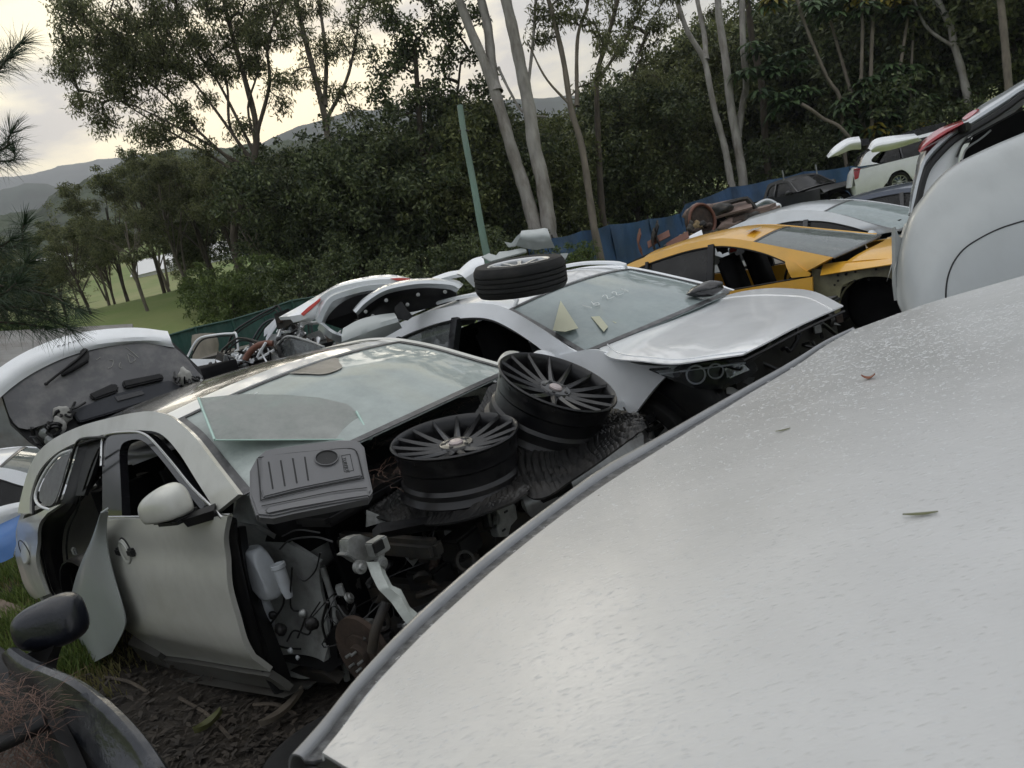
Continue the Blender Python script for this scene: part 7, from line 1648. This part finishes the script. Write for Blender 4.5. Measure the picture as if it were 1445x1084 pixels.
# pine needles littering the bay
rng = np.random.default_rng(12); n_ = 900; V = []; Q = []
for i in range(n_):
    px, py = rng.uniform(-30, 75), rng.uniform(965, 1100)
    if px > 30 and py < 985: continue
    c = at(px, py, rng.uniform(1.72, 1.95)); a = rng.uniform(0, 2 * PI); L_ = rng.uniform(.05, .11); d = np.array([math.cos(a), math.sin(a), rng.uniform(-.3, .25)]); s_ = np.array([-d[1], d[0], .2]) * .0008
    b_ = c + d * L_ * .5 + [0, 0, .012]; e_ = c + d * L_; o = len(V); V += [c - s_, c + s_, b_ - s_, b_ + s_, e_ - s_ * .4, e_ + s_ * .4]; Q += [(o, o + 1, o + 3, o + 2), (o + 2, o + 3, o + 5, o + 4)]
nd = link('pine_needles', quadmesh('pine_needles', np.array(V), np.array(Q)), 'needle', None, False); tag(nd, 'brown pine needles heaped in the bay of the dark wreck', 'needles', None, 'stuff')
V = []; Q = []
for i in range(330):
    # needles caught between the covers and along the screen base of the beige SUV
    if i < 150: u = rng.random(); c = A.wld([-.30 + rng.normal() * .03, .55 - 1.3 * u, 1.0 + rng.normal() * .012 + .02])
    else: c = A.wld([-.05 + rng.normal() * .09, rng.uniform(-.5, .15), .94 + rng.normal() * .015])
    a = rng.uniform(0, 2 * PI); L_ = rng.uniform(.05, .12); d = np.array([math.cos(a), math.sin(a), rng.uniform(-.4, .4)]); s_ = np.array([-d[1], d[0], .2]) * .0011
    b_ = c + d * L_ * .5 + [0, 0, .01]; e_ = c + d * L_; o = len(V); V += [c - s_, c + s_, b_ - s_, b_ + s_, e_ - s_ * .4, e_ + s_ * .4]; Q += [(o, o + 1, o + 3, o + 2), (o + 2, o + 3, o + 5, o + 4)]
nd = link('pine_needles', quadmesh('pine_needles', np.array(V), np.array(Q)), 'needle', None, False); tag(nd, 'dry needles and twigs scattered at the windscreen base of the beige SUV', 'needles', None, 'stuff')

# ---- raised white tailgate behind the beige SUV
TG = thing('white_tailgate', 'big white tailgate standing open behind the beige SUV, dusty dark glass and wiper', 'tailgate', at(150, 620, 5.0)); o_ = np.array(TG.location)
tp = facing(140, 540, 5.0, .42, .15)
tl = lambda px, py, l=0: tp(px, py, l) - o_
T0 = [(-60, 580), (0, 524), (55, 492), (115, 473), (185, 466), (236, 471)]
T1 = [(-58, 600), (2, 540), (55, 507), (117, 487), (190, 478), (240, 480)]
T2 = [(-55, 620), (4, 557), (58, 520), (120, 495), (195, 481), (246, 490)]
sheet('shell', [[tl(*p, -.06) for p in T0], [tl(*p, .015) for p in T1], [tl(*p, .0) for p in T2]], 50, 10, 'paint_white', TG, .02)
gp2 = [(4, 558), (28, 536), (60, 519), (90, 503), (120, 494), (160, 485), (200, 480), (236, 486), (258, 500), (275, 520), (284, 538), (220, 548), (170, 558), (110, 580), (70, 596), (35, 606), (16, 592)]
plate('rear_glass', [tl(*p, .006) for p in gp2], .008, 'glass_dusty2', TG, True, 60)
plate('gate_inner', [tl(*p, -.03) for p in [(2, 560), (60, 518), (120, 494), (200, 478), (245, 484), (282, 520), (292, 545), (180, 585), (70, 640), (40, 620), (14, 596)]], .05, 'black_plastic', TG)
plate('gate_edge', [tl(*p, -.02) for p in [(236, 471), (247, 490), (268, 508), (290, 540), (296, 556), (288, 556), (272, 522), (250, 497), (238, 484)]], .05, 'black_gloss', TG)
wr = plate('wiper_cover', [tl(*p, .05) for p in [(113, 495), (119, 490), (125, 493), (126, 500), (125, 508), (105, 520), (88, 529), (85, 524), (100, 511), (114, 501)]], .05, 'black_plastic', TG, bev=.006)
tube('wiper_arm', [tl(122, 494, .06), tl(108, 508, .06), tl(85, 526, .05), tl(65, 542, .03)], .008, 'black_plastic', wr, n=16, k=6); blob('wiper_tip', tl(65, 542, .03), (.012, .012, .012), 'black_plastic', wr, sub=2)
tb = plate('trim_panel', [tl(*p, .05) for p in [(172, 537), (228, 526), (232, 534), (176, 547)]], .05, 'black_plastic', TG, bev=.01)
plate('trim_panel', [tl(*p, .04) for p in [(125, 556), (160, 540), (168, 544), (166, 552), (132, 564)]], .04, 'black_plastic', TG, bev=.01)
plate('trim_panel', [tl(*p, .02) for p in [(100, 580), (160, 556), (240, 536), (258, 548), (210, 566), (150, 585), (112, 596)]], .05, 'int_black', TG, bev=.008)
plate('trim_recess', [tl(*p, .03) for p in [(162, 560), (200, 551), (204, 556), (166, 566)]], .01, 'black_gloss', TG)
rng = np.random.default_rng(4)
for px, py, s_, mt_ in ((88, 586, .05, 'int_lgrey'), (84, 600, .04, 'int_lgrey'), (262, 533, .05, 'int_lgrey'), (272, 540, .035, 'steel'), (62, 612, .03, 'steel'), (70, 622, .03, 'alloy_dull'), (283, 540, .02, 'steel')): 
    blob('latch_part', tl(px, py, .04), (s_, s_ * .5, s_ * 1.3), mt_, TG, seed=px, amp=.2, sub=3)
for i in range(14):
    x = rng.uniform(35, 100); a = (x, 650 - x * .75 + rng.uniform(-8, 8)); b_ = (a[0] + rng.uniform(-20, 25), a[1] + rng.uniform(-12, 14))
    tube('wiring', [tl(*a, .04), tl((a[0] + b_[0]) / 2, (a[1] + b_[1]) / 2 + rng.uniform(-10, 10), .08), tl(*b_, .03)], rng.uniform(.005, .012), 'wire', TG, n=12, k=5)
for i in range(8):
    x = rng.uniform(245, 290); a = (x, 535 + rng.uniform(-6, 8)); b_ = (a[0] + rng.uniform(-15, 12), a[1] + rng.uniform(-12, 14))
    tube('wiring', [tl(*a, .04), tl((a[0] + b_[0]) / 2, (a[1] + b_[1]) / 2 + rng.uniform(-10, 10), .08), tl(*b_, .03)], rng.uniform(.004, .01), 'wire', TG, n=12, k=5)
tube('gas_strut', [tl(55, 618, -.05), tl(68, 645, -.3)], .014, 'alloy', TG, k=8)
tx = [(83, 489), (90, 488), (98, 485), (105, 483), (112, 481), (118, 479)]
for i, (px, py) in enumerate(tx): tube('pen_mark', [tl(px - 2, py + 1, .025), tl(px, py - 2, .027), tl(px + 2, py - 1, .027)], .0022, 'wire', TG, n=6, k=4)
tube('pen_mark', [tl(88, 492, .022), tl(100, 489, .022), tl(112, 488, .022), tl(122, 486, .022)], .0025, 'wire', TG, n=10, k=4)
for q in ([(155, 508), (160, 509), (158, 517), (152, 520)], [(170, 511), (168, 517), (172, 520)], [(180, 500), (184, 512), (191, 506), (181, 499)], [(136, 508), (142, 504)], [(178, 490), (196, 505)]): tube('finger_mark', [tl(*p, .010) for p in q], .002, 'int_lgrey', TG, n=12, k=4)
# what the tailgate hangs from: another wreck's rear
W2 = Car('hidden_wreck', 'dark wreck body mostly hidden under the open white tailgate', 'car', 0, 0, 0, 0, 0, GC)
w0 = at(120, 660, 5.5); box('body', (w0[0] + .5, w0[1] + 1.0, .5), (1.2, 1.4, .7), 'paint_dark2', W2.root, -.6, bev=.12, seg=4); box('roof', (w0[0] + .2, w0[1] + 1.0, 1.15), (1.2, 1.3, .35), 'interior', W2.root, -.6, bev=.12, seg=4)

# ---- vans and blue car at far left
vn = generic('white_van', 'white van with dark side windows at the left edge below the tailgate', *(at(45, 690, 8.2)[:2] + [.9, .3]), -.82, .35, 'paint_white', 1.75, 'suv', group=GC)
bc = thing('blue_car_door', 'bright blue and white car body panel at the left edge above the grass', 'car panel', at(20, 790, 5.2)); o_ = np.array(bc.location); bp_ = facing(20, 750, 5.2, .35)
sheet('white_top', [[bp_(*p) - o_ for p in [(-60, 740), (0, 718), (38, 710)]], [bp_(*p, .03) - o_ for p in [(-60, 752), (0, 728), (36, 716)]], [bp_(*p) - o_ for p in [(-60, 766), (0, 740), (32, 724)]]], 16, 6, 'paint_white', bc, .02)
sheet('blue_side', [[bp_(*p) - o_ for p in [(-60, 766), (0, 740), (32, 724)]], [bp_(*p, .03) - o_ for p in [(-60, 785), (0, 765), (26, 752)]], [bp_(*p) - o_ for p in [(-60, 810), (0, 794), (18, 786)]]], 16, 8, 'paint_blue', bc, .02)

# ------------------------------------------------------------------ scrap behind the cars
def T_(name, label, cat, px, py, d, group=None):
    p = at(px, py, d); return thing(name, label, cat, p, group), np.array(p)
SG = 'scrap body pieces stacked behind the cars'
# cut rear quarter with red lamp
t_, o_ = T_('cut_quarter', 'cut white rear quarter with red lamp strip and jagged edge, left of the fenders', 'car panel', 480, 430, 6.3, SG)
e = lambda px, py, d: at(px, py, d) - o_
O = [(396, 452), (425, 436), (453, 420), (478, 406), (502, 399), (530, 394), (555, 393), (584, 399)]; I_ = [(420, 450), (447, 447), (452, 428), (470, 415), (493, 408), (520, 403), (548, 401), (580, 402)]
sheet('shell', [[e(*p, 6.4) for p in O], [e((a[0] + b[0]) / 2, (a[1] + b[1]) / 2, 6.28) for a, b in zip(O, I_)], [e(*p, 6.3) for p in I_]], 50, 8, 'paint_white', t_, .03)
O2 = [(447, 447), (452, 428), (470, 415), (493, 408), (520, 403), (560, 402)]; I2_ = [(452, 465), (460, 445), (476, 428), (497, 416), (522, 410), (560, 406)]
sheet('torn_edge', [[e(*p, 6.3) for p in O2], [e((a[0] + b[0]) / 2 + 3 * math.sin(i * 2.3), (a[1] + b[1]) / 2, 6.2) for i, (a, b) in enumerate(zip(O2, I2_))], [e(*p, 6.3) for p in I2_]], 50, 8, 'paint_silver', t_, .02)
for pts in ([(424, 443), (434, 434), (446, 425), (452, 421), (451, 425), (441, 435), (428, 446)], [(550, 393), (565, 392), (579, 393), (578, 396), (560, 396)]): plate('red_strip', [e(*p, 6.24) for p in pts], .02, 'red_paint', t_, bev=.003)
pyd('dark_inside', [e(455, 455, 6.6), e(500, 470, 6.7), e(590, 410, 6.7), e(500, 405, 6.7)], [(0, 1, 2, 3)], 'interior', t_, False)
sheet('inner_sill', [[e(456, 455, 6.2), e(470, 466, 6.15), e(484, 472, 6.2)], [e(452, 462, 6.25), e(466, 474, 6.2), e(482, 482, 6.25)]], 14, 4, 'paint_silver', t_, .03)
# arch liner panel
t_, o_ = T_('cut_fender', 'upturned white front fender with dark riveted arch liner behind the wagon rear', 'car panel', 570, 430, 5.9, SG)
O = [(500, 440), (515, 424), (540, 408), (568, 400), (600, 396), (640, 398), (652, 404)]; I_ = [(503, 442), (518, 428), (542, 413), (570, 406), (600, 403), (632, 405), (645, 410)]
sheet('rim_edge', [[e(*p, 5.95) for p in O], [e((a[0] + b[0]) / 2, (a[1] + b[1]) / 2, 5.86) for a, b in zip(O, I_)], [e(*p, 5.9) for p in I_]], 50, 8, 'paint_silver', t_, .02)
sheet('arch_liner', [[e(*p, 5.92) for p in I_], [e(p[0] + 2, p[1] + 12, 6.05) for p in I_], [e(500, 455, 6.0), e(530, 452, 6.05), (e(555, 444, 6.1)), e(590, 438, 6.1), e(620, 430, 6.1), e(640, 424, 6.05), e(660, 418, 6.0)]], 40, 12, 'black_plastic', t_, .02)
for px, py in ((516, 440), (545, 424), (590, 416), (526, 446), (575, 430), (628, 412)): lathe('rivet', [(.001, .006), (.014, .004), (.016, 0)], 'steel', t_, 10, basis(e(px, py, 5.86), -_f))
sheet('lower_wing', [[e(*p, 5.8) for p in [(486, 466), (508, 454), (532, 448), (557, 445)]], [e(*p, 5.72) for p in [(483, 480), (508, 470), (535, 460), (562, 452)]], [e(*p, 5.78) for p in [(482, 492), (510, 488), (540, 475), (566, 460)]]], 20, 8, 'paint_grey2', t_, .02)
plate('black_bracket', [e(*p, 5.8) for p in [(556, 434), (566, 425), (572, 434), (582, 446), (574, 452), (560, 450)]], .05, 'black_plastic', t_, bev=.006)
t_, o_ = T_('cut_fender', 'white curved fender end leaning on the roof tyre', 'car panel', 665, 390, 5.2, SG)
sheet('shell', [[e(*p, 5.3) for p in [(646, 388), (655, 378), (668, 368), (682, 364)]], [e(*p, 5.2) for p in [(655, 392), (664, 386), (674, 380), (684, 376)]], [e(*p, 5.25) for p in [(668, 405), (671, 402), (673, 398), (676, 392)]]], 20, 10, 'paint_white', t_, .015)
t_, o_ = T_('cut_sill', 'narrow white sill strip lying across the upturned fenders', 'car panel', 630, 394, 6.0, SG)
sheet('strip', [[e(*p, 6.0) for p in [(612, 396), (635, 388), (660, 385)]], [e(*p, 5.95) for p in [(616, 400), (640, 393), (664, 389)]]], 12, 4, 'paint_white', t_, .03)
# heap of bare door frames
def door(label, px, py, d, w_, h_, tilt, yaw, mt, kind=0):
    p = at(px, py, d); Mx = Matrix.Translation(Vector([float(v) for v in p])) @ Matrix.Rotation(yaw, 4, 'Z') @ Matrix.Rotation(tilt, 4, 'Y')
    t = thing('scrap_door', label, 'car door', matrix=Mx, group=SG)
    sheet('skin', [[(-w_ / 2, 0, 0), (0, -.03, 0), (w_ / 2, 0, 0)], [(-w_ / 2, -.05, -h_ * .5), (0, -.08, -h_ * .5), (w_ / 2, -.05, -h_ * .5)], [(-w_ / 2 * .9, 0, -h_), (0, -.02, -h_), (w_ / 2 * .9, 0, -h_)]], 10, 10, mt, t, .05)
    fr = [(-w_ / 2, 0, 0), (-w_ / 2 * .96, .01, h_ * .08), (-w_ * .25, .04, h_ * .48), (w_ * .1, .05, h_ * .58), (w_ * .4, .05, h_ * .6), (w_ / 2 * .97, .04, h_ * .57), (w_ / 2, 0, 0)]
    tube('window_frame', fr, .012, mt, t, n=40, k=6); tube('inner_frame', [np.array(q) * [.88, 1, .9] + [0, .01, 0] for q in fr], .009, 'seal', t, n=40, k=6)
    if kind: plate('window', [np.array(q) * [.95, 1, .95] for q in fr], .005, 'glass_side', t)
    return t
for a in [('white door with empty window next to the tree stump', 300, 506, 8.4, .8, .45, .15, -.5, 'paint_white', 0), ('dark door frame tilted over the red-brown pipe', 352, 514, 7.4, .8, .42, .45, -.6, 'steel_dark', 0), ('grey door with glass poking above the beige roof', 420, 512, 6.9, .8, .40, .35, -.8, 'primer', 1),
          ('black door standing upright at the back of the heap', 360, 488, 8.6, 1.1, .5, -.15, -.5, 'black_plastic', 0), ('black door leaning beside the cut white quarter', 398, 478, 8.2, .8, .4, .1, -.4, 'int_black', 0)]: door(*a)
t_, o_ = T_('scrap_pipe', 'bent red-brown painted pipe rising out of the door heap', 'pipe', 360, 495, 7, SG)
tube('pipe', [e(346, 508, 7), e(352, 498, 7), e(362, 489, 7), (e(375, 485, 7)), e(385, 485, 7)], .03, 'rust_red', t_, n=24, k=8)
rng = np.random.default_rng(31)
lbl = ['crumpled silver strip', 'dark bent bracket', 'white torn trim piece', 'grey suspension arm', 'black plastic liner', 'pale bent tube', 'shiny chrome strip', 'grey ribbed box', 'dark cable bundle', 'white lamp shell', 'thin steel rod', 'black wheel liner', 'dull metal plate', 'silver hinge arm', 'brown stained strap', 'dark square panel']
spots = [(388, 470), (404, 462), (416, 456), (432, 460), (412, 478), (396, 490), (426, 476), (440, 470), (334, 512), (344, 520), (366, 508), (378, 514), (438, 488), (404, 498), (456, 480), (380, 498)]
where = ['beneath the cut white quarter', 'on top of the heap below the fence', 'at the middle of the heap', 'under the red lamp strip', 'in the middle of the door heap', 'beside the upright black door', 'under the cut quarter', 'right of the heap centre', 'near the red-brown pipe foot', 'just above the beige roof', 'under the red-brown pipe', 'right of the red-brown pipe', 'by the jagged quarter edge', 'behind the grey glazed door', 'at the right end of the heap', 'left of the upright black door']
mts = ['alloy', 'steel_dark', 'paint_white', 'primer', 'black_plastic', 'paint_silver', 'chrome', 'primer', 'wire', 'paint_white', 'steel', 'black_plastic', 'alloy_dull', 'alloy', 'rust', 'black_plastic']
for i, ((px, py), lb, wh) in enumerate(zip(spots, lbl, where)):
    d = rng.uniform(6.9, 8.0); t_, o_ = T_('scrap_piece', lb + ' ' + wh, 'scrap', px, py, d, SG)
    P = [at(px + rng.uniform(-18, 18), py + rng.uniform(-16, 16), d + rng.uniform(-.1, .1)) - o_ for _ in range(4)]
    if i % 3 == 0: sheet('strip', [P, [p + np.array([.02, .02, .07]) for p in P], [p + np.array([.06, .05, .10]) for p in P]], 16, 6, mts[i], t_, .01)
    elif i % 3 == 1: tube('rod', P, .022, mts[i], t_, n=20, k=6); plate('flange', [P[0] + np.array(q) * .09 for q in [(-1, 0, -1), (1, .2, -.8), (.8, 0, .9), (-.9, .1, .7)]], .02, mts[i], t_, bev=.004)
    else: box('block', P[0] * .3, (.22, .14, .16), mts[i], t_, rng.uniform(-1, 1), bev=.02); tube('arm', P[1:], .015, mts[(i + 4) % 16], t_, n=14, k=6)
rng = np.random.default_rng(77)
for k_, (px, py, wh) in enumerate(((312, 528, 'at the left end of the heap'), (340, 505, 'left of the red-brown pipe'), (368, 500, 'behind the red-brown pipe'), (395, 505, 'in front of the upright black door'), (425, 490, 'beside the grey glazed door'), (408, 468, 'under the lower red lamp strip'), (448, 492, 'next to the wagon tail'))):
    t_, o_ = T_('scrap_tangle', 'tangle of bent trim strips and wiring ' + wh, 'scrap', px, py, 7.2, SG)
    for i in range(9):
        P = [at(px + rng.uniform(-20, 20), py + rng.uniform(-17, 14), 7.2 + rng.uniform(-.25, .25)) - o_ for _ in range(3)]
        tube('trim_strip', P, rng.uniform(.008, .022), ('alloy', 'wire', 'paint_white', 'steel_dark', 'paint_silver', 'wire', 'black_plastic', 'rust')[rng.integers(8)], t_, n=14, k=5)
    for i in range(3):
        c = at(px + rng.uniform(-16, 16), py + rng.uniform(-8, 14), 7.3) - o_; plate('torn_piece', [c + rng.uniform(-.14, .14, 3) for _ in range(4)], .012, ('paint_white', 'alloy_dull', 'black_plastic')[i], t_)
bx = thing('scrap_crate', 'square black steel crate at the back of the door heap', 'crate', at(350, 498, 9.2), SG)
box('crate_body', (0, 0, -.25), (1.15, .6, .6), 'black_plastic', bx, -.2, bev=.02); box('crate_rim', (0, 0, .06), (1.2, .64, .04), 'steel_dark', bx, -.2, bev=.01)
# wrecked cab and rusty axle by the tarp fence
t_, o_ = T_('wrecked_cab', 'burnt-out pinkish brown cab wreck with empty window by the tarp fence', 'car', 1030, 310, 17)
d = 17
sheet('roof', [[e(*p, 17.4) for p in [(998, 292), (1020, 287), (1055, 280)]], [e(*p, 17) for p in [(990, 306), (1020, 300), (1060, 290)]], [e(*p, 16.8) for p in [(1000, 312), (1025, 305), (1062, 295)]]], 16, 8, 'pinkbrown', t_, .05)
tube('cab_frame', [e(994, 297, 17), e(1016, 290, 17), e(1050, 281, 17), (e(1058, 285, 17)), e(1074, 306, 17)], .06, 'steel_dark', t_, n=24, k=6)
tube('cab_frame', [e(1006, 318, 17), e(1012, 326, 17), e(1045, 318, 17), e(1070, 306, 17)], .05, 'steel', t_, n=24, k=6)
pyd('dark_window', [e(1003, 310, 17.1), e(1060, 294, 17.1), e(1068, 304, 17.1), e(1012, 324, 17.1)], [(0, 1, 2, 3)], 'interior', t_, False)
box('cab_body', at(1040, 322, 17.6) - o_, (1.9, 1.3, .7), 'pinkbrown', t_, -.5, bev=.08)
for px, py, s_, m_ in ((985, 300, .22, 'pinkbrown'), (1030, 318, .18, 'pinkbrown'), (1043, 312, .15, 'rust'), (1062, 308, .2, 'steel_dark'), (1018, 296, .18, 'steel_dark')): blob('crumpled_panel', at(px, py, 16.9) - o_, (s_ * 1.5, s_, s_ * .8), m_, t_, seed=px, amp=.25)
t_, o_ = T_('rusty_axle', 'rusty drum and gearbox with shaft lying behind the yellow car', 'axle', 990, 320, 13.5)
lathe('drum', [(.001, .05), (.12, .06), (.24, .04), (.30, 0), (.30, -.1), (.22, -.12), (.001, -.12)], 'rust', t_, 32, basis(at(990, 312, 13.4) - o_, -_f + _r * .5))
ring('drum_rim', [tuple(basis(at(990, 312, 13.35) - o_, -_f + _r * .5) @ Vector((.29 * math.cos(t), .29 * math.sin(t), .02))) for t in np.linspace(0, 2 * PI, 30, endpoint=False)], .03, 'rust_red', t_)
rng = np.random.default_rng(8)
for i in range(12): blob('gearbox_part', at(983 + rng.uniform(-14, 18), 326 + rng.uniform(-11, 12), 13.2) - o_, rng.uniform(.05, .13, 3), ('brass', 'rust', 'steel_dark')[i % 3], t_, seed=i, amp=.2)
tube('drive_shaft', [at(975, 328, 13.2) - o_, at(955, 341, 13.2) - o_, at(938, 350, 13.2) - o_], .05, 'steel_dark', t_, k=8)
for px in (968, 962, 955, 948): lathe('collar', [(.075, .02), (.075, -.02)], 'brass', t_, 14, basis(at(px, 341 - (px - 955) * .62, 13.2) - o_, at(975, 328, 13.2) - at(938, 350, 13.2)))
for i, (px, py, mt_) in enumerate(((915, 350, 'rust_red'), (930, 345, 'black_plastic'), (942, 352, 'rust_red'), (925, 356, 'steel_dark'), (962, 350, 'paint_white'), (905, 357, 'rust_red'))):
    t_, o_ = T_('scrap_piece', ['red-brown bent sheet', 'dark upright bracket', 'dull red panel', 'grimy steel lump', 'small white offcut', 'low red-brown strip'][i] + ' just above the yellow roof, ' + ['far left', 'beside the shaft end', 'below the shaft', 'in front of the tarp', 'right by the gearbox', 'leftmost'][i], 'scrap', px, py, 12.5, 'scrap pieces between the yellow car and the tarp fence')
    P = [np.array([0, 0, 0]), np.array([.18, .05, .05]), np.array([.42, .1, .10])] if i % 2 == 0 else [np.array([0, 0, -.05]), np.array([-.03, 0, .12]), np.array([.05, 0, .3])]
    sheet('bent_sheet', [P, [p + np.array([.02, .1, .1]) for p in P], [p + np.array([.05, .2, .08]) for p in P]], 10, 5, mt_, t_, .02)
t_, o_ = T_('green_windscreen', 'small car screen with pale frame between the burnt cab and the black ute', 'car', 1085, 298, 19)
sheet('screen', [[e(*p, 19) for p in [(1068, 290), (1080, 284), (1098, 290)]], [e(*p, 18.8) for p in [(1070, 304), (1085, 300), (1102, 300)]]], 10, 5, 'glass_b', t_, .02)
tube('frame', [e(*p, 18.9) for p in [(1066, 290), (1080, 283), (1092, 286), (1102, 296), (1104, 302)]], .05, 'paint_silver', t_, n=20, k=6); blob('mirror', e(1095, 292, 18.7), (.14, .1, .1), 'paint_white', t_, sub=2); box('body', at(1085, 312, 19.6) - o_, (1.5, 1.2, .5), 'paint_dark2', t_, -.6, bev=.08)

# ------------------------------------------------------------------ ground details
def tufts(name, label, centres, n_each, spread, h_, mt, seed):
    rng = np.random.default_rng(seed); V = []; C = np.repeat(np.array(centres), n_each, 0); n = len(C)
    off = rng.normal(size=(n, 2)) * spread; x = C[:, 0] + off[:, 0]; y = C[:, 1] + off[:, 1]; z = ground_h(x, y) - .005
    a = rng.uniform(0, 2 * PI, n); L_ = h_ * rng.uniform(.5, 1.2, n); ln = rng.uniform(.1, .55, n) * L_; b = rng.uniform(0, 2 * PI, n); w_ = .0045
    P = np.stack([x, y, z], 1); S = np.stack([np.cos(a), np.sin(a), a * 0], 1) * w_; T = np.stack([np.cos(b) * ln, np.sin(b) * ln, L_], 1)
    mid = P + T * [.4, .4, .65]
    V = np.stack([P - S, P + S, mid + S * .8, mid - S * .8, P + T + S * .1, P + T - S * .1], 1).reshape(-1, 3); I = np.arange(n)[:, None] * 6
    o = link(name, quadmesh(name, V, np.vstack([I + [0, 1, 2, 3], I + [3, 2, 4, 5]])), mt, None, False); return tag(o, label, 'grass', None, 'stuff')
rng = np.random.default_rng(6)
def gp(px, py):
    d = ray(px, py); t_ = (0 - CAMH) / d[2]
    for _ in range(3): p = CAMP + d * t_; t_ = (gz(p[0], p[1]) - CAMH) / d[2]
    p = CAMP + d * t_; return p[:2]
cs = [gp(rng.uniform(-60, 120), rng.uniform(790, 960)) for _ in range(110)]
tufts('grass', 'bright green grass tufts on the ground at the left edge', cs, 70, .10, .12, 'grass', 1)
cs = [gp(rng.uniform(-60, 160), rng.uniform(785, 985)) for _ in range(90)]
tufts('dry_grass', 'dry straw-coloured grass on the ground at the left edge', cs, 60, .14, .07, 'drygrass', 2)
cs = [gp(rng.uniform(-100, 60), rng.uniform(700, 800)) for _ in range(60)]
tufts('grass', 'short grass by the blue car door at the left edge', cs, 70, .22, .09, 'grass', 3)
g0, g1 = gp(-40, 858), gp(52, 886)
tl_ = thing('timber_sleeper', 'old grey-brown timber sleeper on the grass at the left edge', 'timber', (g0[0], g0[1], gz(*g0)))
v = g1 - g0; box('beam', (v[0] / 2 * .8, v[1] / 2 * .8, .06), (np.linalg.norm(v) * 1.2, .17, .13), 'timber', tl_, math.atan2(v[1], v[0]), bev=.012)
# leaf litter and sticks on the dark earth
rng = np.random.default_rng(19); V = []; Q = []
for i in range(2600):
    x, y = gp(rng.uniform(120, 520), rng.uniform(930, 1150)); x += rng.normal() * .1; y += rng.normal() * .2; z = gz(x, y) + rng.uniform(.002, .03)
    a = rng.uniform(0, 2 * PI); L_ = rng.uniform(.02, .07); w__ = L_ * rng.uniform(.2, .5); d = np.array([math.cos(a), math.sin(a), rng.uniform(-.3, .3)]); s_ = np.array([-d[1], d[0], rng.uniform(-.3, .3)])
    c = np.array([x, y, z]); o = len(V); V += [c - d * L_ / 2, c + s_ * w__ / 2 + [0, 0, .005], c + d * L_ / 2, c - s_ * w__ / 2 + [0, 0, .005]]; Q.append((o, o + 1, o + 2, o + 3))
lt = link('leaf_litter', quadmesh('leaf_litter', np.array(V), np.array(Q)), 'litter', None, False); tag(lt, 'dead leaves littering the dark ground below the beige SUV', 'leaf litter', None, 'stuff')
def big_leaf(label, px, py, ang, ln, wd, mt):
    x, y = gp(px, py); c = np.array([x, y, gz(x, y) + .035]); d = np.array([math.cos(ang), math.sin(ang), .1]); s_ = np.array([-math.sin(ang), math.cos(ang), 0])
    rws = [[c + d * ln * (u - .5) + s_ * wd * v * .5 * math.sin(PI * min(.97, max(.03, u))) ** .7 + np.array([0, 0, .03 * abs(v) + .12 * ln * (2 * u - 1) ** 2]) for u in np.linspace(0, 1, 9)] for v in (-1, 0, 1)]
    o = sheet('leaf', rws, 14, 6, mt, None, .001); return tag(o, label, 'leaf')
big_leaf('curled yellow-green leaf lying on the dark leaf litter below the beige SUV', 300, 1035, .75, .13, .045, 'gum_leaf')
big_leaf('long pale curled bark strip on the ground right of the leaves', 405, 1018, .8, .22, .04, 'bark_mid')
for i, (a_, b_) in enumerate((((150, 960), (215, 985)), ((360, 1000), (420, 1015)), ((255, 990), (330, 1050)))):
    p0, p1 = gp(*a_), gp(*b_); st = tube('stick', [(p0[0], p0[1], gz(*p0) + .02), ((p0[0] + p1[0]) / 2 + .02, (p0[1] + p1[1]) / 2, gz(*p0) + .04), (p1[0], p1[1], gz(*p1) + .02)], .009, 'bark_dark', None, k=6); tag(st, ['short dark stick below the loose fender', 'dark stick in shadow near the fallen bark strip', 'long dark stick among the leaf litter'][i], 'stick')
tw = thing('ground_tyre', 'black tyre half hidden on the ground beneath the white roof edge', 'tyre', matrix=basis(np.array([*gp(520, 1130), gz(*gp(520, 1130)) + .13]), (0, .1, 1)))
lathe('tyre', [(.2, -.1), (.26, -.11), (.31, -.09), (.32, 0), (.31, .09), (.26, .11), (.2, .1)], 'rubber', tw, 48, closed=True)
# haze over the valley
HZ = bpy.data.materials.new('valley_haze'); HZ.use_nodes = True; t = HZ.node_tree; t.nodes.clear(); o = t.nodes.new('ShaderNodeOutputMaterial'); pv = t.nodes.new('ShaderNodeVolumePrincipled')
pv.inputs['Density'].default_value = HAZE; pv.inputs['Color'].default_value = (.9, .93, 1, 1); pv.inputs['Anisotropy'].default_value = .3; t.links.new(pv.outputs[0], o.inputs['Volume'])
ztop = max((ob.matrix_world @ Vector(c))[2] for ob in bpy.data.objects if ob.type == 'MESH' for c in ob.bound_box) + 5
hb_ = pyd('haze', [(x, y, z) for z in (-14, ztop) for x, y in ((-3600, -2700), (3600, -2700), (3600, 3300), (-3600, 3300))], [(0, 3, 2, 1), (4, 5, 6, 7), (0, 1, 5, 4), (1, 2, 6, 5), (2, 3, 7, 6), (3, 0, 4, 7)], HZ, None, False); hb_['kind'] = 'stuff'
